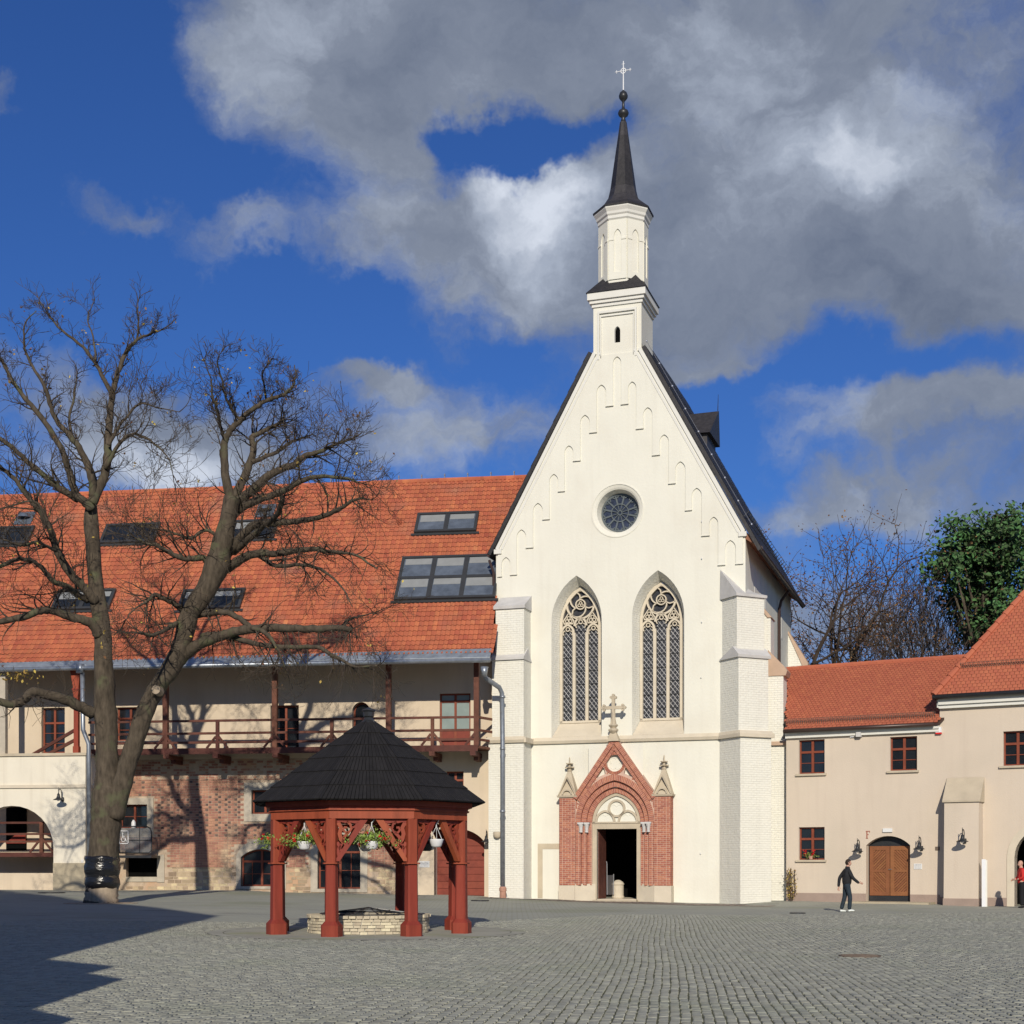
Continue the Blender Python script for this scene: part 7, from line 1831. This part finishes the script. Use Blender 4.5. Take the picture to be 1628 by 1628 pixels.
def creeper():
    fr = RIGHT; u = fr.u(1258, -.1); p = fr.world(u, -.15); t = empty('wall_creeper', (p.x, p.y, g1(p.x, p.y)), 0, 'thin straggly creeper in the corner between chapel and peach wall', 'plant'); rg = random.Random(2); s = MB(); f = MB()
    for k in range(9):
        q = Vector((rg.uniform(-.05, .08), rg.uniform(-.05, .05), 0)); pts = [q.copy()]
        for i in range(7): q = q+Vector((rg.gauss(0, .025), rg.gauss(0, .02), rg.uniform(.12, .24))); pts.append(q.copy()); [f.quadleaf(q+Vector((rg.gauss(0, .06), rg.gauss(0, .05), rg.gauss(0, .05))), .04, 0 if rg.random() < .6 else 1) for _ in range(5)]
        s.tube(pts, .012, 4)
    s.build('stems', 'twig', t, kind='stuff'); f.build('leaves', ['leaf_yellow', 'leaf_brown'], t, kind='stuff')
creeper()

# ------------------------------------------------------------------ people
def skin(name, verts, edges, m, parent, sub=2, flat=None):
    me = bpy.data.meshes.new(name); ks = list(verts); me.from_pydata([verts[k][0] for k in ks], [(ks.index(a), ks.index(b)) for a, b in edges], [])
    o = bpy.data.objects.new('tmp', me); COL.objects.link(o); md = o.modifiers.new('s', 'SKIN'); md.use_smooth_shade = True
    for i, k in enumerate(ks):
        r = verts[k][1]; r = (r, r) if not isinstance(r, tuple) else r; me.skin_vertices[0].data[i].radius = r; me.skin_vertices[0].data[i].use_root = (i == 0)
    sd_ = o.modifiers.new('d', 'SUBSURF'); sd_.levels = sub; sd_.render_levels = sub
    dg = bpy.context.evaluated_depsgraph_get(); nm = bpy.data.meshes.new_from_object(o.evaluated_get(dg)); bpy.data.objects.remove(o)
    nm.name = name; nm.materials.clear(); nm.materials.append(MATS[m])
    at = nm.attributes.get('rnd') or nm.attributes.new('rnd', 'FLOAT', 'FACE')
    return obj(name, nm, parent)
def chain(d): return list(zip(d, d[1:]))
def head_parts(t, c, f, sc_, hair=None, lean=0):
    # face features on the head: f is the horizontal direction the head looks
    f = Vector(f).normalized(); s = Vector((-f.y, f.x, 0)); c = Vector(c)
    def shell(mb, k, keep, n=16, m=12):
        idx = {}
        for a in range(m+1):
            ph = math.pi*a/m
            for b_ in range(n):
                th = 2*math.pi*b_/n; z = math.cos(ph); rr = math.sin(ph); nar = 1-.30*max(0, -z)**1.2
                fx = rr*math.cos(th)*nar; sy = rr*math.sin(th)*nar
                fwd = fx*.098*k+(.014 if z < -.2 and fx > 0 else 0); idx[a, b_] = len(mb.v)
                p = c+f*(fwd-.008)+s*(sy*.078*k)+Vector((0, 0, z*.122*k)); mb.v.append(tuple(p))
        for a in range(m):
            for b_ in range(n):
                z = math.cos(math.pi*(a+.5)/m); ff = math.sin(math.pi*(a+.5)/m)*math.cos(2*math.pi*(b_+.5)/n)
                if keep(z, ff): mb.f.append((idx[a, b_], idx[a+1, b_], idx[a+1, (b_+1) % n], idx[a, (b_+1) % n])); mb.m.append(0); mb.r.append(0)
    hd_ = MB(); shell(hd_, 1, lambda z, ff: True); hd_.build('head', 'skin', t, smooth=True)
    n = MB(); b = c+f*.086
    n.add([tuple(b+Vector((0, 0, .02))), tuple(b+s*.016+Vector((0, 0, -.032))), tuple(b-s*.016+Vector((0, 0, -.032))), tuple(b+f*.026+Vector((0, 0, -.026)))], [(0, 1, 3), (0, 3, 2), (1, 2, 3)])
    for g_ in (-1, 1): n.lathe([(.006, -.03), (.016, -.015), (.018, .01), (.006, .025)], tuple(c+s*g_*.085-f*.005), 6)
    n.build('nose_and_ears', 'skin', t)
    e = MB()
    for g_ in (-1, 1): e.lathe([(.002, -.005), (.006, 0), (.002, .005)], tuple(c+f*.084+s*g_*.032+Vector((0, 0, .012))), 6)
    e.beam(tuple(c+f*.082+s*.022+Vector((0, 0, -.055))), tuple(c+f*.082-s*.022+Vector((0, 0, -.055))), .006, .004); e.build('eyes_and_mouth', 'hair_dark', t)
    if hair:
        hr = MB(); shell(hr, 1.10, lambda z, ff: z > .55 or (ff < .35 and z > -.05) or (ff < -.15 and z > -.55)); hr.build('hair', hair, t, smooth=True)
def hand(t, wrist, d, thumb, palm_n, curl=.35, name='hand'):
    d = Vector(d).normalized(); th = Vector(thumb); th = (th-d*th.dot(d)).normalized(); n = Vector(palm_n).normalized(); w = Vector(wrist)
    V_ = {'w': (tuple(w), (.024, .02)), 'p': (tuple(w+d*.05), (.034, .018)), 'k': (tuple(w+d*.085), (.036, .014))}; E = [('w', 'p'), ('p', 'k')]
    for i, (off, l) in enumerate(((.030, .070), (.010, .080), (-.010, .074), (-.030, .058))):
        b = w+d*.088+th*off; m_ = b+(d*(1-curl*.3)+n*curl*.6).normalized()*l*.5; e = m_+(d*(1-curl)+n*curl*1.4).normalized()*l*.5
        V_['f%d' % i] = (tuple(b), .0095); V_['m%d' % i] = (tuple(m_), .0085); V_['e%d' % i] = (tuple(e), .007); E += [('k', 'f%d' % i), ('f%d' % i, 'm%d' % i), ('m%d' % i, 'e%d' % i)]
    V_['t0'] = (tuple(w+d*.035+th*.035), .012); V_['t1'] = (tuple(w+d*.06+th*.065+n*.01), .010); V_['t2'] = (tuple(w+d*.09+th*.075+n*.02), .008); E += [('p', 't0'), ('t0', 't1'), ('t1', 't2')]
    skin(name, V_, E, 'skin', t, 1)
def walker():
    y = 49.0; x = (1346-CX)*y/F; t = empty('person', (x, y, g1(x, y)), 0, 'man in black jacket and jeans walking right past the arched door', 'person')
    zt = .02; N_, Fr = -1, 1        # near side is -y
    body = {'pelvis': ((.0, 0, .93), (.125, .105)), 'waist': ((.015, 0, 1.08), (.115, .10)), 'chest': ((.03, 0, 1.30), (.145, .115)), 'neck0': ((.025, 0, 1.46), .075), 'neck': ((.045, 0, 1.62), .06),
            'hn': ((.0, -.09, .90), .085), 'kn': ((.10, -.09, .50), .058), 'an': ((.085, -.085, .11), .042), 'hf': ((-.01, .09, .90), .085), 'kf': ((-.04, .09, .50), .058), 'af': ((-.155, .09, .12), .042),
            'sn': ((.03, -.17, 1.42), .062), 'en': ((.15, -.21, 1.16), .043), 'wn': ((.35, -.18, 1.00), .026), 'sf': ((.0, .17, 1.42), .062), 'ef': ((-.19, .23, 1.15), .043), 'wf': ((-.22, .22, .89), .026)}
    skin('body', body, chain(['pelvis', 'waist', 'chest', 'neck0', 'neck'])+[('pelvis', 'hn'), ('hn', 'kn'), ('kn', 'an'), ('pelvis', 'hf'), ('hf', 'kf'), ('kf', 'af'), ('chest', 'sn'), ('sn', 'en'), ('en', 'wn'), ('chest', 'sf'), ('sf', 'ef'), ('ef', 'wf')], 'skin', t)
    jk = {'hem': ((.0, 0, .86), (.18, .165)), 'waist': ((.01, 0, 1.10), (.185, .175)), 'chest': ((.02, 0, 1.32), (.205, .185)), 'col': ((.02, 0, 1.46), .115), 'col2': ((.04, 0, 1.57), .072),
          'sn': ((.03, -.19, 1.42), .082), 'en': ((.15, -.22, 1.16), .062), 'wn': ((.385, -.178, .975), .046), 'sf': ((.0, .19, 1.42), .082), 'ef': ((-.19, .24, 1.15), .062), 'wf': ((-.226, .22, .84), .048)}
    skin('jacket', jk, [('chest', 'waist'), ('waist', 'hem'), ('chest', 'col'), ('col', 'col2'), ('chest', 'sn'), ('sn', 'en'), ('en', 'wn'), ('chest', 'sf'), ('sf', 'ef'), ('ef', 'wf')], 'jacket_black', t)
    tr = {'top': ((.0, 0, 1.06), (.13, .11)), 'hips': ((.0, 0, .93), (.145, .12)), 'hn': ((.01, -.085, .86), .105), 'kn': ((.10, -.09, .50), .078), 'an': ((.07, -.085, .07), .070), 'hf': ((-.01, .085, .86), .105), 'kf': ((-.045, .09, .50), .078), 'af': ((-.165, .09, .08), .070)}
    skin('jeans', tr, [('top', 'hips'), ('hips', 'hn'), ('hn', 'kn'), ('kn', 'an'), ('hips', 'hf'), ('hf', 'kf'), ('kf', 'af')], 'jeans', t)
    for nm, cx_, cy_, tilt in (('shoe', .12, -.085, .02), ('shoe', -.12, .09, .0)):
        skin(nm, {'h': ((cx_-.09, cy_, .045), (.042, .038)), 'm': ((cx_, cy_, .045+tilt), (.042, .038)), 't': ((cx_+.13, cy_, .032+tilt), (.038, .026))}, [('h', 'm'), ('m', 't')], 'shoe_white', t)
    head_parts(t, (.065, 0, 1.665), (1, -.12, -.05), 1, 'hair_dark')
    hand(t, (.365, -.18, .99), (.9, .05, -.1), (.2, .2, 1), (0, .5, -.6), .3); hand(t, (-.225, .22, .865), (-.05, 0, -1), (1, -.2, 0), (.4, -.6, 0), .35)
walker()
def visitor():
    y = 53.4; x = (1624-CX)*y/F; t = empty('person', (x, y, g1(x, y)), 0, 'bald man in red sweater and black trousers at the right arch', 'person')
    B = {'pelvis': ((.0, 0, .92), (.13, .11)), 'waist': ((-.0, 0, 1.08), (.125, .11)), 'chest': ((.0, 0, 1.30), (.15, .12)), 'neck0': ((-.01, 0, 1.44), .075), 'neck': ((-.03, 0, 1.60), .06),
         'hn': ((.0, -.09, .90), .085), 'kn': ((-.03, -.10, .49), .058), 'an': ((-.02, -.10, .10), .042), 'hf': ((.05, .09, .90), .085), 'kf': ((.06, .10, .49), .058), 'af': ((.12, .10, .10), .042),
         'sn': ((-.02, -.18, 1.40), .06), 'en': ((-.04, -.25, 1.13), .043), 'wn': ((-.22, -.15, 1.06), .027), 'sf': ((.02, .18, 1.40), .06), 'ef': ((-.05, .24, 1.12), .043), 'wf': ((-.25, .08, 1.04), .027)}
    E = chain(['pelvis', 'waist', 'chest', 'neck0', 'neck'])+[('pelvis', 'hn'), ('hn', 'kn'), ('kn', 'an'), ('pelvis', 'hf'), ('hf', 'kf'), ('kf', 'af'), ('chest', 'sn'), ('sn', 'en'), ('en', 'wn'), ('chest', 'sf'), ('sf', 'ef'), ('ef', 'wf')]
    skin('body', B, E, 'skin', t)
    S_ = {'hem': ((.0, 0, .85), (.175, .15)), 'waist': ((.0, 0, 1.10), (.165, .145)), 'chest': ((.0, 0, 1.31), (.185, .15)), 'col': ((-.01, 0, 1.50), .085),
          'sn': ((-.02, -.19, 1.40), .08), 'en': ((-.04, -.26, 1.13), .06), 'wn': ((-.17, -.18, 1.07), .045), 'sf': ((.02, .19, 1.40), .08), 'ef': ((-.05, .25, 1.12), .06), 'wf': ((-.19, .12, 1.05), .045)}
    skin('sweater', S_, [('chest', 'waist'), ('waist', 'hem'), ('chest', 'col'), ('chest', 'sn'), ('sn', 'en'), ('en', 'wn'), ('chest', 'sf'), ('sf', 'ef'), ('ef', 'wf')], 'shirt_red', t)
    T_ = {'top': ((.0, 0, 1.06), (.135, .115)), 'hips': ((.0, 0, .92), (.15, .125)), 'hn': ((.0, -.085, .85), .105), 'kn': ((-.03, -.10, .49), .08), 'an': ((-.02, -.10, .08), .072), 'hf': ((.03, .085, .85), .105), 'kf': ((.06, .10, .49), .08), 'af': ((.12, .10, .08), .072)}
    skin('trousers', T_, [('top', 'hips'), ('hips', 'hn'), ('hn', 'kn'), ('kn', 'an'), ('hips', 'hf'), ('hf', 'kf'), ('kf', 'af')], 'trousers_black', t)
    for cx_, cy_ in ((-.04, -.10), (.10, .10)): skin('shoe', {'h': ((cx_+.08, cy_, .045), (.042, .038)), 'm': ((cx_, cy_, .045), (.042, .038)), 't': ((cx_-.12, cy_-.01, .032), (.038, .026))}, [('h', 'm'), ('m', 't')], 'trousers_black', t)
    head_parts(t, (-.045, 0, 1.635), (-1, -.25, -.1), 1)
    hand(t, (-.235, -.14, 1.055), (-.8, .45, .0), (0, .3, 1), (.3, .6, -.3), .5); hand(t, (-.27, .07, 1.035), (-.8, -.3, -.1), (0, -.2, 1), (.3, -.6, -.3), .5)
visitor()
